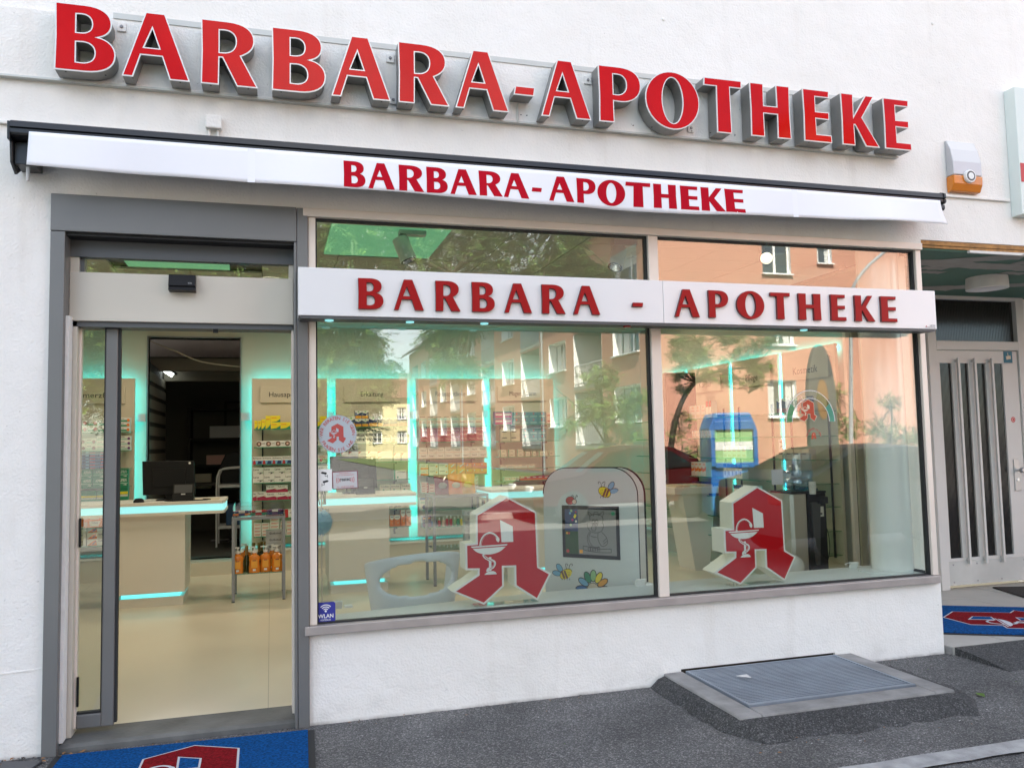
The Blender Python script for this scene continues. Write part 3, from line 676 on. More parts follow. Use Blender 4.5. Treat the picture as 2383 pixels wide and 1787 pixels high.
# inner frame and transom
yi = .11
a0 = xi + .02; a1, _ = at(172, 1200, yi)
mb = MB(); mb.box(xi + .004, AX(180, 800, yi), yi, .24, .045, 2.35, 'cream_metal'); mb.build('inner_post', dor, bevel=.003)
hz0 = at(150, 747, yi)[1]; hz1 = at(152, 633, yi)[1]
mb = MB(); mb.box(xi, xr0, yi - .02, .26, hz0, hz1, 'cream_metal'); mb.build('operator_box', dor, bevel=.004)
mb = MB(); mb.box(xi + .01, xr0 - .005, yi, .25, hz0 - .03, hz0, 'frame_dark'); mb.build('track_rail', dor)
tz1 = 2.70
mb = MB(); mb.box(xi, AX(185, 600, yi), yi, .2, hz1, tz1, 'cream_metal'); mb.box(AX(185, 600, yi), AX(195, 600, yi), yi + .02, .2, hz1, tz1, 'frame_dark'); mb.box(AX(672, 620, yi), xr0, yi, .2, hz1, tz1, 'cream_metal'); mb.build('transom_frame', dor)
mb = MB(); mb.box(AX(195, 600, yi), AX(672, 620, yi), .155, .163, hz1, tz1, 'glass'); mb.build('transom_pane', dor)
# the leaf (left, parked)
yl = .165
l0, l1, l2, l3 = AX(176, 1200, yl), AX(184, 1200, yl), AX(241, 1200, yl), AX(270, 1200, yl)
zb0, zb1 = at(220, 1692, yl)[1], at(220, 1660, yl)[1]
leaf_top = hz0 - .03
mb = MB(); mb.box(l0 - .02, l1, yl, yl + .05, zb0, leaf_top, 'alu_champagne'); mb.box(l2, l3, yl, yl + .05, zb0, leaf_top, 'frame_grey'); mb.box(l1, l2, yl, yl + .05, zb0, zb1, 'frame_grey'); mb.build('leaf_frame', dor, bevel=.006)
mb = MB(); mb.box(l3, l3 + .014, yl + .008, yl + .042, zb0 + .015, leaf_top, 'gasket'); mb.box(l2 - .007, l2, yl + .01, yl + .04, zb1, leaf_top, 'gasket'); mb.box(l1, l2 - .007, yl + .01, yl + .04, zb1, zb1 + .012, 'gasket'); mb.build('leaf_seal', dor)
mb = MB(); mb.box(l1, l2 - .007, yl + .02, yl + .028, zb1 + .012, leaf_top, 'glass'); mb.build('leaf_pane', dor)
for v in (1240, 1610):
    z = at(172, v, yl)[1]; mb = MB(); mb.box(l1 + .002, l1 + .012, yl - .008, yl + .006, z - .08, z + .08, 'black_plastic'); mb.build('leaf_stop', dor)
# right jamb inside
mb = MB(); mb.box(xr0 - .012, xr0, .12, .26, .045, hz0 - .03, 'alu_champagne'); mb.build('right_jamb', dor)
# motion sensor above the opening
sx0, sz0 = at(393, 678, yi - .05); sx1, sz1 = at(456, 640, yi - .05)
sen = thing('door_sensor', 'black motion sensor box above the sliding door', 'sensor')
mb = MB(); mb.prism([(yi - .021, sz1 + .004), (yi - .065, sz1 - .004), (yi - .09, sz0 + .028), (yi - .08, sz0 + .024), (yi - .09, sz0 + .002), (yi - .021, sz0)], sx0, sx1, 'black_plastic', 'x'); mb.build('housing', sen, bevel=.002)
mb = MB(); add_text(mb, 'ais', 'light_grey', sx1 - .03, yi - .0855, sz0 + .036, .022); mb.build('mark', sen)
mb = MB(); x = AX(502, 760, .14); mb.box(x - .014, x + .014, .12, .15, hz0 - .05, hz0 - .03, 'black_plastic'); tag(mb.build('door_light_barrier'), 'tiny black sensor under the operator box of the sliding door', 'sensor')
# threshold
mb = MB(); mb.prism([(-.0, .0), (.0, .028), (.03, .04), (.28, .045), (.28, 0)], XD0, XD1, 'threshold', 'x'); mb.build('threshold', kind='structure')

# ================================================================== AWNING
aw = thing('awning', 'rolled in black cassette awning with white lettered valance', 'awning')
ax0, ax1, ay = -1.308, 4.70, -.25
mb = MB()
prof = [(0.0, 3.335), (-.10, 3.352), (-.22, 3.345), (-.25, 3.331), (-.255, 3.30), (-.243, 3.296), (-.252, 3.29), (-.252, 3.27), (-.238, 3.262), (-.20, 3.255), (-.06, 3.25), (0, 3.26)]
mb.prism(prof, ax0, ax1 - .012, 'awning_black', 'x'); mb.build('cassette', aw)
mb = MB(); mb.prism([(p[0] * 1.02 - .002, (p[1] - 3.3) * 1.05 + 3.3) for p in prof], ax1 - .012, ax1 + .004, 'awning_black', 'x'); mb.prism([(-.246, 3.25), (-.20, 3.25), (-.20, 3.215), (-.236, 3.212), (-.248, 3.225)], ax1 - .05, ax1, 'awning_black', 'x'); mb.build('end_cap', aw)
mb = MB(); mb.prism([(0, 3.33), (-.25, 3.33), (-.245, 3.235), (-.20, 3.235), (-.185, 3.13), (-.10, 3.09), (0, 3.15)], ax0 - .014, ax0 + .0, 'awning_black', 'x'); mb.box(ax0, ax0 + .10, -.16, -.01, 3.13, 3.25, 'awning_black'); mb.build('end_bracket', aw, bevel=.003)
mb = MB(); mb.tube([(-1.25, -.13, 3.135), (-1.25, -.13, 3.05)], [.011, .008], 'light_grey', 8); mb.build('crank_eye', aw, smooth=True)
# valance: one wavy cloth
def valance_y(x, t): return -.262 - .012 * t * math.sin(x * 1.9 + .4) - .010 * t * math.sin(x * 4.7 + 1) - .004 * t * math.sin(x * 11) - .015 * t
def valance_zb(x): return 3.100 - .042 * math.sin((x + 1.2) / 5.9 * PI) + .006 * math.sin(x * 2.1) - .004 * math.sin(x * 5.1 + 1)
NX, NZ = 150, 8; vx0, vx1 = -1.215, 4.645
mb = MB(); vs = []; fs = []
for j in range(NZ + 1):
    t = j / NZ
    for i in range(NX + 1):
        s_ = i / NX; x = vx0 + (vx1 - vx0) * s_ + (.045 * t * t * (s_ > .985)) - .006 * t * (s_ < .01)
        zt_ = 3.275; vs.append((x, valance_y(x, t), zt_ + (valance_zb(x) - zt_) * t))
for j in range(NZ):
    for i in range(NX):
        k = j * (NX + 1) + i; fs.append((k, k + NX + 1, k + NX + 2, k + 1))
mb.add(vs, fs, 'awning_cloth'); val = mb.build('valance', aw, smooth=True)
sd = val.modifiers.new('thickness', 'SOLIDIFY'); sd.thickness = .0015; sd.offset = 1
mb = MB()
for xs in (-.105, 3.42):
    vs = []
    for j in range(NZ + 1):
        t = j / NZ; z = 3.275 + (valance_zb(xs) - 3.275) * t
        vs += [(xs - .02, valance_y(xs - .02, t) - .0022, z), (xs + .02, valance_y(xs + .02, t) - .0022, z)]
    mb = MB(); mb.add(vs, [(2 * j, 2 * j + 1, 2 * j + 3, 2 * j + 2) for j in range(NZ)], 'seam_cloth'); mb.build('seam', val)
AXS = [(0.404, 0.524), (0.544, 0.693), (0.723, 0.866), (0.887, 1.011), (1.03, 1.185), (1.207, 1.346), (1.358, 1.517), (1.54, 1.603), (1.653, 1.815), (1.839, 1.964), (1.98, 2.168), (2.175, 2.343), (2.367, 2.525), (2.558, 2.685), (2.707, 2.874), (2.883, 3.023)]
mb = MB()
for ch, (x0, x1) in zip(WORD, AXS):
    v, f = curve_geo(GL[ch], 0, .012, ch); s_ = (x1 - x0) / gw(ch); vv = []
    for (a, b, c) in v:
        x = x0 + a * s_; z = 3.085 + b * .155; t = (3.275 - z) / (3.275 - valance_zb(x)); vv.append((x, valance_y(x, t) - .0028, z))
    mb.add(vv, f, 'print_red')
mb.build('lettering', val)

# ================================================================== BIG CHANNEL LETTERS
ls = thing('letter_sign', 'big red three dimensional letters with steel sides on the white wall', 'sign')
LX = [(-1.125, -0.826), (-0.789, -0.442), (-0.379, -0.075), (0.008, 0.31), (0.347, 0.692), (0.745, 1.054), (1.097, 1.436), (1.474, 1.613), (1.656, 1.991), (2.053, 2.35), (2.385, 2.78), (2.822, 3.111), (3.178, 3.493), (3.603, 3.827), (3.920, 4.232), (4.285, 4.515)]
zL, hL = 3.670, .374
mb = MB(); mb.box(-2.6, 4.50, -.030, -.0, 3.668, 4.052, 'render_white'); mb.build('backing_panel', ls)
mb = MB(); mb.box(-.86, 4.50, -.036, -.030, 4.05, 4.085, 'rail_metal'); mb.box(-2.6, 4.505, -.040, -.0, 3.655, 3.668, 'rail_metal'); mb.build('mounting_rail', ls, bevel=.002)
for u, v in ((283, 63), (908, 136), (1368, 187), (915, 233), (1608, 299)):
    x, z = at(u, v, -.04); mb = MB(); mb.box(x - .024, x + .024, -.042, -.030, z - .027, z + .027, 'render_white'); mb.lathe([(.010, 0), (.010, .005), (.006, .008)], 'grey', 10, mtx=Matrix.Translation((x, -.042, z)) @ Matrix.Rotation(PI / 2, 4, 'X')); mb.build('fixing_plate', ls, bevel=.003)
for ch, (x0, x1) in zip(WORD, LX):
    s_ = (x1 - x0) / gw(ch)
    v, f = curve_geo(GL[ch], .5, 0, ch)
    body = MB(); mt = FRONT(x0, -.042, zL, s_, hL) @ Matrix.Diagonal((1, 1, .112, 1)) @ Matrix.Translation((0, 0, .5)); body.add(v, f, 'letter_side', mt)
    L_ = body.build('letter', ls)
    if ch == '-':
        fr = MB(); fr.tube([((x0 + x1) / 2 - .01, -.042, zL - .01), ((x0 + x1) / 2 - .01, -.042, zL + .11)], .006, 'rail_metal', 6); fr.build('stand_off', L_)
    fr = MB(); v, f = curve_geo(GL[ch], .5, .006, ch); fr.add(v, f, 'trim_white', FRONT(x0, -.152, zL, s_, hL) @ Matrix.Diagonal((1, 1, .008, 1)) @ Matrix.Translation((0, 0, .5))); fr.build('trim', L_)
    fc = MB(); v, f = curve_geo(GL[ch], 0, -.011, ch); fc.add(v, f, 'sign_red', FRONT(x0, -.1615, zL, s_, hL)); fc.build('face', L_)
    # drain holes under the feet
    for xx in ((x0 + .05), (x1 - .05)):
        dh = MB(); dh.box(xx - .004, xx + .004, -.140, -.132, zL - .002, zL + .001, 'gasket'); dh.build('drain_hole', L_)

# ------------------------------------------------------------------ things on the wall
al = thing('alarm_siren', 'grey alarm siren box with orange flasher on the white wall', 'siren')
al_p = [(0, 3.84), (-.015, 3.835), (-.05, 3.76), (-.07, 3.66), (-.072, 3.556), (0, 3.556)]
mb = MB(); mb.prism(al_p, 4.975, 5.245, 'siren_grey', 'x'); mb.build('cover', al, bevel=.006)
mb = MB(); mb.prism([(0, 3.553), (-.074, 3.553), (-.07, 3.49), (-.045, 3.435), (0, 3.43)], 4.97, 5.25, 'siren_orange', 'x'); mb.build('flasher_lens', al, bevel=.008)
mb = MB(); m_ = Matrix.Translation((5.115, -.06, 3.545)) @ Matrix.Rotation(PI / 2, 4, 'X'); mb.lathe([(.05, 0), (.05, .03), (.047, .034)], 'white', 26, mtx=m_); mb.lathe([(.038, .034), (.038, .0355), (.026, .0355)], 'dark_grey', 26, mtx=m_); mb.lathe([(.026, .034), (.026, .037)], 'white', 26, mtx=m_); mb.build('sound_port', al, smooth=True)
jb = thing('junction_box', 'small white junction box on the wall just above the awning', 'junction box')
mb = MB(); mb.box(-.364, -.275, -.055, 0, 3.452, 3.532, 'render_white'); mb.build('box_lid', jb, bevel=.008)
mb = MB(); mb.tube([(-.345, -.02, 3.455), (-.342, -.02, 3.36)], .007, 'render_white', 8); mb.tube([(-.30, -.02, 3.455), (-.29, -.02, 3.36)], .007, 'render_white', 8); mb.build('cable', jb)
lb = thing('light_box_sign', 'pale green light box sign with a red band at the right picture edge', 'sign')
mb = MB(); mb.box(5.585, 6.9, -.10, 0.0, 3.275, 4.29, 'sky_panel'); mb.build('box_body', lb, bevel=.005)
mb = MB(); quad(mb, 5.592, 6.85, 3.53, 3.68, -.102, 'p_red'); v, f = curve_geo(GL['A'], 0, 0, 'A'); mb.add(v, f, 'fascia_white', FRONT(5.635, -.104, 3.545, .13)); quad(mb, 5.68, 6.85, 3.33, 3.46, -.102, 'p_grey'); mb.build('print', lb)
for (u, v, l) in ((1544, 46, 'small round filled dowel hole in the white wall above the letters PO'), (2170, 56, 'small round filled dowel hole in the white wall above the siren')):
    x, z = at(u, v, 0)
    mb = MB(); mb.lathe([(.014, 0), (.010, .006), (.004, .007)], 'render_white', 12, mtx=Matrix.Translation((x, 0, z)) @ Matrix.Rotation(PI / 2, 4, 'X')); tag(mb.build('wall_plug', smooth=True), l, 'wall plug')

# ================================================================== STICKERS ON THE GLASS
YG = .0265


def arc_text(mb, s, mat, cx, cz, r, size, a_mid, step, y, inward=False):
    n = len(s)
    for i, ch in enumerate(s):
        if ch == ' ': continue
        a = a_mid + (-(i - (n - 1) / 2) if not inward else (i - (n - 1) / 2)) * step
        rot = a - PI / 2 if not inward else a + PI / 2
        x, z = cx + r * math.cos(a), cz + r * math.sin(a)
        v, f, xa, xb = text_geo(ch, 2, 1.0, .012)
        mb.add(v, f, mat, FRONT(x, y, z, size, size, rot) @ Matrix.Translation((-(xa + xb) / 2, -.35, 0)))


st = thing('round_sticker', 'round pale sticker reading WIR BERATEN SIE GERN FRAGEN SIE UNS', 'sticker')
cx, cz, r = .381, 1.671, .113
M('sticker_pale', (.42, .47, .50), .5); M('sticker_red', (.45, .07, .06), .5)
mb = MB(); mb.lathe([(r, 0), (r, .0012)], 'grey', 48, mtx=Matrix.Translation((cx, YG + .0012, cz)) @ Matrix.Rotation(PI / 2, 4, 'X')); mb.lathe([(r * .985, 0), (r * .985, .0016)], 'sticker_pale', 48, mtx=Matrix.Translation((cx, YG + .0012, cz)) @ Matrix.Rotation(PI / 2, 4, 'X')); mb.build('sticker_disc', st)
mb = MB(); arc_text(mb, 'WIR BERATEN SIE GERN', 'sticker_red', cx, cz, r * .84, .028, PI / 2, .163, YG - .001); arc_text(mb, 'FRAGEN SIE UNS', 'sticker_red', cx, cz, r * .84, .028, -PI / 2, .163, YG - .001, True); arc_text(mb, '··', 'sticker_red', cx, cz, r * .84, .03, -PI / 2, 2.75, YG - .001, True); mb.build('lettering', st)
mb = MB(); add_emblem(mb, FRONT(cx, YG - .0012, cz - .055, .118), 'sticker_red', 'sticker_pale', .004, .0002); mb.build('emblem', st)

cs = thing('camera_sign', 'white paper sign with two black surveillance cameras on the glass', 'sign')
x0, z1, x1, z0 = .264, 1.464, .347, 1.336
mb = MB(); mb.box(x0, x1, YG, YG + .001, z0, z1, 'white'); mb.build('paper', cs)
def cam_icon(mb, x, z, s, fl, y, mat='ink'):
    m = Matrix.Translation((x, y, z)) @ Matrix.Diagonal((fl * s, 1, s, 1)) @ Matrix.Rotation(.22, 4, 'Y')
    quad(mb, -.5, .35, -.16, .2, 0, mat, m); quad(mb, -.62, -.5, -.10, .1, 0, mat, m)
    m2 = Matrix.Translation((x, y, z)) @ Matrix.Diagonal((fl * s, 1, s, 1))
    quad(mb, .05, .12, -.55, -.15, 0, mat, m2); quad(mb, .12, .5, -.55, -.47, 0, mat, m2); quad(mb, .48, .55, -.8, -.25, 0, mat, m2)
mb = MB(); cam_icon(mb, x0 + .040, 1.440, .034, 1, YG - .0004); cam_icon(mb, x0 + .042, 1.390, .034, -1, YG - .0004); mb.build('pictogram', cs)

rs = thing('alarm_sign', 'small red bordered grey alarm company sign on the glass', 'sign')
x0, x1, z0, z1 = .350, .499, 1.345, 1.449
tl = Matrix.Translation((.42, 0, 1.4)) @ Matrix.Rotation(-.03, 4, 'Y') @ Matrix.Translation((-.42, 0, -1.4))
mb = MB(); mb.box(x0, x1, YG, YG + .001, z0, z1, 'p_maroon', tl); quad(mb, x0 + .004, x1 - .004, z0 + .004, z1 - .004, YG - .0004, 'light_grey', tl); mb.build('plate', rs)
mb = MB(); add_text(mb, 'reatec', 'ink', (x0 + x1) / 2, YG - .0008, 1.392, .03, width=.062, bold=.02, base=tl); add_text(mb, 'Dieses Objekt ist', 'p_red', (x0 + x1) / 2, YG - .0008, 1.434, .011, width=.066, base=tl); add_text(mb, 'Alarm- und Videoüberwacht', 'p_red', (x0 + x1) / 2, YG - .0008, 1.423, .011, width=.105, base=tl); add_text(mb, 'Tel.: +49 89 8131-20600', 'p_red', (x0 + x1) / 2, YG - .0008, 1.353, .011, width=.10, base=tl)
for k in range(3):
    for sg in (-1, 1):
        pts = [((x0 + x1) / 2 + sg * (.034 + .009 * k) + sg * .012 * (math.cos(t) - 1), 1.397 + (.012 + .004 * k) * math.sin(t)) for t in [(-1 + i * .2) for i in range(11)]]
        v, f = curve_geo([ribbon(pts, .0028)], 0, 0, None); mb.add(v, f, 'p_red', tl @ FRONT(0, YG - .0006, 0))
mb.build('print', rs)

wl = thing('wlan_sticker', 'blue square WLAN KOSTENLOS sticker in the lower window corner', 'sticker')
x0, x1, z0, z1 = .251, .362, .572, .688
M('wlan_blue', (.03, .035, .28), .4)
mb = MB(); rr = .014; pts = []
for (ax_, az_, s0) in ((x1 - rr, z1 - rr, 0), (x0 + rr, z1 - rr, 1), (x0 + rr, z0 + rr, 2), (x1 - rr, z0 + rr, 3)): pts += [(ax_ + rr * math.cos(s0 * PI / 2 + t * PI / 8), az_ + rr * math.sin(s0 * PI / 2 + t * PI / 8)) for t in range(5)]
mb.prism(pts, YG, YG + .001, 'wlan_blue'); mb.build('sticker', wl)
mb = MB(); add_text(mb, 'WLAN', 'white', (x0 + x1) / 2, YG - .0006, .598, .032, width=.088, bold=.02); add_text(mb, 'KOSTENLOS', 'white', (x0 + x1) / 2, YG - .0006, .582, .013, width=.058, bold=.015)
disc(mb, (x0 + x1) / 2, .637, .0065, YG - .0006, 'white', 14)
for k in range(3):
    R_ = .017 + .0115 * k; pts = [((x0 + x1) / 2 + R_ * math.cos(PI / 2 + t), .633 + R_ * math.sin(PI / 2 + t)) for t in [-.8 + i * .16 for i in range(11)]]
    v, f = curve_geo([ribbon(pts, .0052)], 0, 0, None); mb.add(v, f, 'white', FRONT(0, YG - .0006, 0))
mb.build('print', wl)

rb = thing('arch_sticker', 'see through rainbow arch sticker with red emblem on the right pane', 'sticker')
mb = MB(); cx, cz = 3.682, 1.698
film('arch_green', (.03, .26, .09), .75); film('arch_teal', (.06, .34, .24), .7); film('arch_pale', (.5, .48, .36), .22); film('arch_olive', (.20, .28, .10), .38); film('emblem_orange', (.48, .05, .012), .85)
cols = ['arch_green', 'arch_green', 'arch_olive', 'arch_pale', 'arch_pale', 'arch_pale', 'arch_olive', 'arch_olive', 'arch_teal', 'arch_teal']
N = 40
for i in range(N):
    t0, t1 = PI - PI * i / N, PI - PI * (i + 1) / N
    p = [(cx + a * math.cos(t), YG, cz + b * math.sin(t)) for t, a, b in ((t0, .156, .171), (t1, .156, .171), (t1, .199, .222), (t0, .199, .222))]
    mb.add(p, [(0, 1, 2, 3)], cols[i * len(cols) // N])
for a, b in ((.153, .168), (.200, .224)):
    pts = [(cx + a * math.cos(PI - PI * i / N), cz + b * math.sin(PI - PI * i / N)) for i in range(N + 1)]
    v, f = curve_geo([ribbon(pts, .004)], 0, 0, None); mb.add(v, f, 'white', FRONT(0, YG - .0003, 0))
mb.build('arch', rb)
mb = MB(); add_emblem(mb, FRONT(3.666, YG, 1.700, .160), 'emblem_orange', 'p_beige', .02, .0002); mb.build('emblem', rb)
st = thing('round_sticker', 'faint round red lettered sticker below the rainbow arch', 'sticker')
mb = MB(); arc_text(mb, 'WIR BERATEN SIE GERN', 'sticker_red', 3.70, 1.593, .056, .018, PI / 2, .15, YG); add_emblem(mb, FRONT(3.70, YG, 1.575, .05), 'emblem_orange', 'p_beige', .004, .0002, False); mb.build('print', st)
x, z = at(1820, 1035, YG); ns = thing('camera_note', 'small yellow camera note behind the right pane', 'sign')
mb = MB(); mb.box(x - .018, x + .018, .040, .041, z - .045, z + .04, 'p_beige'); mb.build('paper', ns); mb = MB(); cam_icon(mb, x, z + .02, .02, 1, .0395); cam_icon(mb, x, z - .012, .02, -1, .0395); mb.build('pictogram', ns)
x, z = at(1808, 1109, .045); mb = MB(); mb.box(x - .045, x + .045, .040, .043, z - .055, z + .05, 'p_grey'); tag(mb.build('grey_card'), 'plain grey card standing behind the right pane beside the water bottle', 'card')

# ================================================================== INSIDE THE PHARMACY
ZF, ZC = .042, 3.2
XR = 5.30
mb = MB(); mb.add([(-3.4, .26, ZF), (5.5, .26, ZF), (5.5, 10.5, ZF), (-3.4, 10.5, ZF)], [(0, 1, 2, 3)], 'floor_vinyl'); fl = mb.build('floor', kind='structure')
M('seam_line', (.45, .40, .31), .5)
for x in (-.02, 1.98, 3.98, -2.02):
    mb = MB(); mb.add([(x, .28, ZF + .001), (x + .004, .28, ZF + .001), (x + .004, 6.2, ZF + .001), (x, 6.2, ZF + .001)], [(0, 1, 2, 3)], 'seam_line'); mb.build('floor_seam', fl)
mb = MB()
mb.box(-3.4, -1.495, 6.30, 6.42, ZF, ZC, 'room_wall'); mb.box(-.389, 5.5, 6.30, 6.42, ZF, ZC, 'room_wall'); mb.box(-1.495, -.389, 6.30, 6.42, 3.03, ZC, 'room_wall')
mb.box(-3.4, -3.2, .3, 6.30, ZF, ZC, 'room_wall'); mb.box(XR + .03, XR + .16, 1.60, 6.30, ZF, ZC, 'room_wall')
mb.build('room_wall', kind='structure')
mb = MB(); mb.box(-1.51, -1.495, 6.27, 6.43, ZF, 3.045, 'frame_grey'); mb.box(-.389, -.374, 6.27, 6.43, ZF, 3.045, 'frame_grey'); mb.box(-1.495, -.389, 6.27, 6.43, 3.03, 3.045, 'frame_grey')
tag(mb.build('door_casing'), 'plain grey casing around the dark doorway behind the counter', 'door casing')
# ceiling of loose tiles
ce = MB(); ce.box(-3.4, 5.5, .3, 6.42, ZC + .03, ZC + .05, 'back_mid'); ce = ce.build('ceiling', kind='structure')
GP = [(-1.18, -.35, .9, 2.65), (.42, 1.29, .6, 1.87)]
tm = {}
for i in range(14):
    for j in range(15):
        x0, y0 = -3.2 + i * .625, .32 + j * .42; x1, y1 = min(x0 + .618, XR), y0 + .413
        cxx, cyy = (x0 + x1) / 2, (y0 + y1) / 2
        if any(a - .1 < cxx < b + .1 and c < cyy < d for a, b, c, d in GP): continue
        mb = MB(); mb.box(x0, x1, y0, y1, ZC + .001 * ((i * 7 + j * 3) % 3), ZC + .02, 'ceiling_tile'); mb.build('ceiling_tile', ce)
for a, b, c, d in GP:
    mb = MB(); mb.box(a, b, c, d, ZC - .02, ZC + .01, 'ceiling_green'); mb.build('green_panel', ce)  # faint emission added to the green material lifts the panels' brightness

# ceiling lights (the room's own light)
def lamp(name, kind, loc, energy, size, parent, rot=None, col=(1, .86, .66)):
    l = bpy.data.lights.new(name, kind); l.energy = energy; l.color = col
    if kind == 'AREA': l.shape = 'DISK'; l.size = size
    else: l.shadow_soft_size = size; l.spot_size = math.radians(95); l.spot_blend = .6
    o = bpy.data.objects.new(name, l); COL.objects.link(o); o.location = loc; o.parent = parent
    if rot: o.rotation_euler = rot
    return o
for k, (x, y) in enumerate([(-2.0, 1.6), (0.0, 3.1), (1.9, 3.1), (3.6, 3.1), (-2.0, 3.4), (-1.0, 5.0), (1.0, 5.0), (2.9, 5.0), (4.3, 4.8)]):
    t = thing('downlight', 'recessed ceiling downlight ' + ['just inside the door on the left', 'above the metal rack by the door', 'above the rack with sweets bags', 'above the children kiosk', 'above the left service counter', 'before the dark doorway', 'before the Hausapotheke shelf', 'before the Magen Darm shelf', 'above the tester stand'][k], 'ceiling light', 'recessed downlights in the pharmacy ceiling', (x, y, 0))
    mb = MB(); mb.lathe([(.095, ZC - .001), (.095, ZC - .012), (.075, ZC - .014)], 'white', 24, caps=False); mb.build('trim_ring', t, smooth=True)
    mb = MB(); mb.lathe([(.074, ZC - .004), (.0, ZC - .003)], 'led_white', 24, caps=False); mb.build('lens', t)
    lamp('downlight_lamp', 'AREA', (0, 0, ZC - .03), 2.6, .25, t)
# track spots near the window
SPOTS = [((.95, 1.0, 3.04), (.35, -.15, -1), 'grey spotlight on the ceiling behind the left window top', 'cream_metal'), ((2.66, 1.0, 3.05), (-.4, -.3, -1), 'grey spotlight on the ceiling beside the window mullion', 'cream_metal'), ((4.03, 1.0, 3.12), (-.62, -.95, -.42), 'lit spotlight facing the street in the right window top', 'led_white')]
for (px, py, pz), dr_, lab, lens in SPOTS:
    t = thing('spotlight', lab, 'spotlight')
    d = Vector(dr_).normalized(); q = d.to_track_quat('-Z', 'Y').to_matrix().to_4x4(); m = Matrix.Translation((px, py, pz)) @ q
    mb = MB(); mb.box(px - .04, px + .16, py - .04, py + .04, ZC - .05, ZC, 'light_grey'); mb.tube([(px, py, ZC - .05), (px, py, pz + .02)], .016, 'light_grey', 10); mb.build('mount', t)
    mb = MB(); mb.lathe([(.035, .10), (.06, .09), (.062, -.09), (.055, -.09)], 'white', 26, mtx=m, caps=False); mb.build('lamp_housing', t, smooth=True)
    mb = MB(); mb.lathe([(.0595, -.088), (.0595, -.093), (.05, -.093)], 'black_plastic', 26, mtx=m, caps=False); mb.build('rim', t, smooth=True)
    mb = MB(); mb.lathe([(.055, -.088), (.03, -.05), (.0, -.035)], 'chrome' if lens != 'led_white' else 'led_warm', 22, mtx=m, caps=False)
    if lens == 'led_white': mb.lathe([(.0, -.075), (.022, -.072), (.024, -.045), (.0, -.04)], 'led_white', 14, mtx=m, caps=False)
    mb.build('reflector', t)

# ------------------------------------------------------------------ wall shelves
YP, YSF, YB = 6.10, 5.84, 5.885
ZTOP = 2.49


def zv(u, v, y=YSF): return at(u, v, y)[1]


def led(mb, x0, x1, z0, z1, y0, y1): mb.box(x0, x1, y0, y1, z0, z1, 'led_cyan')


UNITS = [('Schmerzfrei', -2.57, -1.624, [(250, v) for v in (1005, 1048, 1090, 1133, 1172, 1226, 1268)]),
         ('Hausapotheke', -.238, .71, [(620, v) for v in (998, 1040, 1080, 1123, 1164, 1206, 1248)]),
         ('Erkältung', .821, 1.771, [(860, v) for v in (993, 1031, 1075, 1117, 1146, 1186, 1228)]),
         ('Reiseapotheke', 1.894, 2.836, [(1050, v) for v in (991, 1027, 1066, 1105, 1144, 1184, 1224)]),
         ('Magen / Darm', 2.935, 3.869, [(1210, v) for v in (987, 1026, 1062, 1089, 1118, 1160, 1200)])]
ZS = {}
LABC = {'Schmerzfrei': ('Schmerzfrei', 232, 928, 60), }
for nm, x0, x1, sv in UNITS:
    t = thing('shelf_unit', 'cream wall shelf lit from behind in cyan under the sign ' + nm, 'shelf')
    mb = MB(); mb.box(x0, x1, YP, YP + .05, .36, ZTOP, 'panel_cream'); mb.build('back_panel', t)
    mb = MB(); e = .008; led(mb, x0 + .02, x1 - .02, ZTOP - .05, ZTOP - .02, YP + .055, YP + .075)
    for xx in (x0 + .02, x1 - .05): led(mb, xx, xx + .03, .40, ZTOP - .05, YP + .055, YP + .075)
    mb.build('led_strip', t)
    ZS[nm] = [zv(u, v) for u, v in sv]
    for z in ZS[nm]:
        mb = MB(); mb.box(x0 + .03, x1 - .02, YSF, YP - .005, z - .009, z, 'shelf_glass'); mb.box(x0 + .03, x1 - .02, YSF - .004, YSF, z - .010, z - .001, 'p_green'); mb.build('glass_board', t)
    for f in (.14, .80):
        xx = x0 + (x1 - x0) * f; mb = MB(); mb.box(xx - .009, xx + .009, YP - .014, YP, .42, 1.95, 'shelf_upright')
        for z in ZS[nm]: mb.box(xx - .007, xx + .007, YP - .20, YP - .014, z - .035, z - .0105, 'shelf_upright')
        mb.build('upright', t)
    c = (x0 + x1) / 2
    mb = MB(); mb.box(c - .37, c + .37, YP - .03, YP, 2.175, 2.385, 'panel_cream'); hb = mb.build('sign_board', t, bevel=.003)
    mb = MB(); add_text(mb, nm, 'ink', c, YP - .0315, 2.25, .092, width={'Schmerzfrei': .50, 'Hausapotheke': .52, 'Erkältung': .30, 'Reiseapotheke': .42, 'Magen / Darm': .39}[nm]); mb.build('lettering', hb)
# lettered sign of the leftmost unit sits further left
mb = MB(); mb.box(-3.2, XR, 6.27, 6.30, 2.55, 2.56, 'room_wall')
# connecting bracket strips between the panels
for i, (a, b) in enumerate(((-1.60, -1.51), (-.37, -.25), (.71, .80), (1.78, 1.885), (2.845, 2.925))):
    mb = MB(); mb.box(a, b, YP + .08, YP + .12, 1.955, 2.05, 'light_grey'); tag(mb.build('wall_bracket'), ['small grey metal box right of the Schmerzfrei shelf', 'small grey metal box left of the Hausapotheke shelf', 'small grey metal box between the Hausapotheke and Erkältung shelves', 'small grey metal box between the Erkältung and Reiseapotheke shelves', 'small grey metal box between the Reiseapotheke and Magen / Darm shelves'][i], 'metal box')
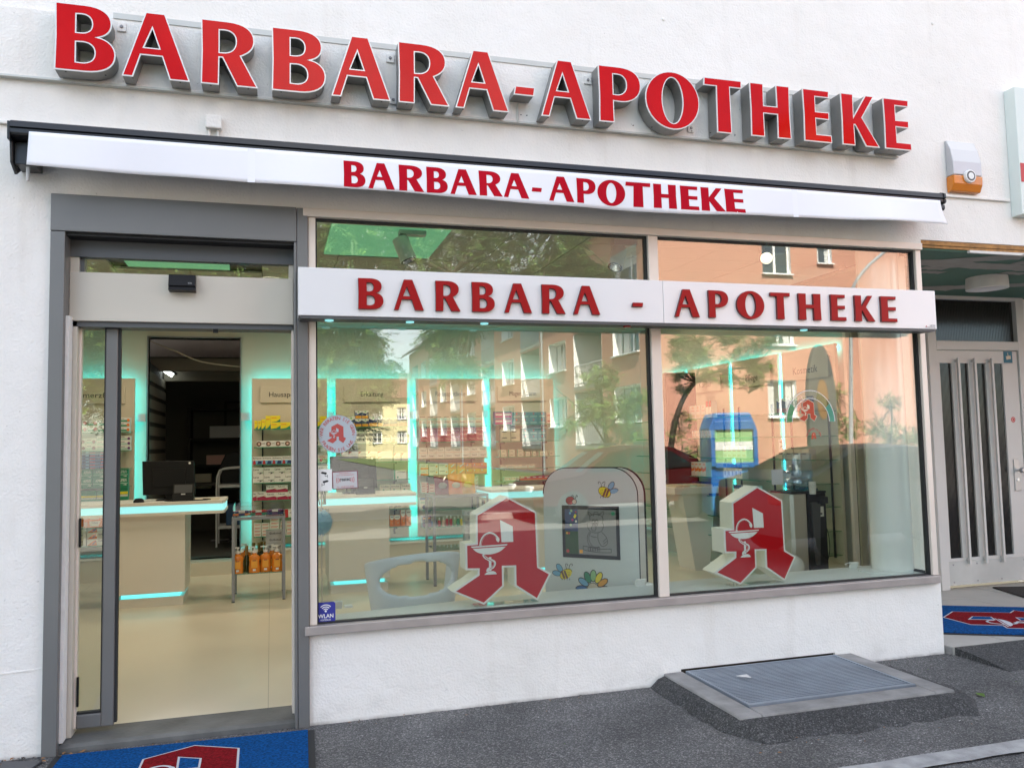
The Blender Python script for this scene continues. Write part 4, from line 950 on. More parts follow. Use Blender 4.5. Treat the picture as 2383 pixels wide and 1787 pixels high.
# plinth cupboards below
pl = thing('wall_plinth', 'long low cream plinth running under the lit wall shelves', 'plinth')
mb = MB(); mb.box(-3.2, -1.52, 5.95, 6.30, ZF, .30, 'plinth'); mb.box(-.37, XR, 5.95, 6.30, ZF, .30, 'plinth'); mb.build('plinth_front', pl)
mb = MB(); mb.box(-3.2, -1.515, 5.93, 6.30, .30, .325, 'white'); mb.box(-.372, XR, 5.93, 6.30, .30, .325, 'white'); mb.build('plinth_top', pl)
mb = MB(); mb.box(-1.495, -.389, 5.95, 6.29, ZF, .20, 'plinth'); mb.build('door_step', pl)

# ------------------------------------------------------------------ packages
STY = {}


def S(name, body, *dec): STY[name] = (body, dec)


S('stripe_disc', 'p_white', ('r', .03, .12, .97, .48, 'p_green'), ('t', 'Ibuflam', .28, .66, .26, 'ink', .40), ('d', .78, .5, .30, 'p_red'))
S('stripe_disc_or', 'p_white', ('r', .03, .12, .97, .48, 'p_green'), ('r', .08, .66, .5, .76, 'ink_grey'), ('d', .85, .45, .30, 'p_orange'))
S('stripe_disc_ma', 'p_white', ('r', .03, .12, .97, .48, 'p_mint'), ('r', .08, .66, .5, .76, 'ink_grey'), ('d', .75, .42, .28, 'p_maroon'))
S('stripe_disc_pu', 'p_white', ('r', .03, .12, .97, .48, 'p_mint'), ('r', .08, .66, .5, .76, 'ink_grey'), ('d', .85, .42, .28, 'p_purple'))
S('flat_navy', 'p_navy', ('r', .0, .6, 1, .85, 'p_blue'), ('r', .7, .1, .95, .5, 'p_sky'))
S('flat_red', 'p_navy', ('r', .0, .0, .5, .35, 'p_crimson'), ('r', .0, .6, 1, .85, 'p_blue'))
S('aspirin', 'p_green', ('t', 'ASPIRIN', .55, .58, .36, 'white', .62), ('r', .03, .34, .97, .42, 'p_mint'), ('p', [(.55, .2), (.85, .14), (.88, .2), (.85, .27)], 'white'))
S('green_yellow', 'p_green', ('r', .0, .48, 1, .62, 'p_yellow'), ('r', .0, .36, 1, .46, 'p_white'))
S('red_white', 'p_white', ('r', .0, .0, .35, 1, 'p_red'), ('r', .5, .5, .9, .6, 'ink_grey'))
S('voltaren_or', 'p_orange', ('p', [(.35, .15), (.8, .15), (.92, .9), (.30, .9)], 'p_white'), ('t', 'Voltaren', .60, .52, .36, 'p_navy', .36), ('r', .02, .2, .2, .8, 'p_salmon'))
S('voltaren_wh', 'p_white', ('p', [(0, 0), (.45, 0), (.40, .9), (.25, .6)], 'p_orange'), ('p', [(.22, .2), (.38, .7), (.42, .6), (.28, .15)], 'p_navy'), ('t', 'Voltaren', .68, .55, .34, 'p_navy', .36))
S('yellow_flat', 'p_yellow', ('p', [(0, 0), (1, 0), (1, .5), (.6, .12)], 'p_green'), ('r', .06, .62, .6, .72, 'p_orange'))
S('yellow_tall', 'p_yellow', ('p', [(0, 0), (1, 0), (1, .36), (.5, .1)], 'p_green'), ('r', .1, .7, .8, .76, 'p_orange'))
S('sun_disc', 'p_white', ('d', .22, .5, .40, 'p_brown'), ('d', .22, .5, .18, 'p_salmon'), ('t', 'Laseas', .72, .48, .3, 'ink_grey', .34))
S('baldriparan', 'p_white', ('r', 0, 0, 1, .48, 'p_sky'), ('p', [(.02, 0), (.36, 0), (.30, .46), (.12, .52)], 'p_red'), ('p', [(.5, .02), (.95, .02), (.95, .4), (.6, .45)], 'p_navy'), ('t', 'Baldriparan', .5, .70, .22, 'ink', .86))
S('baldr_green', 'p_beige', ('r', 0, 0, 1, .5, 'p_lgreen'), ('d', .25, .35, .2, 'p_red'), ('t', 'Baldriparan', .5, .70, .22, 'p_red', .86))
S('lasea', 'p_white', ('t', 'Lasea', .32, .60, .30, 'ink', .52), ('r', .44, .28, .80, .34, 'ink_grey'), ('p', [(.62, .1), (.80, .14), (.92, .36), (.7, .3)], 'ink_grey'), ('d', .94, .3, .07, 'p_lgreen'))
S('tebonin', 'p_white', ('r', 0, 0, 1, .36, 'p_crimson'), ('p', [(0, .36), (1, .36), (.75, .5), (.4, .42)], 'p_maroon'), ('t', 'Tebonin', .40, .66, .24, 'ink', .66), ('d', .85, .50, .09, 'p_salmon'))
S('red_lines', 'p_white', ('r', .1, .58, .9, .72, 'p_red'), ('r', .1, .30, .8, .42, 'p_orange'))
S('navy_orange', 'p_navy', ('r', .04, .04, .96, .36, 'p_amber'), ('p', [(0, .78), (.5, .62), (1, .78), (1, 1), (0, 1)], 'p_white'), ('d', .5, .84, .10, 'p_lgreen'))
S('navy_red', 'p_navy', ('r', .0, .0, 1, .3, 'p_maroon'), ('p', [(0, .85), (.5, .72), (1, .85), (1, 1), (0, 1)], 'p_white'), ('d', .5, .87, .08, 'p_lgreen'))
S('acc', 'p_white', ('p', [(.0, 1), (.2, .52), (1, .52), (1, 1)], 'p_black'), ('t', 'ACC', .62, .62, .30, 'white', .42), ('r', .3, .2, .9, .3, 'p_grey'))
S('acc_tall', 'p_white', ('p', [(.0, 1), (.2, .66), (1, .66), (1, 1)], 'p_black'), ('t', 'ACC', .62, .73, .2, 'white', .5), ('d', .35, .3, .16, 'p_grey'), ('r', .05, .05, .95, .12, 'p_orange'))
S('red_corner', 'p_white', ('p', [(0, 1), (.35, 1), (0, .55)], 'p_red'), ('r', .2, .45, .9, .55, 'p_grey'), ('r', .1, .12, .95, .2, 'p_salmon'))
S('green_side', 'p_white', ('r', 0, 0, .14, 1, 'p_green'), ('d', .32, .2, .10, 'p_green'), ('r', .25, .7, .9, .78, 'p_grey'))
S('soledum', 'p_beige', ('t', 'Soledum', .48, .60, .30, 'ink', .80), ('d', .35, .25, .12, 'p_green'), ('r', .6, .15, .9, .25, 'p_lgreen'))
S('stack_pale', 'p_beige', ('r', .05, .45, .6, .65, 'ink_grey'))
S('orange_dome', 'p_orange', ('p', [(0, 1), (0, .72), (.25, .60), (.5, .56), (.75, .60), (1, .72), (1, 1)], 'p_white'), ('t', '44', .6, .22, .18, 'p_beige', .3), ('r', .15, .8, .85, .86, 'ink_grey'))
S('beige_green', 'p_beige', ('r', .04, .08, .96, .5, 'p_mint'), ('r', .1, .66, .75, .78, 'ink_grey'))
S('crimson', 'p_crimson', ('t', 'Thera', .5, .38, .42, 'p_salmon', .72))
S('vomex', 'p_white', ('t', 'Vomex A', .5, .34, .36, 'ink', .62), ('r', 0, 0, 1, .08, 'p_salmon'))
S('white_orange', 'p_white', ('r', 0, 0, 1, .38, 'p_orange'), ('d', .82, .66, .14, 'p_amber'), ('r', .1, .62, .6, .7, 'ink_grey'))
S('white_amber_dot', 'p_white', ('r', .1, .62, .65, .72, 'ink_grey'), ('d', .84, .5, .17, 'p_amber'))
S('amber', 'p_amber', ('p', [(0, 0), (1, 0), (1, .7), (.3, .3)], 'p_orange'), ('p', [(.25, .4), (.4, .25), (.8, .8), (.7, .85)], 'p_white'))
S('orange_dot', 'p_orange', ('d', .3, .7, .14, 'p_white'), ('r', .0, .0, 1, .16, 'p_red'), ('r', .5, .5, .95, .9, 'p_amber'))
S('pinkish', 'p_salmon', ('p', [(.7, 0), (1, 0), (1, 1)], 'p_red'), ('r', .1, .4, .5, .6, 'p_red'))
S('white_red_mark', 'p_white', ('p', [(.78, .3), (.95, .75), (1, .75), (.83, .3)], 'p_red'), ('r', .08, .4, .6, .6, 'ink_grey'))
S('dark_white', 'p_grey', ('r', 0, 0, .55, 1, 'p_white'), ('r', .58, .2, 1, .8, 'p_black'))
S('sky_tall', 'p_white', ('r', 0, .82, 1, 1, 'p_blue'), ('r', .05, .5, .95, .7, 'p_mint'), ('d', .5, .22, .18, 'p_navy'))
S('red_fade', 'p_red', ('r', 0, 0, .3, 1, 'p_beige'))
S('purple', 'p_purple', ('r', .1, .3, .9, .7, 'p_navy'), ('r', .2, .75, .8, .85, 'p_amber'))
S('magenta', 'p_magenta', ('r', .1, .4, .9, .6, 'p_white'), ('r', 0, .8, 1, 1, 'p_teal'))
S('teal', 'p_teal', ('d', .5, .72, .14, 'p_red'), ('r', .1, .2, .9, .32, 'p_mint'))
S('lefax', 'p_beige', ('r', 0, 0, .16, 1, 'p_green'), ('t', 'Lefax', .55, .34, .34, 'ink', .45))
S('white_red_base', 'p_white', ('r', .08, .25, .92, .75, 'p_red'), ('r', .14, .38, .8, .62, 'p_white'))
S('orange_red', 'p_red', ('r', 0, .0, 1, .4, 'p_orange'), ('r', .1, .6, .7, .8, 'p_white'))
S('cream_heart', 'p_white', ('d', .5, .82, .12, 'p_salmon'), ('r', .2, .55, .8, .62, 'p_pink'), ('r', .15, .1, .85, .3, 'p_beige'))
S('white_flame', 'p_white', ('p', [(.0, .3), (1, .4), (1, .7), (.5, .5), (0, .62)], 'p_orange'), ('r', .2, .8, .8, .86, 'p_orange'))
S('white_navytop', 'p_white', ('r', 0, .72, 1, 1, 'p_navy'), ('r', .3, .2, .7, .5, 'p_grey'))
S('navy', 'p_navy', ('r', .3, .5, .7, .8, 'p_blue'), ('d', .5, .3, .12, 'p_white'))
S('red_top', 'p_white', ('r', 0, .65, 1, 1, 'p_red'))
_bm = {}


def box_mesh(sty, w_, h_, d_):
    k = (sty, round(w_, 3), round(h_, 3), round(d_, 3))
    if k in _bm: return _bm[k]
    body, dec = STY[sty]; mb = MB(); mb.box(-w_ / 2, w_ / 2, 0, d_, 0, h_, body); y = -.0006
    for i, d in enumerate(dec):
        y = -.0006 - .0003 * i
        if d[0] == 'r': quad(mb, (d[1] - .5) * w_, (d[3] - .5) * w_, d[2] * h_, d[4] * h_, y, d[5])
        elif d[0] == 'd': disc(mb, (d[1] - .5) * w_, d[2] * h_, d[3] * h_, y, d[4], 12)
        elif d[0] == 'p': mb.add([((a - .5) * w_, y, b * h_) for a, b in d[1]], [tuple(range(len(d[1])))], d[2])
        elif d[0] == 't': add_text(mb, d[1], d[5], (d[2] - .5) * w_, y, d[3] * h_, d[4] * h_ * 1.35, res=1, width=d[6] * w_, bold=.01)
    me = bpy.data.meshes.new('medicine_box'); me.from_pydata(mb.v, [], mb.f)
    for q in mb.mats: me.materials.append(MAT[q])
    me.polygons.foreach_set('material_index', mb.m); me.update(); _bm[k] = me
    return me


BR = random.Random(17)
NBOX = [0]


SMALL = MB()
ORD = ['top', 'second', 'third', 'fourth', 'fifth', 'sixth', 'lowest']
NTH = ['first', 'second', 'third', 'fourth', 'fifth', 'sixth', 'seventh', 'eighth', 'ninth', 'tenth']


def col_word(i, n):
    if n == 1: return ''
    if n == 2: return ', left' if i == 0 else ', right'
    return ', leftmost' if i == 0 else (', rightmost' if i == n - 1 else ', %s from left' % NTH[i])


def layer_word(r, n):
    if n == 1: return ''
    return ', ' + {2: ('lower', 'upper'), 3: ('bottom', 'middle', 'top')}.get(n, ('bottom', 'second', 'third', 'fourth', 'fifth', 'sixth')[:n - 1] + ('top',))[r] + ' layer'


def put(sty, x, y, z, w_, h_, d_, label, group, rz=0.0, name='medicine_box'):
    me = box_mesh(sty, w_, h_, d_); loc = (x + BR.uniform(-.002, .002), y + BR.uniform(-.004, .004), z + .0004); rot = rz + BR.uniform(-.03, .03)
    if h_ < .05 and rz == 0.0:      # flat packs too small to pick apart singly
        mt = Matrix.Translation(loc) @ Matrix.Rotation(rot, 4, 'Z')
        for p in me.polygons: SMALL.add([me.vertices[i].co for i in p.vertices], [tuple(range(len(p.vertices)))], me.materials[p.material_index].name, mt)
        return
    o = bpy.data.objects.new(name, me); COL.objects.link(o)
    o.location = loc; o.rotation_euler = (0, 0, rot); NBOX[0] += 1
    return tag(o, label, 'medicine box', group)


def row(unit, sh_, sty, spans, hpx, rows, what, w_n=None, depth=.09):
    """spans: list of (u0,u1) pixel spans of single boxes on a shelf"""
    z0 = ZS[unit][sh_]; un = unit.replace(' / ', ' ')
    group = '%s on the %s shelf under the %s sign' % (what[1], ORD[sh_], un)
    vis = [s for s in spans if not (243 < sum(s) / 2 < 270 or 688 < sum(s) / 2 < 729 or sum(s) / 2 < 170)]
    for i, (u0, u1) in enumerate(vis):
        x0, x1 = AX(u0, 1050, YB), AX(u1, 1050, YB); h_ = hpx * (YB + 5) / FPX / .957
        for r in range(rows):
            put(sty, (x0 + x1) / 2, YB, z0 + r * (h_ + .001), (x1 - x0) - .003, h_, depth, '%s, %s %s shelf%s%s' % (what[0], ORD[sh_], un, col_word(i, len(vis)), layer_word(r, rows)), group)


def seq(u0, w_, n): return [(u0 + i * w_, u0 + (i + 1) * w_) for i in range(n)]


U = 'Schmerzfrei'
row(U, 0, 'stripe_disc', seq(130, 24, 5), 12, 2, ('white box with red dot', 'red dotted boxes'))
row(U, 0, 'stripe_disc_or', [(274, 302)], 9.5, 3, ('white box with orange dot', 'orange dotted boxes'))
row(U, 1, 'stripe_disc_ma', seq(126, 24.5, 4), 12.5, 2, ('white box with maroon dot', 'maroon dotted boxes'))
row(U, 1, 'stripe_disc_pu', [(224, 250), (250, 276), (276, 304)], 9.5, 3, ('white box with purple dot', 'purple dotted boxes'))
row(U, 2, 'flat_navy', [(146, 178), (178, 209), (252, 284)], 6, 6, ('flat navy blue pack', 'flat navy packs'))
row(U, 2, 'flat_red', [(209, 234), (234, 252)], 6, 6, ('flat navy pack with a red edge', 'flat red edged packs'))
row(U, 3, 'red_white', [(162, 188)], 12, 3, ('white box with a red left side', 'red sided boxes'))
row(U, 3, 'aspirin', seq(189, 27.5, 4), 17, 2, ('green box with white capitals', 'green lettered boxes'))
row(U, 4, 'green_yellow', seq(178, 24, 3), 27, 1, ('low green box with yellow stripe', 'low green boxes'))
row(U, 4, 'green_yellow', [(272, 299)], 37, 1, ('tall green box with yellow stripe', 'tall green box'))
row(U, 5, 'voltaren_or', [(154, 196), (197, 240)], 13.5, 3, ('orange and white tube box', 'orange lettered boxes'))
row(U, 6, 'voltaren_wh', [(150, 204), (205, 258)], 12.5, 3, ('white tube box with orange corner', 'white lettered boxes'))
U = 'Hausapotheke'
row(U, 0, 'yellow_tall', [(592, 600), (600, 608)], 18, 1, ('small upright yellow box', 'small yellow boxes'))
row(U, 0, 'yellow_tall', [(608, 618)], 21, 1, ('middle sized upright yellow box', 'middle yellow box')); row(U, 0, 'yellow_tall', [(618, 630)], 28, 1, ('tallest upright yellow box', 'tall yellow box'))
row(U, 0, 'yellow_flat', [(630, 653)], 14, 2, ('stacked wide yellow box', 'stacked yellow boxes')); row(U, 0, 'yellow_flat', seq(653, 23, 4), 14, 1, ('single wide yellow box', 'single yellow boxes'))
row(U, 0, 'yellow_tall', [(745, 760)], 26, 1, ('upright yellow box beside the post', 'right yellow box'))
row(U, 1, 'sun_disc', seq(598, 22, 7), 13, 1, ('low white box with a brown flower disc', 'flower disc boxes'))
row(U, 2, 'baldriparan', seq(587, 23, 5), 16, 1, ('white and blue box', 'blue lettered boxes')); row(U, 2, 'baldr_green', [(722, 742), (742, 763)], 16, 1, ('beige and green box', 'green lettered boxes'))
row(U, 3, 'lasea', seq(588, 25, 7), 16, 2, ('white box with thin black lettering', 'white lettered boxes'))
row(U, 4, 'tebonin', [(588, 598), (598, 619)], 18, 1, ('low crimson based box', 'left crimson boxes')); row(U, 4, 'tebonin', seq(619, 25.5, 2), 15.5, 2, ('stacked crimson based box', 'stacked crimson boxes')); row(U, 4, 'tebonin', seq(670, 25, 3), 17, 1, ('single crimson based box', 'right crimson boxes'))
row(U, 5, 'red_white', [(662, 685), (686, 709)], 17, 1, ('white box with red left side', 'red sided boxes'))
row(U, 6, 'red_lines', [(591, 608), (609, 627)], 6.7, 4, ('red lined box, low stack', 'red lined boxes')); row(U, 6, 'red_lines', [(628, 650)], 7.2, 5, ('red lined box, tallest stack', 'tall stack of boxes')); row(U, 6, 'red_lines', [(652, 665), (666, 680), (681, 700), (701, 720)], 7.5, 4, ('red lined box, right stacks', 'right stacks of boxes'))
U = 'Erkältung'
row(U, 0, 'navy_orange', [(808, 827)], 23, 1, ('tall navy and orange box', 'left navy box')); row(U, 0, 'navy_orange', [(827, 843), (843, 859)], 18, 2, ('stacked navy and orange box', 'stacked navy boxes')); row(U, 0, 'navy_orange', [(859, 879), (879, 892)], 23, 1, ('single navy and orange box', 'right navy boxes'))
row(U, 0, 'navy_red', [(892, 906), (906, 925)], 20, 1, ('navy and maroon box', 'maroon based boxes')); row(U, 0, 'navy_red', [(925, 949)], 30, 1, ('tallest navy and maroon box at the right end', 'tall maroon based box'))
row(U, 1, 'acc', [(809, 828), (828, 849), (849, 869), (869, 889)], 10, 3, ('small black topped white box', 'stacked black and white boxes')); row(U, 1, 'acc_tall', [(889, 909), (909, 929), (929, 942), (942, 953)], 18, 1, ('taller black topped white box', 'single black and white boxes'))
row(U, 2, 'red_corner', [(794, 811), (811, 834), (834, 856), (856, 878), (878, 913)], 11.5, 2, ('white box with red corner', 'red cornered boxes')); row(U, 2, 'red_corner', [(916, 932), (934, 950)], 18, 1, ('upright white box with red corner at the right end', 'upright red cornered boxes'))
row(U, 3, 'green_side', [(793, 806)], 13, 1, ('low white and green box left of the monitor', 'left green sided box')); row(U, 3, 'green_side', [(915, 945)], 20, 1, ('white box with green side right of the monitor', 'right green sided box'))
row(U, 4, 'soledum', [(883, 907), (908, 931), (932, 955)], 16, 1, ('beige box with black lettering', 'beige lettered boxes'))
row(U, 5, 'stack_pale', [(906, 917), (917, 941)], 8, 3, ('pale flat box in a stack', 'pale stacked boxes')); row(U, 5, 'stack_pale', [(942, 952)], 26, 1, ('upright pale box at the right end', 'upright pale box'))
row(U, 6, 'orange_dome', [(906, 915), (916, 930)], 24, 1, ('shorter orange box with white domed top', 'short orange boxes')); row(U, 6, 'orange_dome', [(931, 942), (943, 955)], 35, 1, ('taller orange box with white domed top', 'tall orange boxes'))
U = 'Reiseapotheke'
row(U, 0, 'beige_green', seq(976, 18.7, 8), 12, 2, ('beige and mint box', 'beige mint boxes'))
row(U, 1, 'crimson', seq(979, 18.4, 8), 10, 3, ('small crimson box', 'crimson boxes'))
row(U, 2, 'vomex', seq(975, 19.8, 8), 12.5, 2, ('white box with black lettering', 'white lettered boxes'))
row(U, 3, 'white_orange', [(978, 997)], 13, 2, ('white box with orange base', 'orange based boxes')); row(U, 3, 'white_amber_dot', [(998, 1019), (1020, 1042)], 13, 2, ('white box with an amber dot', 'amber dotted boxes')); row(U, 3, 'amber', [(1043, 1062), (1063, 1082)], 13, 2, ('amber box with white flash', 'amber boxes')); row(U, 3, 'orange_dot', [(1083, 1098), (1098, 1116), (1116, 1133)], 12.5, 2, ('orange box with white dot', 'orange boxes'))
row(U, 4, 'pinkish', [(979, 996)], 5.5, 4, ('flat pink box in the stack of four', 'pink stack')); row(U, 4, 'pinkish', [(997, 1019), (1020, 1043)], 6, 3, ('flat pink box in the stacks of three', 'pink stacks')); row(U, 4, 'stack_pale', [(1044, 1058)], 10, 2, ('pale flat box beside the pink ones', 'pale flat boxes')); row(U, 4, 'white_red_mark', [(1059, 1080)], 9, 3, ('white box with red mark, lower stack', 'lower marked boxes')); row(U, 4, 'white_red_mark', [(1081, 1112)], 8, 4, ('white box with red mark, taller stack', 'taller marked boxes'))
row(U, 5, 'sky_tall', [(976, 996)], 27, 1, ('white and blue upright box', 'blue upright box')); row(U, 5, 'dark_white', [(1112, 1124)], 7.5, 4, ('small black and white box in a stack', 'black and white stack')); row(U, 5, 'red_fade', [(1126, 1140)], 21, 1, ('red and beige box at the right end', 'red end box'))
row(U, 6, 'purple', [(980, 990), (991, 1002)], 24, 1, ('dark purple upright box left of the spray bottles', 'purple boxes'))
U = 'Magen / Darm'
row(U, 0, 'magenta', [(1153, 1173), (1174, 1193)], 15, 2, ('magenta box', 'magenta boxes')); row(U, 0, 'teal', seq(1194, 19.8, 4), 14, 2, ('teal box', 'teal boxes')); row(U, 0, 'pinkish', [(1274, 1290)], 13, 2, ('salmon box', 'salmon boxes'))
row(U, 1, 'stack_pale', [(1168, 1189), (1190, 1211)], 14, 2, ('pale box with dark line', 'pale lined boxes')); row(U, 1, 'teal', seq(1213, 20, 3), 14, 2, ('teal box', 'teal boxes'))
row(U, 2, 'lefax', [(1163, 1179), (1182, 1198), (1202, 1218)], 8, 2, ('small beige box with green side', 'beige lettered boxes')); row(U, 2, 'lefax', [(1222, 1233), (1238, 1247), (1253, 1274), (1277, 1288)], 11, 1, ('taller beige box with green side', 'right beige boxes'))
row(U, 3, 'beige_green', seq(1164, 16, 5), 8, 1, ('low beige box in a single line', 'low beige boxes'))
row(U, 4, 'white_red_base', [(1173, 1187), (1188, 1199), (1200, 1207)], 8.5, 1, ('white box with red panel', 'red panel boxes')); row(U, 4, 'orange_red', seq(1209, 14, 5), 9, 1, ('low orange red box', 'orange red boxes'))

# spray bottles on the lowest shelf of Reiseapotheke
cols = ['p_blue', 'p_navy', 'p_red', 'p_salmon', 'p_red', 'p_red', 'p_lgreen', 'p_green', 'p_yellow', 'p_yellow']
labs = ['blue spray bottle left of the row on the shelf behind the bags', 'navy spray bottle second in the row behind the bags', 'short red spray bottle third in the row', 'red and white spray bottle fourth in the row', 'taller red spray bottle in the middle of the row', 'taller red spray bottle just left of the green ones', 'light green spray bottle in the row', 'dark green spray bottle in the row', 'short yellow spray bottle beside the green ones', 'taller yellow spray bottle at the right end of the row']
for i, (c, l) in enumerate(zip(cols, labs)):
    u = [1005, 1014, 1023, 1033, 1041, 1050, 1059, 1067, 1075, 1083][i]; x = AX(u, 1200, YB); h_ = [.10, .12, .11, .11, .13, .13, .11, .125, .115, .125][i]
    t = thing('spray_bottle', l, 'bottle', 'spray bottles on the lowest shelf', (x, YB + .03, ZS['Reiseapotheke'][6]))
    mb = MB(); mb.lathe([(.018, 0), (.021, .005), (.021, h_ * .6), (.012, h_ * .72)], c, 12); mb.build('bottle_body', t, smooth=True)
    mb = MB(); mb.lathe([(.009, h_ * .72), (.010, h_ * .98), (.005, h_ * 1.05)], 'white', 10); mb.build('spray_cap', t, smooth=True)

# ------------------------------------------------------------------ right wall shelves (wall faces left)
rw = thing('wall_shelf', 'long lit shelf wall with glass boards on the right side of the pharmacy', 'shelf')
XP = XR - .05
secs = [(1.75, 2.62), (2.70, 3.62), (3.70, 4.70), (4.80, 5.80)]
for (a, b) in secs:
    mb = MB(); mb.box(XP, XP + .03, a, b, .30, ZTOP, 'panel_cream'); mb.build('back_panel', rw)
    mb = MB(); mb.box(XP + .035, XP + .05, a + .02, b - .02, ZTOP - .05, ZTOP - .02, 'led_cyan'); 
    if a > 2: mb.box(XP + .035, XP + .05, a + .015, a + .04, .4, ZTOP - .05, 'led_cyan')
    mb.box(XP + .035, XP + .05, b - .04, b - .015, .4, ZTOP - .05, 'led_cyan'); mb.build('led_strip', rw)
RZ = [1.84, 1.60, 1.37, 1.14, .92, .69, .46]
for (a, b) in secs:
    for z in RZ:
        mb = MB(); mb.box(XP - .26, XP - .005, a + .02, b - .02, z - .009, z, 'shelf_glass'); mb.box(XP - .264, XP - .26, a + .02, b - .02, z - .010, z - .001, 'p_green'); mb.build('glass_board', rw)
    mb = MB()
    for yy in (a + .13, b - .13): mb.box(XP - .014, XP, yy - .009, yy + .009, .42, 1.95, 'shelf_upright')
    mb.build('upright', rw)
    mb = MB(); c = (a + b) / 2; mb.box(XP - .03, XP, c - .36, c + .36, 2.175, 2.385, 'panel_cream'); mb.build('sign_board', rw)
rt = MB()
for nm, (a, b) in zip(('Kosmetik', 'Pflege', 'Körper', 'Wellness'), secs):
    v, f, xa, xb = text_geo(nm, 2); sz = .105
    rt.add(v, f, 'ink', Matrix.Translation((XP - .0315, (a + b) / 2, 2.235)) @ Matrix.Rotation(-PI / 2, 4, 'Z') @ Matrix.Rotation(PI / 2, 4, 'X') @ Matrix.Diagonal((sz, sz, 1, 1)) @ Matrix.Translation((-(xa + xb) / 2, 0, 0)))
rt.build('lettering', rw)


def rrow(sec, sh_, sty, y0, y1, n, h_, rows, what):
    z0 = RZ[sh_]; ordn = ['top', 'second', 'third', 'fourth', 'fifth', 'sixth', 'lowest'][sh_]; nm = ('Kosmetik', 'Pflege', 'Körper', 'Wellness')[sec]
    wd = (y1 - y0) / n
    for i in range(n):
        for r in range(rows):
            put(sty, XP - .235, y0 + (i + .5) * wd, z0 + r * (h_ + .001), wd - .006, h_, .08, '%s, %s right wall shelf under %s%s%s' % (what, ordn, nm, col_word(n - 1 - i, n), layer_word(r, rows)), '%s on the %s %s shelf' % (what, ordn, nm), -PI / 2)


rrow(2, 0, 'cream_heart', 3.85, 4.35, 4, .16, 1, 'tall cream box'); rrow(2, 0, 'red_top', 3.72, 3.84, 2, .20, 1, 'white box with red top'); rrow(2, 1, 'cream_heart', 3.75, 4.2, 6, .09, 1, 'small cream box')
rrow(2, 3, 'white_flame', 3.9, 4.35, 5, .17, 1, 'white box with orange flame'); rrow(1, 3, 'white_navytop', 3.1, 3.5, 5, .16, 1, 'slim white box with navy top'); rrow(2, 4, 'navy', 3.75, 4.45, 9, .15, 1, 'navy box in a long line')
rrow(1, 2, 'cream_heart', 3.0, 3.5, 5, .13, 1, 'cream box'); rrow(1, 4, 'white_navytop', 2.85, 3.3, 5, .15, 1, 'slim white box'); rrow(0, 0, 'navy_red', 1.9, 2.4, 5, .15, 1, 'navy and maroon box'); rrow(0, 2, 'stack_pale', 1.9, 2.4, 4, .1, 1, 'pale box')
rrow(0, 3, 'white_navytop', 2.2, 2.5, 3, .12, 1, 'slim box'); rrow(0, 4, 'navy', 1.9, 2.1, 1, .17, 1, 'single dark box'); rrow(3, 1, 'magenta', 4.95, 5.3, 3, .14, 1, 'magenta box'); rrow(3, 3, 'navy', 5.0, 5.4, 3, .12, 1, 'dark blue box'); rrow(3, 4, 'navy_red', 5.0, 5.3, 3, .13, 1, 'dark box')
rrow(1, 5, 'voltaren_wh', 2.75, 3.3, 2, .19, 1, 'large white box'); rrow(0, 6, 'green_side', 1.85, 2.1, 2, .22, 1, 'tall green sided box')
# end posts of the shelf wall
for i, (x, y) in enumerate(((5.20, 1.52), (5.37, 1.50))):
    mb = MB(); mb.box(x - .022, x + .022, y - .02, y + .02, ZF, ZC, 'alu_champagne'); mb.box(x + .022, x + .034, y - .012, y + .012, ZF, ZC, 'gasket'); tag(mb.build('metal_post'), ['slender metal post at the end of the right shelf wall', 'slender metal post next to the white round column'][i], 'post')

# ------------------------------------------------------------------ counters with tills
def counter(label, x0, x1, tx0, tx1, y=4.0):
    t = thing('service_counter', label, 'counter')
    mb = MB(); mb.box(x0, x1, y, y + .62, .175, .945, 'counter_front'); mb.build('counter_body', t, bevel=.004)
    mb = MB(); mb.box(x0 + .02, x1 - .015, y + .03, y + .58, ZF, .13, 'counter_front'); mb.build('counter_foot', t)
    mb = MB(); mb.box(x0 + .06, x1 - .05, y + .06, y + .56, .131, .174, 'led_foot'); mb.build('foot_light', t)
    mb = MB(); mb.prism([(tx0, y - .06), (tx1 - .02, y - .06), (tx1, y + .02), (tx1, y + .62), (tx0, y + .62)], 1.045, 1.075, 'counter_front', 'z'); mb.prism([(tx0, y - .06), (tx1 - .02, y - .06), (tx1, y + .02), (tx1, y + .62), (tx0, y + .62)], .945, .975, 'counter_front', 'z'); mb.build('counter_top', t)
    mb = MB(); mb.prism([(tx0, y - .055), (tx1 - .025, y - .055), (tx1 - .008, y + .02), (tx1 - .008, y + .61), (tx0, y + .61)], .9755, 1.0445, 'led_soft', 'z'); mb.build('light_band', t)
    return t
counter('left service counter with cyan light band seen through the open door', -1.49, -.835, -2.6, -.455)
counter('middle service counter with cyan light band behind the grey chair', .585, 1.225, .35, 1.53)
counter('right service counter behind the children kiosk', 2.65, 3.35, 2.35, 3.55)


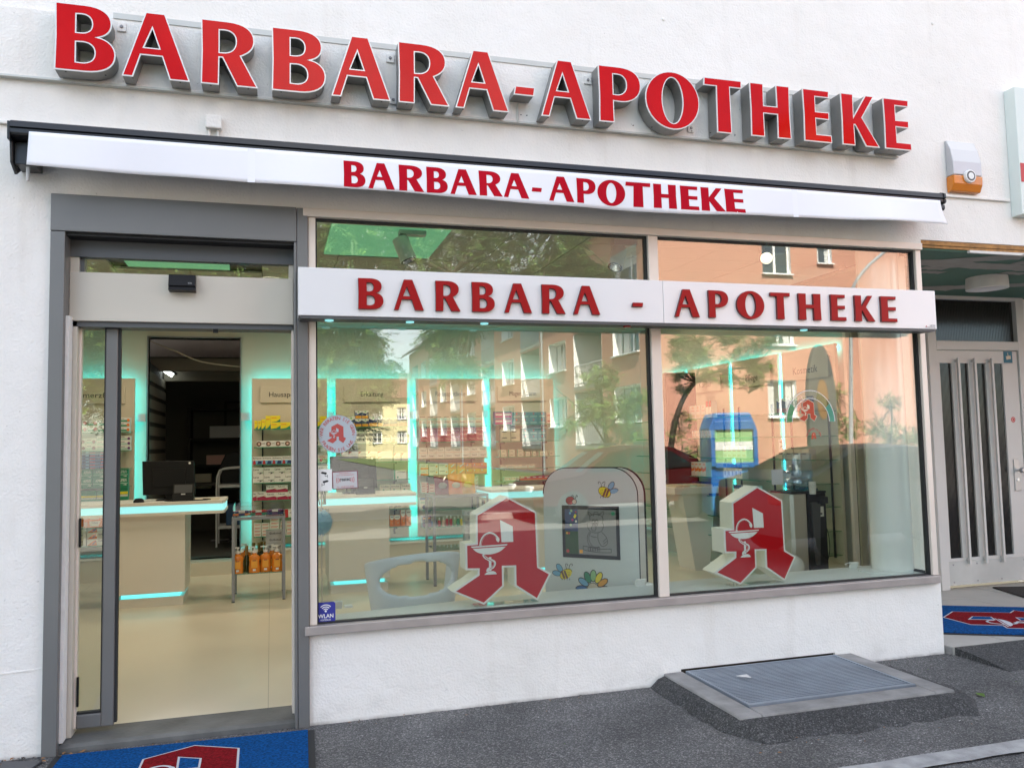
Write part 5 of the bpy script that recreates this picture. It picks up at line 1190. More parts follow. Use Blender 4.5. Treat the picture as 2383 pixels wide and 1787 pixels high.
def till(x, y, lab_m, lab_t, mw, mx):
    t = thing('monitor', lab_m, 'monitor', None, (mx, y, 1.075))
    mb = MB(); mb.prism([(-mw / 2, .06), (mw / 2 + .005, .05), (mw / 2 - .01, .40), (-mw / 2 - .01, .41)], 0, .045, 'black_plastic'); mb.build('housing', t, bevel=.005)
    mb = MB(); mb.box(-mw * .32, mw * .32, -.014, 0, .14, .33, 'black_plastic'); mb.build('vent_cover', t, bevel=.004)
    mb = MB(); mb.box(-.03, .03, .01, .05, 0, .2, 'black_plastic'); mb.box(-.12, .12, -.06, .12, 0, .012, 'black_plastic'); mb.build('stand', t)
    mb = MB(); disc(mb, mw * .36, .11, .016, -.001, 'p_amber', 12); disc(mb, mw * .40, .38, .012, -.001, 'white', 12); mb.build('round_label', t)
    t = thing('card_terminal', lab_t, 'card terminal', None, (x, y - .18, 1.075))
    mb = MB(); mb.prism([(-.08, 0), (.12, 0), (.09, .035), (-.06, .06)], -.10, .10, 'black_plastic', 'x'); mb.build('terminal_base', t, bevel=.004)
    mb = MB(); m = Matrix.Translation((0, -.02, .10)) @ Matrix.Rotation(-.35, 4, 'X'); mb.box(-.10, .10, -.02, .02, -.06, .07, 'black_plastic', m); mb.build('terminal_head', t, bevel=.004)
    mb = MB(); mb.box(-.085, .085, -.0215, -.020, -.025, .06, 'dark_grey', m); mb.box(-.02, .02, -.022, -.0205, -.045, -.033, 'light_grey', m); mb.build('display', t)
till(-.86, 4.28, 'black monitor back on the left counter in front of the dark doorway', 'black card terminal on the left service counter', .50, -1.02)
till(.98, 4.28, 'black monitor back on the middle counter behind the alarm sign', 'black card terminal on the middle service counter', .50, .88)
mb = MB(); mb.lathe([(.0, .045), (.03, .042), (.05, .02), (.052, 0)], 'black_plastic', 16, (0, 0, 0), Matrix.Translation((-1.28, 4.08, 1.075)) @ Matrix.Diagonal((1, .7, 1, 1))); tag(mb.build('computer_mouse', smooth=True), 'black computer mouse at the left of the card terminal', 'mouse')
mb = MB(); mb.box(-.80, -.52, 4.05, 4.4, 1.0755, 1.078, 'p_beige'); mb.box(-1.2, -1.08, 4.0, 4.1, 1.0755, 1.08, 'white'); tag(mb.build('paper_sheet'), 'paper sheets lying on the left service counter', 'paper')
mb = MB(); mb.tube(smooth([(-1.05, 4.15, 1.08), (-.98, 4.05, 1.08), (-.75, 4.02, 1.08), (-.60, 4.08, 1.08), (-.68, 4.2, 1.08)], 5), .006, 'black_plastic', 6); tag(mb.build('terminal_cable'), 'black cable lying around the card terminal on the left counter', 'cable')

# ------------------------------------------------------------------ back room
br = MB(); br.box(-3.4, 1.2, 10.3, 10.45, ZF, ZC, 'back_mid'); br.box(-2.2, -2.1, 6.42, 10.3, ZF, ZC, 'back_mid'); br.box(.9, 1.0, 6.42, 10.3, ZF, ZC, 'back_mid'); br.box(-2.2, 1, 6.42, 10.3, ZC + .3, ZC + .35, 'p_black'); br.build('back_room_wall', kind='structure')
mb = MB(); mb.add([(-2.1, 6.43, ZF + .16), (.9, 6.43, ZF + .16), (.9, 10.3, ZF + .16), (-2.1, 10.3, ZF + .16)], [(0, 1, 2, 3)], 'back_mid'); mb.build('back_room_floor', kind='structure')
t = thing('ceiling_beam', 'pale double beam under the dark back room ceiling', 'beam')
mb = MB(); mb.box(-2.1, .9, 7.6, 7.75, 2.72, 2.90, 'back_pale'); mb.build('beam', t); mb = MB(); mb.box(-2.1, .9, 8.2, 8.35, 2.62, 2.80, 'back_pale'); mb.build('beam', t)
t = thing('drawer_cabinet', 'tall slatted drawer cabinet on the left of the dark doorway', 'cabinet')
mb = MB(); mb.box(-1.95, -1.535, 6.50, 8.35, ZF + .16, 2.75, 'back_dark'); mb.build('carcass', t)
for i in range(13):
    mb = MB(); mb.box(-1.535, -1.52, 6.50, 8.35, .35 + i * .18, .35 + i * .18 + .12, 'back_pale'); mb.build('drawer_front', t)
t = thing('tube_lamp', 'short lit lamp tube hanging in the dark back room', 'lamp')
x, z = at(390, 866, 8.0); mb = MB(); m = Matrix.Translation((x, 8.0, z)) @ Matrix.Rotation(.62, 4, 'Y'); M('tube_light', (.9, .95, .9), .5, emit=(.9, 1, .95), estr=1.5); mb.box(-.085, .085, -.03, .03, -.03, .03, 'tube_light', m); mb.build('tube', t); mb = MB(); mb.box(-.09, .12, -.04, .04, .032, .07, 'dark_grey', m); mb.build('lamp_shade', t)
pt = smooth([(at(345, 792, 7.0)[0], 7.0, at(345, 792, 7.0)[1]), (at(410, 818, 7.0)[0], 7.0, at(410, 818, 7.0)[1]), (at(470, 842, 7.0)[0], 7.0, at(470, 842, 7.0)[1]), (at(560, 854, 7.0)[0], 7.0, at(560, 854, 7.0)[1])], 6)
mb = MB(); mb.tube(pt, .009, 'cream', 6); tag(mb.build('hanging_cable'), 'pale cable sagging across the top of the dark doorway', 'cable')
pt = smooth([(at(412, 884, 8.6)[0], 8.6, at(412, 884, 8.6)[1]), (at(435, 878, 8.6)[0], 8.6, at(435, 878, 8.6)[1]), (at(458, 858, 8.6)[0], 8.6, at(458, 858, 8.6)[1])], 6)
mb = MB(); mb.tube(pt, .006, 'cream', 6); tag(mb.build('hanging_cable'), 'thin cable looping below the lamp tube in the back room', 'cable')
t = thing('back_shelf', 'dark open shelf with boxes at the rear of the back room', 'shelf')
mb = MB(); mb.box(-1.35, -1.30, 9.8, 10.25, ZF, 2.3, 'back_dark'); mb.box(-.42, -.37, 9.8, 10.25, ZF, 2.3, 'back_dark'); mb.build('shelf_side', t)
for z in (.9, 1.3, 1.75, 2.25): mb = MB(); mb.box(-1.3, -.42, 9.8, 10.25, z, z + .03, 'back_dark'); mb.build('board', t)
for x, z, w_, h_, c, l in ((-.75, 1.78, .5, .2, 'light_grey', 'grey archive box high on the dark back room shelf'), (-.85, 1.33, .4, .16, 'p_pink', 'reddish box low on the dark back room shelf'), (-1.1, .93, .25, .25, 'p_beige', 'brown carton on the dark back room shelf')):
    mb = MB(); mb.box(x - w_ / 2, x + w_ / 2, 9.85, 10.1, z, z + h_, c); tag(mb.build('storage_box', bevel=.004), l, 'box')
t = thing('office_chair', 'black office chair in the dark back room', 'chair')
mb = MB(); mb.prism([(-.72, 1.0), (-.76, 1.3), (-.66, 1.52), (-.50, 1.56), (-.40, 1.48), (-.38, 1.05)], 8.2, 8.28, 'black_plastic'); mb.build('backrest', t, bevel=.02); mb = MB(); mb.box(-.78, -.36, 7.8, 8.25, .72, .82, 'black_plastic'); mb.build('seat', t, bevel=.03); mb = MB(); mb.tube([(-.57, 8.0, .72), (-.57, 8.0, .3)], .03, 'dark_grey', 8); mb.tube([(-.85, 8.0, .25), (-.3, 8.0, .25)], .02, 'dark_grey', 6); mb.tube([(-.57, 7.75, .25), (-.57, 8.3, .25)], .02, 'dark_grey', 6); mb.build('base', t)
t = thing('trolley', 'pale tube frame trolley with two trays in the back room doorway', 'trolley')
P_ = lambda u, v, y: Vector((at(u, v, y)[0], y, at(u, v, y)[1]))
a, b = P_(495, 1160, 7.1), P_(495, 1080, 7.1)
for yy in (7.1, 7.6):
    mb = MB(); x0 = -.72; mb.tube(smooth([(x0, yy, .25), (x0, yy, 1.05), (x0 + .02, yy, 1.25), (x0 + .12, yy, 1.32), (x0 + .6, yy, 1.33)], 6), .013, 'light_grey', 8); mb.build('frame_tube', t, smooth=True)
for z in (1.06, .5): mb = MB(); mb.box(-.70, -.05, 7.1, 7.6, z, z + .035, 'light_grey'); mb.build('tray', t)
mb = MB(); mb.box(-.60, -.1, 7.15, 7.55, .54, .82, 'crate_blue'); tag(mb.build('storage_crate', bevel=.01), 'dark blue crate on the lower tray of the trolley', 'crate')
t = thing('picture_frame', 'dark framed picture on the back room wall', 'picture'); x, z = at(550, 970, 10.28)
mb = MB(); mb.box(x - .2, x + .25, 10.26, 10.295, z - .28, z + .28, 'back_dark'); mb.build('frame', t); mb = MB(); mb.box(x - .16, x + .21, 10.255, 10.26, z - .24, z + .24, 'back_mid'); mb.build('image', t)
mb = MB(); mb.box(-1.7, -.8, 9.3, 10.2, 1.0, 1.04, 'back_mid'); tag(mb.build('desk_top'), 'dark desk surface in the far left of the back room', 'desk')

# ------------------------------------------------------------------ display racks
def rack(label, x0, x1, y0, y1, ztop, zlow, cage):
    t = thing('display_rack', label, 'rack')
    for (x, y) in ((x0, y0), (x1 - .03, y0), (x0, y1 - .03), (x1 - .03, y1 - .03)):
        mb = MB(); mb.box(x, x + .03, y, y + .03, ZF + .008, ztop, 'rack_metal'); lg = mb.build('leg', t, bevel=.002)
        mb = MB(); mb.box(x, x + .03, y, y + .03, ZF, ZF + .008, 'gasket'); mb.build('foot_cap', lg)
    mb = MB(); mb.box(x0 + .03, x1 - .03, y0, y0 + .03, ztop - .03, ztop, 'rack_metal'); mb.box(x0 + .03, x1 - .03, y1 - .03, y1, ztop - .03, ztop, 'rack_metal'); mb.box(x0, x0 + .03, y0 + .03, y1 - .03, ztop - .03, ztop, 'rack_metal'); mb.box(x1 - .03, x1, y0 + .03, y1 - .03, ztop - .03, ztop, 'rack_metal'); mb.build('top_frame', t)
    for z in (ztop - .012, zlow):
        mb = MB(); mb.box(x0 + .031, x1 - .031, y0 + .031, y1 - .031, z, z + .01, 'shelf_glass'); mb.build('glass_shelf', t)
    if cage:
        mb = MB(); mb.box(x0 + .01, x1 - .01, y0 + .01, y0 + .014, ztop, ztop + .12, 'plastic_clear'); mb.box(x0 + .01, x1 - .01, y1 - .014, y1 - .01, ztop, ztop + .12, 'plastic_clear'); mb.box(x0 + .01, x0 + .014, y0 + .014, y1 - .014, ztop, ztop + .12, 'plastic_clear'); mb.box(x1 - .014, x1 - .01, y0 + .014, y1 - .014, ztop, ztop + .12, 'plastic_clear'); mb.build('clear_rim', t)
    return t
RZT = at(540, 1204, 3.95)[1]; RZL = at(545, 1338, 3.95)[1]
rack('grey metal rack with orange bottles just inside the open door', -.385, .140, 3.92, 4.47, RZT, RZL, True)
rack('grey metal rack with sweets bags behind the left emblem', 1.715, 2.36, 4.05, 4.55, 1.03, .42, False)
# orange pump bottles
for i, (u, yy) in enumerate(((553, 3.98), (592, 3.98), (618, 4.0), (645, 3.98), (633, 4.12), (572, 4.25))):
    x = AX(u, 1300, yy)
    t = thing('pump_bottle', ['orange pump bottle at the left end of the rack', 'orange pump bottle second from the left in front', 'orange pump bottle third from the left in front', 'orange pump bottle at the right end of the rack', 'orange pump bottle standing behind the right two', 'orange pump bottle in the back row at the left'][i], 'bottle', 'orange pump bottles on the rack', (x, yy, RZL + .011))
    h_ = .19; m = Matrix.Diagonal((1, .6, 1, 1))
    mb = MB(); mb.lathe([(.052, 0), (.056, .01), (.055, .06), (.048, .11), (.056, .145), (.050, .17), (.022, .185), (.020, .20)], 'liquid_orange', 18, mtx=m); mb.build('bottle_body', t, smooth=True)
    mb = MB(); mb.lathe([(.021, .20), (.022, .222), (.008, .226), (.008, .25), (.018, .252), (.018, .262)], 'white', 12); mb.box(-.05, .01, -.008, .008, .252, .264, 'white'); mb.build('pump', t, smooth=True)
    mb = MB(); quad(mb, -.03, .03, .05, .13, -.0345, 'p_amber'); quad(mb, -.018, .018, .12, .128, -.0350, 'p_maroon'); quad(mb, -.014, .014, .02, .04, -.0350, 'white'); mb.build('print', t)
for i, (u, yy) in enumerate(((574, 4.08), (590, 4.34), (603, 4.30), (609, 4.40), (618, 4.36))):
    x = AX(u, 1290, yy)
    t = thing('foil_bottle', ['small bottle with gold foil neck between the orange ones', 'gold foil necked bottle behind the second orange one', 'gold foil necked bottle in the middle back row', 'gold foil necked bottle furthest back', 'gold foil necked bottle in front of the white carton stack'][i], 'bottle', 'small gold foil bottles on the rack', (x, yy, RZL + .011))
    mb = MB(); mb.lathe([(.032, 0), (.034, .01), (.034, .11), (.014, .17)], 'bottle_dark', 14); mb.build('bottle_body', t, smooth=True)
    mb = MB(); mb.lathe([(.014, .17), (.016, .24), (.018, .243), (.017, .265)], 'gold_foil', 12); mb.build('foil_neck', t, smooth=True)
S('glor', 'light_grey', ('t', 'Glorbomed', .5, .35, .40, 'ink', .66))
for i in range(6): put('glor', AX(640, 1280, 4.2), 4.12, RZL + .011 + i * .068, .185, .066, .12, 'grey carton, stack on the rack by the door' + layer_word(i, 6), 'grey cartons stacked on the rack')
for i in range(6): put('glor', AX(1090, 1250, 4.28) + .04, 4.22, .431 + i * .068, .185, .066, .12, 'grey carton, stack on the rack behind the left emblem' + layer_word(i, 6), 'grey cartons behind the emblem')
# sweets on top of rack
for i, (u, c1, c2, l) in enumerate(((563, 'p_orange', 'p_navy', 'bright orange wrapped pastille rolls'), (602, 'p_green', 'p_red', 'green and red wrapped pastille rolls'), (640, 'p_navy', 'p_purple', 'dark blue wrapped pastille rolls'))):
    x = AX(u, 1190, 4.05); t = thing('candy_pack', l + ' on the rack by the door', 'candy', None, (x, 4.05, RZT))
    for k in range(5):
        mb = MB(); yy = -.04 + .03 * (k % 3); zz = .02 + .028 * (k // 3); mb.tube([(-.085, yy, zz), (-.07, yy, zz), (-.06, yy, zz), (.06, yy, zz), (.07, yy, zz), (.085, yy, zz)], [.016, .008, .014, .014, .008, .016], c1 if k % 2 == 0 else c2, 8); mb.box(-.03, .03, yy - .0145, yy + .002, zz - .01, zz + .012, c2 if k % 2 == 0 else 'p_white'); mb.build('roll', t, smooth=True)
# bags on the second rack
for i, (u0, u1, c, d_, l) in enumerate(((1013, 1047, 'p_maroon', 'p_grey', 'dark red sweets bag'), (1045, 1078, 'p_orange', 'p_beige', 'bright orange sweets bag'), (1072, 1106, 'p_amber', 'p_yellow', 'yellow sweets bag'))):
    x0, x1 = AX(u0, 1150, 4.2), AX(u1, 1150, 4.2); t = thing('sweets_bag', l + ' leaning on top of the rear rack', 'bag', None, ((x0 + x1) / 2, 4.2, 1.03), .12 - .1 * i)
    wv = (x1 - x0); mb = MB(); N = 8; vs = []; fs = []
    for sgn in (-1, 1):
        for a in range(N + 1):
            for b in range(N + 1):
                s_, q = a / N, b / N; puff = .03 * math.sin(PI * s_) * math.sin(PI * q) + .002
                vs.append(((s_ - .5) * wv * (1 + .04 * math.sin(9 * q)), sgn * puff + .06 * q, q * .22))
    K = (N + 1) ** 2
    for o_ in (0, K):
        for a in range(N):
            for b in range(N): i0 = o_ + a * (N + 1) + b; fs.append((i0, i0 + N + 1, i0 + N + 2, i0 + 1))
    mb.add(vs, fs, c); M('bag_' + str(i), MAT[c].node_tree.nodes['Principled BSDF'].inputs['Base Color'].default_value[:3], .18, coat=.6); mb.mats = ['bag_' + str(i)]; mb.build('bag_body', t, smooth=True)
    mb = MB(); mb.lathe([(wv * .3, 0), (wv * .25, .004), (0, .006)], d_, 16, mtx=Matrix.Translation((0, -.006, .10)) @ Matrix.Rotation(PI / 2, 4, 'X') @ Matrix.Diagonal((1, .7, 1, 1))); mb.build('bag_print', t)

# ------------------------------------------------------------------ window ledge and what stands on it
ZLG = .5675
mb = MB(); mb.prism([(.19, .073), (4.66, .073), (4.66, .56), (1.8, .475), (1.02, .375), (.19, .23)], ZLG - .03, ZLG, 'ledge_white', 'z'); mb.prism([(.19, .242), (4.66, .242), (4.66, .54), (1.8, .46), (1.02, .36), (.19, .243)], ZF, ZLG - .03, 'ledge_white', 'z'); tag(mb.build('window_ledge'), 'broad pale ledge inside along the foot of the shop window', 'ledge')
for lab, ex in (('red illuminated A with chalice standing left in the shop window', 1.448), ('red illuminated A with chalice standing right in the shop window', 3.279)):
    t = thing('pharmacy_emblem', lab, 'pharmacy sign', None, (ex, .115, ZLG + .018))
    M('emblem_side', (.66, .66, .58), .4, emit=(.9, .85, .6), estr=.02); M('emblem_white', (.76, .75, .72), .3); M('emblem_red', (.46, .005, .010), .3, spec=.2)
    v, f = curve_geo([EM], .5, 0, 'em'); mb = MB(); mb.add(v, f, 'emblem_side', FRONT(0, 0, 0, .67) @ Matrix.Diagonal((1, 1, .165, 1)) @ Matrix.Translation((0, 0, -.5))); mb.build('case', t)
    v, f = curve_geo([EM], 0, 0, 'em'); mb = MB(); mb.add(v, f, 'emblem_white', FRONT(0, -.002, 0, .67)); mb.build('white_face', t)
    v, f = curve_geo([EM], 0, -.017, 'em'); mb = MB(); mb.add(v, f, 'emblem_red', FRONT(0, -.0035, 0, .67)); mb.build('red_face', t)
    mb = MB(); v, f = curve_geo([EM_WIN], 0, 0, 'emw'); mb.add(v, f, 'emblem_white', FRONT(0, -.005, 0, .67)); mb.build('window_mark', t)
    mb = MB()
    for i, c in enumerate(CHAL):
        v, f = curve_geo([c], 0, 0, 'ch%d' % i); mb.add(v, f, 'emblem_white', FRONT(0, -.005 - .0004 * i, 0, .67))
    v, f = curve_geo([ribbon(smooth([_e2(*p) for p in [(758, 1220), (774, 1246), (808, 1266), (838, 1290), (834, 1318), (812, 1340)]], 4), .006)], 0, 0, 'inner1'); mb.add(v, f, 'emblem_red', FRONT(0, -.0082, 0, .67))
    v, f = curve_geo([ribbon(smooth([_e2(*p) for p in [(731, 1138), (738, 1094), (762, 1054), (800, 1037), (835, 1050), (855, 1074)]], 4), .006)], 0, 0, 'inner2'); mb.add(v, f, 'emblem_red', FRONT(0, -.0082, 0, .67))
    mb.build('chalice_mark', t)
    mb = MB(); mb.box(-.2, -.12, -.1, -.02, -.017, .02, 'emblem_side'); mb.box(.12, .2, -.1, -.02, -.017, .02, 'emblem_side')
    mb = MB(); mb.box(-.21, .21, .03, .13, -.017, -.012, 'plastic_clear'); mb.build('base_plate', t)
# small white ledge spots
for i, (u, v) in enumerate(((787, 1415), (1490, 1362), (1985, 1322))):
    x, y, z = None, None, ZLG
    d = FWD + RGT * ((u - IW / 2) / FPX) + UPV * ((IH / 2 - v) / FPX); tt = (ZLG - CAM.z) / d.z; x, y = CAM.x + tt * d.x, CAM.y + tt * d.y
    t = thing('ledge_spot', ['small white lamp bracket on the ledge beside the WLAN sticker', 'small white lamp bracket on the ledge left of the mullion', 'small white lamp bracket on the ledge left of the round column'][i], 'lamp', None, (x, max(y, .10), ZLG))
    mb = MB(); m = Matrix.Rotation(.5, 4, 'X'); mb.box(-.045, .025, -.012, .0, .005, .06, 'white', m); mb.build('tilted_plate', t); mb = MB(); mb.box(.04, .09, -.01, .05, 0, .012, 'white'); mb.build('foot_plate', t); mb = MB(); mb.tube([(-.03, .03, .004), (-.05, .03, .03), (.0, .02, .045)], .004, 'metal', 6); mb.build('wire_arm', t)
# column
t = thing('round_column', 'thick round white column in the right window corner', 'column')
mb = MB(); mb.lathe([(.150, ZLG + .012), (.150, 3.2)], 'white_gloss', 40, (4.545, .30, 0), caps=False); mb.build('shaft', t, smooth=True); mb = MB(); mb.lathe([(.195, ZLG), (.195, ZLG + .008), (.165, ZLG + .014), (.1, ZLG + .014)], 'ledge_white', 40, (4.47, .29, 0)); mb.build('base_ring', t, smooth=True)

# children kiosk
ka = -math.radians(46); kt = thing('play_kiosk', 'grey rounded childrens play kiosk with bees and an owl screen', 'kiosk', None, (2.50, .62, 0), ka)
kn = Vector((math.sin(ka), -math.cos(ka), 0)); kx = Vector((math.cos(ka), math.sin(ka), 0)); K0 = Vector((2.50, .62, 0))
def kp(a, b):
    u, v = 1240 + a * .205, 1080 + b * .205; d = FWD + RGT * ((u - IW / 2) / FPX) + UPV * ((IH / 2 - v) / FPX); tt = (K0 - CAM).dot(kn) / d.dot(kn); p = CAM + d * tt
    return ((p - K0).dot(kx), p.z)
kx0, kx1, kzt = kp(130, 800)[0], kp(1205, 800)[0], 1.396; rr = .20
kout = [(kx0, ZF), (kx1, ZF)] + [(kx1 - rr + rr * math.cos(t * PI / 20), kzt - rr + rr * math.sin(t * PI / 20)) for t in range(11)] + [(kx0 + rr + rr * math.cos(PI / 2 + t * PI / 20), kzt - rr + rr * math.sin(PI / 2 + t * PI / 20)) for t in range(11)]
mb = MB(); mb.prism(kout, .0, .012, 'kiosk_grey'); mb.build('front_panel', kt)
kin = [(c[0] * 1.0 + (.006 if c[0] < -.3 else -.006), c[1] - (.006 if c[1] > 1 else 0)) for c in kout]
mb = MB(); mb.prism(kin, .012, .14, 'emblem_white'); mb.build('light_rim', kt); mb = MB(); mb.prism(kout, .14, .16, 'black_plastic'); mb.build('rear_panel', kt)
mb = MB(); ribs = [(p[0], p[1]) for p in kout[1:]]; v, f = curve_geo([ribbon(ribs, .008)], 0, 0, None); mb.add(v, f, 'black_plastic', FRONT(0, -.001, 0)); mb.build('edge_line', kt)
def kpoly(mb, pts, mat, y): v, f = curve_geo([pts], 0, 0, None); mb.add(v, f, mat, FRONT(0, y, 0))
def kl(mb, pts, wd, mat, y, closed=False):
    q = [kp(*p) for p in pts]; q = q + [q[0], q[1]] if closed else q
    kpoly(mb, ribbon(q, wd), mat, y)
c4 = [kp(330, 462), kp(978, 480), kp(998, 1088), kp(345, 1050)]; sx0_, sx1_ = (c4[0][0] + c4[3][0]) / 2, (c4[1][0] + c4[2][0]) / 2; sz0_, sz1_ = (c4[2][1] + c4[3][1]) / 2, (c4[0][1] + c4[1][1]) / 2
mb = MB(); mb.box(sx0_, sx1_, -.006, 0, sz0_, sz1_, 'black_plastic'); scr = mb.build('screen', kt, bevel=.004)
mb = MB(); bx0, bx1, bz0, bz1 = sx0_ + .026, sx1_ - .026, sz0_ + .028, sz1_ - .028; quad(mb, bx0, bx1, bz0, bz1, -.0065, 'screen_grey')
lw_ = bx0 + (bx1 - bx0) * .26; M('scr_green', (.03, .08, .02), .3); M('scr_blue', (.03, .06, .16), .3); quad(mb, bx0, lw_, bz0, bz0 + .17, -.0068, 'scr_green'); quad(mb, bx0, lw_, bz0 + .17, bz1, -.0068, 'scr_blue')
rnd = random.Random(2)
for c in ('p_red', 'p_yellow', 'p_magenta', 'p_lgreen', 'p_white', 'p_amber', 'p_sky', 'p_red', 'p_lgreen', 'p_yellow'):
    disc(mb, rnd.uniform(bx0 + .012, lw_ - .012), rnd.uniform(bz0 + .15, bz1 - .012), rnd.uniform(.007, .012), -.0071 - rnd.random() * .0004, c, 7)
disc(mb, bx1 - .022, bz1 - .026, .016, -.0071, 'p_green', 14); disc(mb, bx0 + .018, bz0 + .02, .013, -.0071, 'p_red', 12); quad(mb, lw_ + .008, lw_ + .034, bz0 + .008, bz0 + .034, -.0071, 'p_amber'); mb.build('screen_image', scr)
mb = MB(); y_ = -.0074
def S_(pts, closed=False, wd=.0042):
    q = smooth(pts + [pts[0]] if closed else pts, 4); kl(mb, q, wd, 'ink', y_)
# plain outline drawing of an owl on a branch
S_([(655, 640), (652, 590), (690, 570), (760, 572), (800, 610), (795, 660)]); S_([(655, 600), (628, 535), (680, 575)]); S_([(750, 580), (808, 532), (792, 610)]); S_([(690, 590), (700, 548), (740, 545), (748, 585)])
S_([(660, 655), (620, 665), (640, 740), (700, 775), (780, 760), (808, 690), (785, 662)]); S_([(675, 650), (690, 625), (706, 650), (700, 690), (680, 690)], True); S_([(712, 650), (728, 625), (744, 650), (736, 695), (716, 692)], True); S_([(668, 715), (695, 695), (722, 715), (710, 752), (678, 748)], True)
S_([(650, 765), (622, 830), (640, 910), (680, 940)]); S_([(660, 770), (640, 850), (690, 935), (760, 935)]); S_([(745, 775), (745, 850), (790, 930), (850, 900), (840, 830), (785, 768)]); S_([(660, 810), (700, 825), (728, 825)]); S_([(800, 880), (840, 840)]); S_([(805, 905), (850, 868)])
S_([(578, 925), (640, 935), (760, 960), (895, 960)]); S_([(578, 925), (582, 965), (650, 985), (760, 1000), (895, 1002)]); S_([(895, 960), (895, 1002)])
for k in range(5): S_([(640 + k * 27, 985), (632 + k * 27, 950), (655 + k * 27, 945), (655 + k * 27, 990)])
for k in (690, 728): disc(mb, *kp(k, 672), .006, y_ - .0002, 'ink', 10)
mb.build('owl_drawing', scr)
mb = MB()
def blob(cx, cy, rx, ry, rot, mat, y, ol=.004):
    pts = []
    for i in range(22):
        a = 2 * PI * i / 22; x_, y2 = rx * math.cos(a), ry * math.sin(a); pts.append(kp(cx + x_ * math.cos(rot) - y2 * math.sin(rot), cy + x_ * math.sin(rot) + y2 * math.cos(rot)))
    if ol: kpoly(mb, ribbon(pts + pts[:2], ol * 2), 'ink', y + .0002)
    kpoly(mb, pts, mat, y)
def bee(cx, cy, fl):
    for (dx, dy, r) in ((75 * fl, -70, -1.0 * fl), (105 * fl, -10, -.25 * fl)): blob(cx + dx, cy + dy, 48, 26, r, 'p_sky', -.0012)
    blob(cx, cy, 72, 50, .6 * fl, 'p_yellow', -.0016)
    for o_ in (12, 44): kl(mb, [(cx + fl * (o_ - 26), cy + 48), (cx + fl * (o_ + 6), cy - 38)] if fl > 0 else [(cx - o_ + 26, cy + 48), (cx - o_ - 6, cy - 38)], .017, 'p_brown', -.0022)
    for a in (-1, 1): kl(mb, smooth([(cx - 22 * fl + a * 12, cy - 50), (cx - 18 * fl + a * 22, cy - 95), (cx - 30 * fl + a * 30, cy - 118), (cx - 48 * fl + a * 26, cy - 105), (cx - 40 * fl + a * 24, cy - 92)], 3), .004, 'ink', -.0018)
    for k in range(4): kl(mb, [(cx - 40 + k * 28, cy + 48), (cx - 46 + k * 28, cy + 68)], .004, 'ink', -.0018)
    kl(mb, smooth([(cx - 45 * fl, cy + 2), (cx - 34 * fl, cy + 14), (cx - 20 * fl, cy + 2)], 3), .003, 'ink', -.0026); blob(cx - 40 * fl, cy - 16, 4, 4, 0, 'ink', -.0026, 0); blob(cx - 24 * fl, cy - 20, 4, 4, 0, 'ink', -.0026, 0)
bee(815, 315, 1); bee(378, 1245, -1)
blob(425, 412, 46, 42, 0, 'p_red', -.0014); blob(472, 425, 22, 24, 0, 'p_salmon', -.0018)
for (dx, dy) in ((-20, -10), (0, -22), (-5, 8), (16, -2), (-24, 18)): blob(425 + dx, 412 + dy, 6, 6, 0, 'ink', -.002, 0)
for a in (0, 1): kl(mb, smooth([(470 + a * 8, 402), (468 + a * 22, 372), (450 + a * 46, 350), (442 + a * 66, 362), (452 + a * 50, 372)], 3), .004, 'ink', -.0018)
for k, c in enumerate(('p_blue', 'p_sky', 'p_green', 'p_lgreen', 'p_yellow', 'p_amber', 'p_orange')):
    a = PI * (1.02 + .163 * k); blob(683 + 128 * math.cos(a), 1420 + 155 * math.sin(a), 62, 30, math.atan2(155 * math.sin(a), 128 * math.cos(a)), c, -.0012 - .0001 * k, .006)
blob(683, 1420, 62, 72, 0, 'p_beige', -.0022); mb.build('insect_print', kt)

# grey tub chair seen from behind
ch = thing('tub_chair', 'pale grey blue tub chair with a large oval opening in its back', 'chair', None, (.985, 1.02, ZF))
NA, NZ_ = 44, 18; vs = []; fs = []; keep = {}
def chair_pt(a, t, off):
    # a: angle around the back, t: 0 floor .. 1 rim
    z = .70 * t * (1 + .10 * math.cos(a + PI / 2 - .25)) + .06 * t * math.sin(a) * 0
    rx = (.235 + .115 * t ** .8) + off; ry = (.21 + .09 * t) + off
    return (rx * math.cos(a), ry * math.sin(a), .04 + z)
mb = MB()
def inhole(a, t):
    da = (a - (-PI / 2)) / .98; dt = (t - .765) / .145
    return da * da + dt * dt < 1
A0, A1 = -PI / 2 - 2.1, -PI / 2 + 2.1
# fine grid, opening cut out
NA, NZ_ = 120, 60
idx = {}
def vid(i, j, s):
    k = (i, j, s)
    if k not in idx:
        a = A0 + (A1 - A0) * i / NA; t = j / NZ_; idx[k] = len(vs); vs.append(chair_pt(a, t, -.035 if s else 0))
    return idx[k]
cell = lambda i, j: 0 <= i < NA and 0 <= j < NZ_ and not inhole(A0 + (A1 - A0) * (i + .5) / NA, (j + .5) / NZ_)
for i in range(NA):
    for j in range(NZ_):
        if not cell(i, j): continue
        fs.append((vid(i, j, 0), vid(i + 1, j, 0), vid(i + 1, j + 1, 0), vid(i, j + 1, 0))); fs.append((vid(i, j, 1), vid(i, j + 1, 1), vid(i + 1, j + 1, 1), vid(i + 1, j, 1)))
        for (di, dj, e0, e1) in ((-1, 0, (i, j), (i, j + 1)), (1, 0, (i + 1, j), (i + 1, j + 1)), (0, -1, (i, j), (i + 1, j)), (0, 1, (i, j + 1), (i + 1, j + 1))):
            if not cell(i + di, j + dj): fs.append((vid(*e0, 0), vid(*e1, 0), vid(*e1, 1), vid(*e0, 1)))
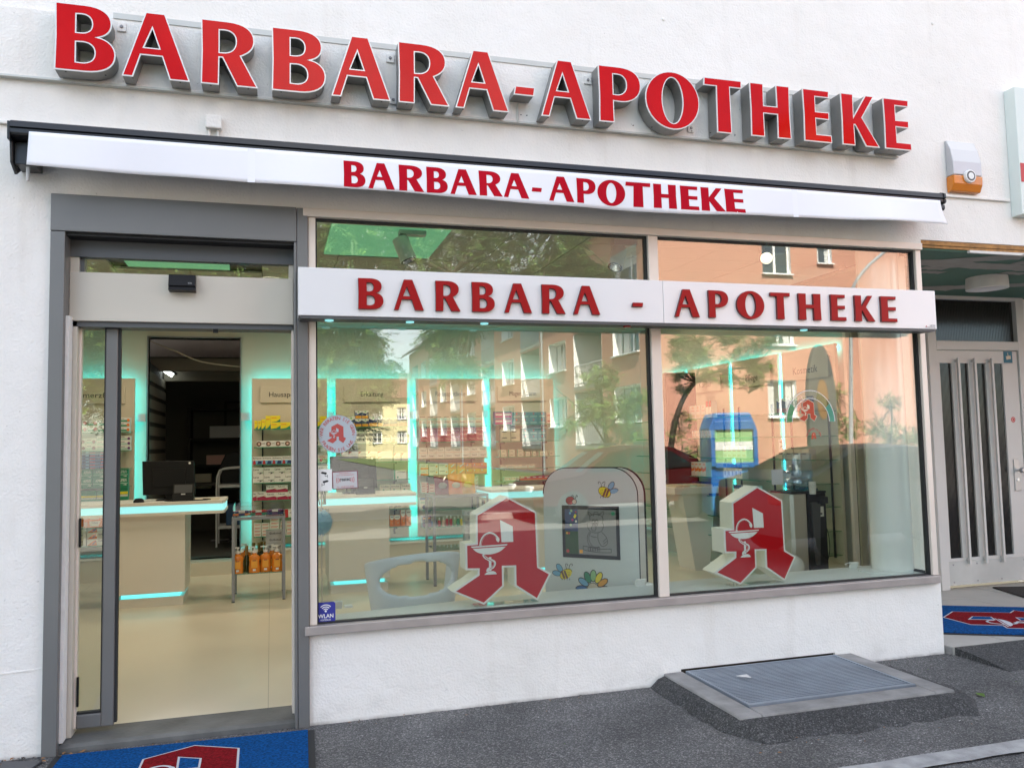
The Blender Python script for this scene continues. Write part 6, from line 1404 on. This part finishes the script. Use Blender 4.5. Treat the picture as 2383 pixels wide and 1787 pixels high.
mb.add(vs, fs, 'chair_grey'); sh_ = mb.build('back_shell', ch, smooth=True)
sm_ = sh_.modifiers.new('round', 'SMOOTH'); sm_.iterations = 10; sm_.factor = .5
mb = MB(); mb.lathe([(.02, .36), (.22, .38), (.25, .36), (.24, .31), (.05, .30)], 'chair_grey', 36, mtx=Matrix.Translation((0, .04, 0)) @ Matrix.Diagonal((1.05, .95, 1, 1))); mb.build('seat', ch, smooth=True)
mb = MB(); mb.lathe([(.20, 0), (.205, .02), (.06, .035), (.05, .30)], 'chair_grey', 30); mb.build('pedestal', ch, smooth=True)
# blue ball and hanging straps by the middle counter
t = thing('plush_ball', 'fuzzy blue ball hanging left of the middle counter', 'ball'); x, z = at(742, 1215, 3.4)
mb = MB(); prof = [(.13 * math.sin(PI * i / 14) + .0001, -.13 * math.cos(PI * i / 14)) for i in range(15)]; mb.lathe(prof, 'p_sky', 24, (x, 3.4, z)); mb.build('ball_body', t, smooth=True)
rnd = random.Random(9); mb = MB()
for i in range(900):
    d = Vector((rnd.gauss(0, 1), rnd.gauss(0, 1), rnd.gauss(0, 1))).normalized(); p = Vector((x, 3.4, z)) + d * .128; q = p + d * .022 + Vector((rnd.uniform(-.008, .008), 0, rnd.uniform(-.008, .008))); s_ = d.cross(Vector((0, .3, 1))).normalized() * .003
    mb.add([p - s_, p + s_, q], [(0, 1, 2)], rnd.choice(['p_sky', 'p_blue', 'p_sky', 'p_mint']))
mb.build('fuzz', t, kind='stuff')
t = thing('strap_bundle', 'bundle of dark and green straps hanging above the blue ball', 'straps'); x, z = at(748, 1150, 3.35)
for k in range(8):
    mb = MB(); xx = x - .05 + .015 * k; mb.tube(smooth([(xx, 3.35, z + .08), (xx + rnd.uniform(-.02, .02), 3.34, z + .02), (xx + rnd.uniform(-.03, .03), 3.35, z - .10)], 3), .006, ['p_black', 'p_black', 'p_lgreen', 'p_grey'][k % 4], 5); mb.build('strap', t)
mb = MB(); mb.tube([(x - .07, 3.35, z + .085), (x + .08, 3.35, z + .085)], .006, 'metal', 6); mb.tube([(x, 3.35, z + .085), (x, 3.35, .05)], .008, 'metal', 6); mb.build('hanger', t)

# tester stand
t = thing('tester_stand', 'cosmetics tester stand with slanted foot, open tray and dark display', 'display stand')
mb = MB(); mb.prism([(4.66, .95), (5.10, .95), (4.99, ZF), (4.80, ZF)], 3.85, 4.25, 'counter_front'); mb.build('slanted_foot', t, bevel=.004)
mb = MB(); mb.box(4.50, 5.08, 3.72, 4.25, .95, 1.03, 'counter_front'); mb.build('tray_box', t, bevel=.004)
mb = MB(); M('display_dark', (.03, .012, .012), .25); mb.box(4.70, 5.12, 4.255, 4.33, 1.03, 2.42, 'display_dark'); mb.build('display_panel', t, bevel=.004)
for i in range(5):
    mb = MB(); mb.box(4.54 + i * .10, 4.62 + i * .10, 3.76, 4.18, 1.031, 1.05, 'p_beige' if i != 2 else 'p_mint'); mb.build('tester_tray', t)
# water dispenser
t = thing('water_dispenser', 'black and steel water dispenser with a big blue bottle on top', 'water dispenser')
wy = 1.45; wx0, wx1 = AX(1842, 1200, wy), AX(1922, 1200, wy); wm = (wx0 + wx1) / 2; wz = at(1880, 1143, wy)[1]
mb = MB(); mb.prism([(wx0, wy + .30), (wx0, wy + .02), (wx0 + .03, wy), (wx0 + .16, wy), (wx0 + .16, wy + .30)], ZF, wz - .02, 'metal', 'z'); mb.build('steel_side', t, bevel=.004)
mb = MB(); mb.box(wx0 + .162, wx1, wy - .01, wy + .30, ZF, wz - .02, 'black_plastic'); mb.prism([(wx0 - .005, wy - .015), (wx1 + .005, wy - .015), (wx1 + .005, wy + .31), (wx0 - .005, wy + .31)], wz - .019, wz, 'black_plastic', 'z'); mb.build('black_body', t, bevel=.006)
mb = MB(); mb.prism([(wx0 + .19, wz - .10), (wx0 + .29, wz - .10), (wx0 + .26, ZF + .4), (wx0 + .22, ZF + .4)], wy - .03, wy - .011, 'dark_grey'); mb.box(wx1 - .10, wx1 - .02, wy - .07, wy - .011, wz - .11, wz - .05, 'black_plastic'); mb.build('tap_panel', t, bevel=.004)
mb = MB(); mb.box(wx1 - .10, wx1 - .03, wy - .0125, wy - .0105, wz - .23, wz - .14, 'p_white'); quad(mb, wx1 - .085, wx1 - .045, wz - .215, wz - .195, wy - .0128, 'ink_grey'); mb.build('label', t)
mb = MB(); bc = (wm, wy + .14, wz); mb.lathe([(.05, 0), (.12, .028), (.137, .055), (.139, .09), (.126, .115), (.139, .138), (.139, .175), (.128, .198), (.128, .33), (.11, .345), (.0, .348)], 'bottle_glass', 32, bc, caps=False); mb.build('water_bottle', t, smooth=True)
mb = MB(); mb.lathe([(.045, .005), (.11, .032), (.128, .06), (.130, .09), (.118, .115), (.130, .138), (.130, .175), (.119, .188), (.0, .189)], 'bottle_glass', 28, bc, caps=False); mb.build('water', t, smooth=True)
mb = MB(); mb.lathe([(.035, 0), (.026, -.085)], 'plastic_clear', 16, (wm + .03, wy - .03, wz + .06), caps=False)
for k in range(5): mb.lathe([(.034 - k * .0005, .0 + .008 * k), (.028, -.08 + .008 * k)], 'white', 14, (wm + .03, wy - .03, wz + .055), caps=False)
cp = mb.build('cup_stack', t)
mb = MB(); mb.tube(smooth([(wx1 + .0, wy + .1, wz - .28), (wx1 + .08, wy + .1, wz - .36), (wx1 + .10, wy + .1, wz - .55), (wx1 + .04, wy + .1, wz - .72)], 6), .004, 'black_plastic', 5); mb.build('hose', t)
t = thing('waste_bin', 'small black and grey pedal bin right of the water dispenser', 'bin')
bx = AX(1958, 1290, 2.0); mb = MB(); mb.lathe([(.10, ZF), (.11, .42)], 'dark_grey', 24, (bx, 2.1, 0)); mb.build('bin_body', t, smooth=True); mb = MB(); mb.lathe([(.118, .42), (.12, .46), (.10, .49), (0, .50)], 'black_plastic', 24, (bx, 2.1, 0)); mb.build('bin_lid', t, smooth=True)
x, z = at(1845, 1320, 1.3); mb = MB(); mb.lathe([(.10 * math.sin(PI * i / 14) + .0001, -.10 * math.cos(PI * i / 14)) for i in range(15)], 'white_gloss', 24, (x, 1.3, .47)); t = thing('globe_lamp', 'white globe showing behind the foot of the right emblem', 'lamp'); mb.build('globe', t, smooth=True); mb = MB(); mb.lathe([(.07, ZF), (.07, ZF + .015), (.015, ZF + .02), (.015, .38)], 'white', 16, (x, 1.3, 0)); mb.build('stem', t, smooth=True)

SMALL.build('small_packages', kind='stuff')

# ================================================================== THE STREET BEHIND THE CAMERA (seen mirrored in the panes)
def mir(u, v, Y_):
    """place seen in the mirror of the glass: virtual depth Y_ -> real point in the street"""
    x, z = at(u, v, Y_); return Vector((x, -Y_, z))


mb = MB(); mb.add([(-40, -11.8, -.004), (40, -11.8, -.004), (40, -1.9, -.004), (-40, -1.9, -.004)], [(0, 1, 2, 3)], 'road'); mb.build('road', kind='structure')
mb = MB(); mb.box(-40, 40, -12.05, -11.8, -.02, .11, 'kerb_stone'); mb.build('kerb', kind='structure')
mb = MB(); mb.add([(-40, -22.2, .06), (40, -22.2, .06), (40, -12.05, .06), (-40, -12.05, .06)], [(0, 1, 2, 3)], 'paving'); mb.build('forecourt', kind='structure')
mb = MB(); mb.add([(7.5, -95, .04), (12.6, -95, .04), (12.6, -24.5, .04), (7.5, -24.5, .04)], [(0, 1, 2, 3)], 'grass'); mb.build('lawn', kind='structure')
mb = MB(); mb.add([(-40, -24.5, .03), (40, -24.5, .03), (40, -22.2, .03), (-40, -22.2, .03)], [(0, 1, 2, 3)], 'road'); mb.build('footpath', kind='structure')


def panel_with_holes(mb, to3, s0, s1, z0, z1, holes, mat):
    ss = sorted({s0, s1} | {h[0] for h in holes} | {h[1] for h in holes}); zs = sorted({z0, z1} | {h[2] for h in holes} | {h[3] for h in holes})
    for i in range(len(ss) - 1):
        for j in range(len(zs) - 1):
            cs_, cz_ = (ss[i] + ss[i + 1]) / 2, (zs[j] + zs[j + 1]) / 2
            if any(h[0] < cs_ < h[1] and h[2] < cz_ < h[3] for h in holes): continue
            mb.add([to3(ss[i], zs[j], 0), to3(ss[i + 1], zs[j], 0), to3(ss[i + 1], zs[j + 1], 0), to3(ss[i], zs[j + 1], 0)], [(0, 1, 2, 3)], mat)


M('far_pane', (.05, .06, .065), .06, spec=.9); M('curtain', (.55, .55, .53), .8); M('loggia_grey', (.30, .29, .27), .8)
apt = thing('apartment_building', 'long salmon pink apartment house with loggias and white window reveals', 'building')
XF, YG_ = 14.0, -23.0
ZSL = (2.32, 5.12, 7.92)
wy_ = [-25.95, -34.4, -43.5, -53.3, -63.4, -72.6]
ly_ = [-30.25, -39.0, -48.4, -58.8, -67.8, -77.4]
wh = [(y - 1.3, y + 1.3, z, z + 1.5) for y in wy_ for z in ZSL]
lh = [(y - 1.75, y + 1.75, z - .95, z + 1.55) for y in ly_ for z in ZSL]
to_l = lambda s, z, d: (XF + d, s, z)
mb = MB(); panel_with_holes(mb, to_l, -81, YG_, 0, 11.0, wh + lh, 'pink_render')
gw_ = [(18.65, 19.95, z, z + 1.45) for z in (2.36, 5.20, 8.04)] + [(21.2, 21.9, 8.55, 9.35)]
to_g = lambda s, z, d: (s, YG_ - d, z)
panel_with_holes(mb, to_g, XF, 27.5, 0, 11.0, gw_, 'pink_render')
mb.add([(27.5, YG_, 0), (27.5, -81, 0), (27.5, -81, 11), (27.5, YG_, 11)], [(0, 1, 2, 3)], 'pink_render'); mb.add([(XF, -81, 0), (27.5, -81, 0), (27.5, -81, 11), (XF, -81, 11)], [(0, 1, 2, 3)], 'pink_render')
mb.add([(XF, YG_, 11), (27.5, YG_, 11), (20.75, YG_, 14.6)], [(0, 1, 2)], 'pink_render'); mb.build('wall', apt)
mb = MB(); mb.prism([(XF - .7, 10.75), (20.75, 14.75), (28.2, 10.75), (28.2, 10.95), (20.75, 14.98), (XF - .7, 10.95)], YG_ + .35, -81.5, 'roof_tile'); mb.box(XF - .72, XF - .58, -81.5, YG_ + .35, 10.78, 10.92, 'grey'); mb.build('roof', apt)


def window(h, to3, d=.34, parent=apt):
    s0, s1, z0, z1 = h; mb = MB()
    for a, b in (((s0, z0), (s0, z1)), ((s0, z1), (s1, z1)), ((s1, z1), (s1, z0)), ((s1, z0), (s0, z0))):
        mb.add([to3(a[0], a[1], -.004), to3(b[0], b[1], -.004), to3(b[0], b[1], d), to3(a[0], a[1], d)], [(0, 1, 2, 3)], 'far_white')
    def bar(a0, a1, b0, b1): 
        p = [to3(a0, b0, d - .05), to3(a1, b0, d - .05), to3(a1, b1, d - .05), to3(a0, b1, d - .05), to3(a0, b0, d + .02), to3(a1, b0, d + .02), to3(a1, b1, d + .02), to3(a0, b1, d + .02)]
        mb.add(p, [(0, 1, 2, 3), (4, 5, 6, 7), (0, 1, 5, 4), (1, 2, 6, 5), (2, 3, 7, 6), (3, 0, 4, 7)], 'far_white')
    w_ = .07; bar(s0, s0 + w_, z0, z1); bar(s1 - w_, s1, z0, z1); bar(s0 + w_, s1 - w_, z0, z0 + w_); bar(s0 + w_, s1 - w_, z1 - w_, z1); c = (s0 + s1) / 2
    if s1 - s0 > 1: bar(c - .05, c + .05, z0 + w_, z1 - w_)
    o = mb.build('window', parent)
    mb = MB(); mb.add([to3(s0, z0, d), to3(s1, z0, d), to3(s1, z1, d), to3(s0, z1, d)], [(0, 1, 2, 3)], 'far_pane')
    r = random.random()
    if r < .6:
        for q0, q1 in ((.08, .30), (.70, .92)): mb.add([to3(s0 + (s1 - s0) * q0, z0 + .1, d - .005), to3(s0 + (s1 - s0) * q1, z0 + .1, d - .005), to3(s0 + (s1 - s0) * q1, z1 - .1, d - .005), to3(s0 + (s1 - s0) * q0, z1 - .1, d - .005)], [(0, 1, 2, 3)], 'curtain')
    elif r < .85: mb.add([to3(s0 + .07, z1 - .6, d - .005), to3(s1 - .07, z1 - .6, d - .005), to3(s1 - .07, z1 - .07, d - .005), to3(s0 + .07, z1 - .07, d - .005)], [(0, 1, 2, 3)], 'curtain')
    mb.build('pane', o)
    mb = MB(); p = [to3(s0 - .05, z0 - .05, -.12), to3(s1 + .05, z0 - .05, -.12), to3(s1 + .05, z0, -.12), to3(s0 - .05, z0, -.12), to3(s0 - .05, z0 - .05, .02), to3(s1 + .05, z0 - .05, .02), to3(s1 + .05, z0 - .003, .02), to3(s0 - .05, z0 - .003, .02)]
    mb.add(p, [(0, 1, 2, 3), (4, 5, 6, 7), (0, 1, 5, 4), (1, 2, 6, 5), (2, 3, 7, 6), (3, 0, 4, 7)], 'far_white'); mb.build('sill', o)


for h in wh: window(h, to_l, .42)
for h in gw_: window(h, to_g, .2)
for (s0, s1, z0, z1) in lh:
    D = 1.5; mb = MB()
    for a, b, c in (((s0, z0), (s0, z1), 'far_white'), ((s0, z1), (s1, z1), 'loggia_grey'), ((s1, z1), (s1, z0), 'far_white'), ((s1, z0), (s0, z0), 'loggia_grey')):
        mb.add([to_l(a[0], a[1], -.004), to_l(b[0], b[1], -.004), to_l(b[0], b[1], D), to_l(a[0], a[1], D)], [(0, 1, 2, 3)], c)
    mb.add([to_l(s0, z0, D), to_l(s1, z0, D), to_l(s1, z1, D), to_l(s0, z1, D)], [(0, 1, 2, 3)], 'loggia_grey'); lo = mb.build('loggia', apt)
    mb = MB(); mb.add([to_l(s0 + .3, z0 + .05, D - .01), to_l(s1 - .9, z0 + .05, D - .01), to_l(s1 - .9, z0 + 2.1, D - .01), to_l(s0 + .3, z0 + 2.1, D - .01)], [(0, 1, 2, 3)], 'far_pane'); mb.build('balcony_door', lo)
    mb = MB(); mb.box(XF + .02, XF + .07, s0, s1, z0 + .95, z0 + 1.0, 'light_grey'); mb.box(XF + .02, XF + .06, s0, s1, z0 + .08, z0 + .12, 'light_grey')
    y = s0 + .06
    while y < s1: mb.box(XF + .03, XF + .05, y, y + .02, z0 + .12, z0 + .95, 'light_grey'); y += .25
    mb.build('railing', lo)
    mb = MB(); mb.box(XF - .03, XF - .002, s0 - .02, s1 + .02, z0 - .16, z0 - .005, 'loggia_grey'); mb.build('balcony_slab', lo)
mb = MB()
for y in (-36.6, -56.0): mb.tube([(XF - .08, y, 10.8), (XF - .08, y, 0)], .06, 'grey', 8)
mb.build('downpipe', apt)

yh = thing('yellow_house', 'pale yellow house with small white windows far down the street', 'building'); p = mir(905, 1000, 92)
hx0, hx1, hy = p.x - 2.6, p.x + 4.5, -92
hw = [(p.x + dx, p.x + dx + 1.1, z, z + 1.4) for dx in (-1.9, 1.0) for z in (1.8, 4.6)]; to_h = lambda s, z, d: (s, hy - d, z)
mb = MB(); panel_with_holes(mb, to_h, hx0, hx1, 0, 7.2, hw, 'yellow_render'); mb.box(hx0, hx1, hy - 10, hy - .6, 0, 7.2, 'yellow_render'); mb.build('wall', yh)
for h in hw: window(h, to_h, .2, yh)
mb = MB(); mb.prism([(hy + .6, 7.1), (hy - 5, 10.5), (hy - 10.6, 7.1)], hx0 - .5, hx1 + .5, 'roof_tile', 'x'); mb.build('roof', yh)


# trees -----------------------------------------------------------------
def tree(label, trunk, limbs, clusters, seed, leaf, mats, density=1.0, r0=.14, cat='tree', hang=.5):
    rnd = random.Random(seed); t = thing('tree' if cat == 'tree' else 'shrub', label, cat, None, (trunk[0][0], trunk[0][1], 0))
    off = Vector((trunk[0][0], trunk[0][1], 0)); L_ = lambda p: Vector(p) - off
    mb = MB(); q = smooth([tuple(L_(p)) for p in trunk], 4); n = len(q); mb.tube(q, [r0 * (1 - .78 * i / (n - 1)) for i in range(n)], 'bark', 9)
    for lm in limbs:
        q = smooth([tuple(L_(p)) for p in lm], 4); n = len(q); mb.tube(q, [r0 * .30 * (1 - .8 * i / (n - 1)) for i in range(n)], 'bark', 7)
    for c, r in clusters:
        base = min([Vector(p) for lm in ([trunk] + limbs) for p in lm], key=lambda p: (p - Vector(c)).length)
        for k in range(7):
            e = Vector(c) + Vector((rnd.gauss(0, .5), rnd.gauss(0, .5), rnd.gauss(0, .45))) * r; m_ = (base + e) / 2 + Vector((rnd.uniform(-.1, .1), rnd.uniform(-.1, .1), .1 * r))
            mb.tube([L_(base), L_(m_), L_(e)], [r0 * .13, r0 * .09, r0 * .03], 'bark', 5)
    mb.build('trunk', t, smooth=True)
    mb = MB()
    for c, r in clusters:
        c = Vector(c); nt_ = int(260 * density * max(.3, r) ** 2 / .35)
        for k in range(nt_):
            d = Vector((rnd.gauss(0, 1), rnd.gauss(0, 1), rnd.gauss(0, .8))).normalized() * r * rnd.random() ** .45
            tw = c + d; dirn = Vector((rnd.gauss(0, 1), rnd.gauss(0, 1), -hang + rnd.gauss(0, .45))).normalized(); side = dirn.cross(Vector((rnd.gauss(0, .3), rnd.gauss(0, .3), 1))).normalized(); mt = rnd.choice(mats)
            up = side.cross(dirn)
            for j in range(7):      # a spray of leaflets
                for sg in (-1, 1):
                    b = tw + dirn * leaf * .55 * j; tip = b + (side * sg + dirn * .55 + up * rnd.uniform(-.3, .3)).normalized() * leaf * rnd.uniform(.8, 1.2); wv = dirn * leaf * .20
                    mb.add([L_(b), L_((b + tip) / 2 - wv), L_(tip), L_((b + tip) / 2 + wv)], [(0, 1, 2, 3)], mt)
    mb.build('crown', t)
    return t


m_ = mir
Yt = 9.5
tree('large pinnate leaved street tree whose crown fills the upper left reflection', [m_(600, 1330, Yt), m_(610, 1100, Yt), m_(640, 900, Yt), m_(700, 700, Yt), m_(820, 520, Yt)],
     [[m_(640, 900, Yt), m_(730, 800, Yt + .4), m_(850, 760, Yt)], [m_(700, 700, Yt), m_(900, 600, Yt), m_(1050, 640, Yt - .5), m_(1090, 740, Yt - .5)], [m_(820, 520, Yt), m_(1100, 470, Yt), m_(1300, 520, Yt)]],
     [(m_(755, 770, Yt), .75), (m_(690, 850, Yt), .9), (m_(840, 800, Yt), .5), (m_(880, 860, Yt + .3), .42), (m_(800, 905, Yt + .2), .42), (m_(860, 930, Yt), .33), (m_(730, 930, Yt + .5), .45), (m_(1020, 770, Yt - .4), .38), (m_(1075, 740, Yt - .4), .42), (m_(1050, 845, Yt - .5), .33), (m_(1085, 860, Yt - .4), .25),
      (m_(760, 560, Yt), .6), (m_(860, 620, Yt), .55), (m_(960, 560, Yt), .55), (m_(1040, 630, Yt), .5), (m_(1180, 610, Yt), .45), (m_(1150, 540, Yt), .4), (m_(1310, 600, Yt), .5), (m_(1390, 640, Yt), .35), (m_(930, 640, Yt + .4), .5), (m_(1000, 540, Yt + .4), .5), (m_(820, 560, Yt - .3), .55), (m_(1100, 590, Yt), .45), (m_(1080, 520, Yt), .45), (m_(1250, 640, Yt), .4), (m_(1230, 560, Yt + .3), .4), (m_(730, 640, Yt), .6), (m_(1330, 540, Yt), .35), (m_(780, 690, Yt - .3), .55), (m_(800, 850, Yt + .3), .5), (m_(800, 965, Yt + .5), .42), (m_(755, 1005, Yt + .6), .5), (m_(845, 985, Yt + .4), .28), (m_(880, 900, Yt), .25), (m_(880, 480, Yt), .9), (m_(1200, 430, Yt), .8), (m_(640, 620, Yt), 1.1), (m_(540, 740, Yt), 1.2), (m_(420, 660, Yt), 1.3), (m_(200, 800, Yt), .9), (m_(240, 900, Yt), .7), (m_(300, 700, Yt), 1.0), (m_(120, 720, Yt), 1.0), (m_(230, 600, Yt), 1.0), (m_(450, 580, Yt), .9), (m_(700, 960, Yt), .6), (m_(770, 975, Yt), .35)], 1, .075, ['leaf_a', 'leaf_c', 'leaf_a', 'leaf_b'], 1.5, .2)
Yt = 17
tree('light yellow green young tree before the loggias', [m_(1425, 1260, Yt), m_(1425, 1100, Yt), m_(1410, 1000, Yt), m_(1400, 900, Yt)], [[m_(1415, 1040, Yt), m_(1370, 970, Yt), m_(1290, 900, Yt)], [m_(1410, 1000, Yt), m_(1460, 950, Yt), m_(1490, 900, Yt)]],
     [(m_(1400, 880, Yt), .55), (m_(1375, 950, Yt), .5), (m_(1430, 960, Yt), .6), (m_(1480, 930, Yt), .5), (m_(1480, 1010, Yt), .45), (m_(1420, 1060, Yt), .6), (m_(1390, 1090, Yt), .5), (m_(1330, 985, Yt), .25)], 2, .07, ['leaf_b', 'leaf_b', 'leaf_a'], 1.1, .12)
Yt = 14
tree('leaning tree with dark trunk and flat airy crown before the gable', [m_(1555, 1250, Yt), m_(1560, 1080, Yt), m_(1580, 960, Yt), m_(1620, 890, Yt), m_(1680, 862, Yt), m_(1750, 855, Yt)], [[m_(1620, 890, Yt), m_(1640, 830, Yt), m_(1680, 780, Yt)], [m_(1680, 862, Yt), m_(1720, 880, Yt), m_(1745, 915, Yt)]],
     [(m_(1590, 800, Yt), .34), (m_(1640, 780, Yt), .36), (m_(1700, 785, Yt), .40), (m_(1740, 830, Yt), .34), (m_(1780, 850, Yt), .26), (m_(1690, 845, Yt), .25), (m_(1735, 890, Yt), .25), (m_(1610, 850, Yt), .24), (m_(1590, 905, Yt), .18), (m_(1595, 975, Yt), .28), (m_(1580, 1010, Yt), .32), (m_(1600, 1060, Yt), .45), (m_(1660, 1050, Yt), .40)] + [(m_(random.uniform(1575, 1800), random.uniform(775, 890), Yt + random.uniform(-.4, .4)), random.uniform(.14, .24)) for _ in range(34)], 3, .055, ['leaf_b', 'leaf_a', 'leaf_b'], .9, .10, hang=.1)
Yt = 13
for k, (u, lab) in enumerate(((1945, 'soft green conifer bush left of the lamp post'), (2075, 'tall soft green conifer bush right of the lamp post'), (2170, 'green bush at the right end of the reflection'))):
    tp = (880, 905, 930)[k]
    tree(lab, [m_(u, 1260, Yt), m_(u, 1100, Yt), m_(u + 5, tp + 40, Yt)], [], [(m_(u, tp + 40, Yt), .30), (m_(u - 20, tp + 100, Yt), .45), (m_(u + 25, tp + 120, Yt), .45), (m_(u - 15, tp + 180, Yt), .55), (m_(u + 20, tp + 220, Yt), .55), (m_(u, tp + 280, Yt), .55)], 30 + k, .05, ['leaf_b', 'leaf_a'], 1.3, .06, 'shrub', -.7)

# lamp post
t = thing('street_lamp', 'curved grey street lamp post seen in the right pane', 'street lamp'); Yt = 11.5; b = m_(1995, 1250, Yt); top = m_(1984, 690, Yt); hd_ = m_(2075, 575, Yt)
mb = MB(); mb.tube([(b.x, b.y, 0), (b.x, b.y, 1.2), (b.x, b.y, 1.25), (top.x, top.y, top.z)], [.075, .075, .05, .045], 'grey', 10); mb.tube(smooth([tuple(top), tuple(top + Vector((.15, 0, .35))), tuple((top + hd_) / 2 + Vector((-.05, 0, .15))), tuple(hd_)], 6), .04, 'grey', 8); mb.build('post', t, smooth=True)
mb = MB(); d = (hd_ - top).normalized(); mb.tube([hd_, hd_ + d * .1, hd_ + d * .5, hd_ + d * .62], [.05, .085, .09, .03], 'light_grey', 10); mb.build('lamp_head', t, smooth=True)

# rounded advertising board
t = thing('advertising_board', 'tall dark rounded board with an orange picture standing across the street', 'board'); b = m_(1918, 1000, 9.6)
mb = MB(); pts = [(-.34, .15), (.34, .15)] + [(.34 * math.cos(PI * i / 20), 2.2 + 1.30 * math.sin(PI * i / 20)) for i in range(21)]; mt = Matrix.Translation((b.x, b.y, 0)); mb.prism(pts, -.06, .06, 'board_grey', 'y', mt); mb.build('board', t, bevel=.01)
mb = MB(); mb.prism([(.14 * math.cos(2 * PI * i / 24), 2.35 + .42 * math.sin(2 * PI * i / 24)) for i in range(24)], .061, .066, 'leaf_brown', 'y', mt); mb.build('picture', t)
mb = MB(); mb.box(-.30, .30, -.25, .25, -.0, .15, 'concrete', mt); mb.build('base', t)

# blue recycling container
t = thing('recycling_container', 'blue recycling container with chamfered top and open hatch', 'container', None, (m_(1716, 1100, 9.0).x, -9.0, 0), PI + .30)
mb = MB(); pr = [(-.46, .1), (.46, .1), (.46, 1.78), (.34, 2.08), (-.34, 2.08), (-.46, 1.78)]
mb.prism(pr, .06, 1.0, 'bin_blue'); mb.build('body', t, bevel=.03)
mb = MB(); mb.prism([(-.45, 1.05), (-.37, 1.05), (-.37, 1.9), (-.45, 1.72)], .0, .06, 'bin_blue'); mb.prism([(.37, 1.05), (.45, 1.05), (.45, 1.72), (.37, 1.9)], .0, .06, 'bin_blue'); mb.box(-.37, .37, 0, .06, 1.75, 1.92, 'bin_blue'); mb.box(-.37, .37, 0, .06, 1.02, 1.12, 'bin_blue'); mb.build('hatch_frame', t, bevel=.01)
mb = MB(); mb.box(-.36, .36, .045, .058, 1.12, 1.75, 'p_lgreen'); mb.box(-.36, .36, .035, .044, 1.36, 1.52, 'white'); mb.build('hatch', t)


def car(label, loc, rz, paint, roof_rack=False):
    t = thing('parked_car', label, 'car', None, loc, rz); L2, W2 = 2.1, .86
    prof = [(-2.1, .35), (-2.12, .62), (-1.95, .82), (-1.1, .95), (-.45, 1.38), (.15, 1.46), (.95, 1.44), (1.62, 1.12), (2.02, 1.02), (2.1, .75), (2.08, .35)]
    def sec(sc_, zf=1.0): return prof
    vs = []; fs = []; ys = [-W2, -W2 + .10, 0, W2 - .10, W2]; N = len(prof)
    for k, y in enumerate(ys):
        for (x, z) in prof:
            inset = .14 * max(0, (z - .95) / .5) if abs(y) > .5 else 0; yy = y * (1 - inset / W2 * (1 if k in (0, 4) else .9)); zz = z + (.03 if k == 2 and z > .9 else 0) - (.02 if k in (0, 4) and z > .6 else 0); vs.append((x, yy, zz))
    for k in range(4):
        for i in range(N - 1): a = k * N + i; fs.append((a, a + 1, a + N + 1, a + N))
        fs.append((k * N + N - 1, k * N, k * N + N, k * N + 2 * N - 1))
    fs += [tuple(range(N)), tuple(range(4 * N, 5 * N))[::-1]]
    mb = MB(); mb.add(vs, fs, paint); mb.build('body', t, smooth=True, ang=75)
    mb = MB()
    for s_ in (-1, 1):
        y = s_ * (W2 - .055); sd_ = lambda x, z: (x, s_ * (W2 + .006 - .14 * max(0, (z - .95) / .5)), z - .018)
        mb.add([sd_(-.98, 1.0), sd_(-.10, 1.0), sd_(-.10, 1.385), sd_(-.42, 1.34)], [(0, 1, 2, 3)], 'car_glass'); mb.add([sd_(-.02, 1.0), sd_(1.40, 1.06), sd_(.92, 1.37), sd_(-.02, 1.385)], [(0, 1, 2, 3)], 'car_glass')
    f_ = lambda x, y, z: (x, y, z)
    mb.add([(-1.07, -.72, .985), (-1.07, .72, .985), (-.50, .62, 1.365), (-.50, -.62, 1.365)], [(0, 1, 2, 3)], 'car_glass'); mb.add([(1.58, -.70, 1.165), (1.58, .70, 1.165), (1.0, .62, 1.435), (1.0, -.62, 1.435)], [(0, 1, 2, 3)], 'car_glass')
    mb.build('windows', t)
    for (x, y) in ((-1.30, -W2 + .08), (-1.30, W2 - .08), (1.28, -W2 + .08), (1.28, W2 - .08)):
        mb = MB(); mb.lathe([(.20, -.10), (.31, -.10), (.32, -.06), (.32, .06), (.31, .10), (.20, .10)], 'tyre', 22, mtx=Matrix.Translation((x, y, .32)) @ Matrix.Rotation(PI / 2, 4, 'X')); wh_ = mb.build('wheel', t, smooth=True)
        mb = MB(); mb.lathe([(.20, -.08), (.05, -.11), (.05, .11), (.20, .08)], 'metal', 18, mtx=Matrix.Translation((x, y, .32)) @ Matrix.Rotation(PI / 2, 4, 'X')); mb.mats = ['dark_grey']; mb.build('rim', wh_)
    for y in (-.6, .6):
        mb = MB(); mb.box(-2.135, -2.05, y - .16, y + .16, .62, .74, 'white_gloss'); mb.build('headlight', t, bevel=.02); mb = MB(); mb.box(2.05, 2.115, y - .14, y + .14, .75, .92, 'p_red'); mb.build('tail_light', t, bevel=.02)
    if roof_rack:
        mb = MB()
        for x in (-.3, .7): mb.box(x, x + .05, -.62, .62, 1.50, 1.54, 'dark_grey')
        mb.build('roof_rack', t)
    return t


car('grey hatchback parked close to the pavement, mirrored in the right pane', (8.15, -4.6, -.004), PI, 'car_grey')
p = m_(1415, 1080, 11.0); car('dark red car parked across the street, mirrored behind the kiosk', (p.x + .2, p.y, -.004), 0.0, 'car_red', True)
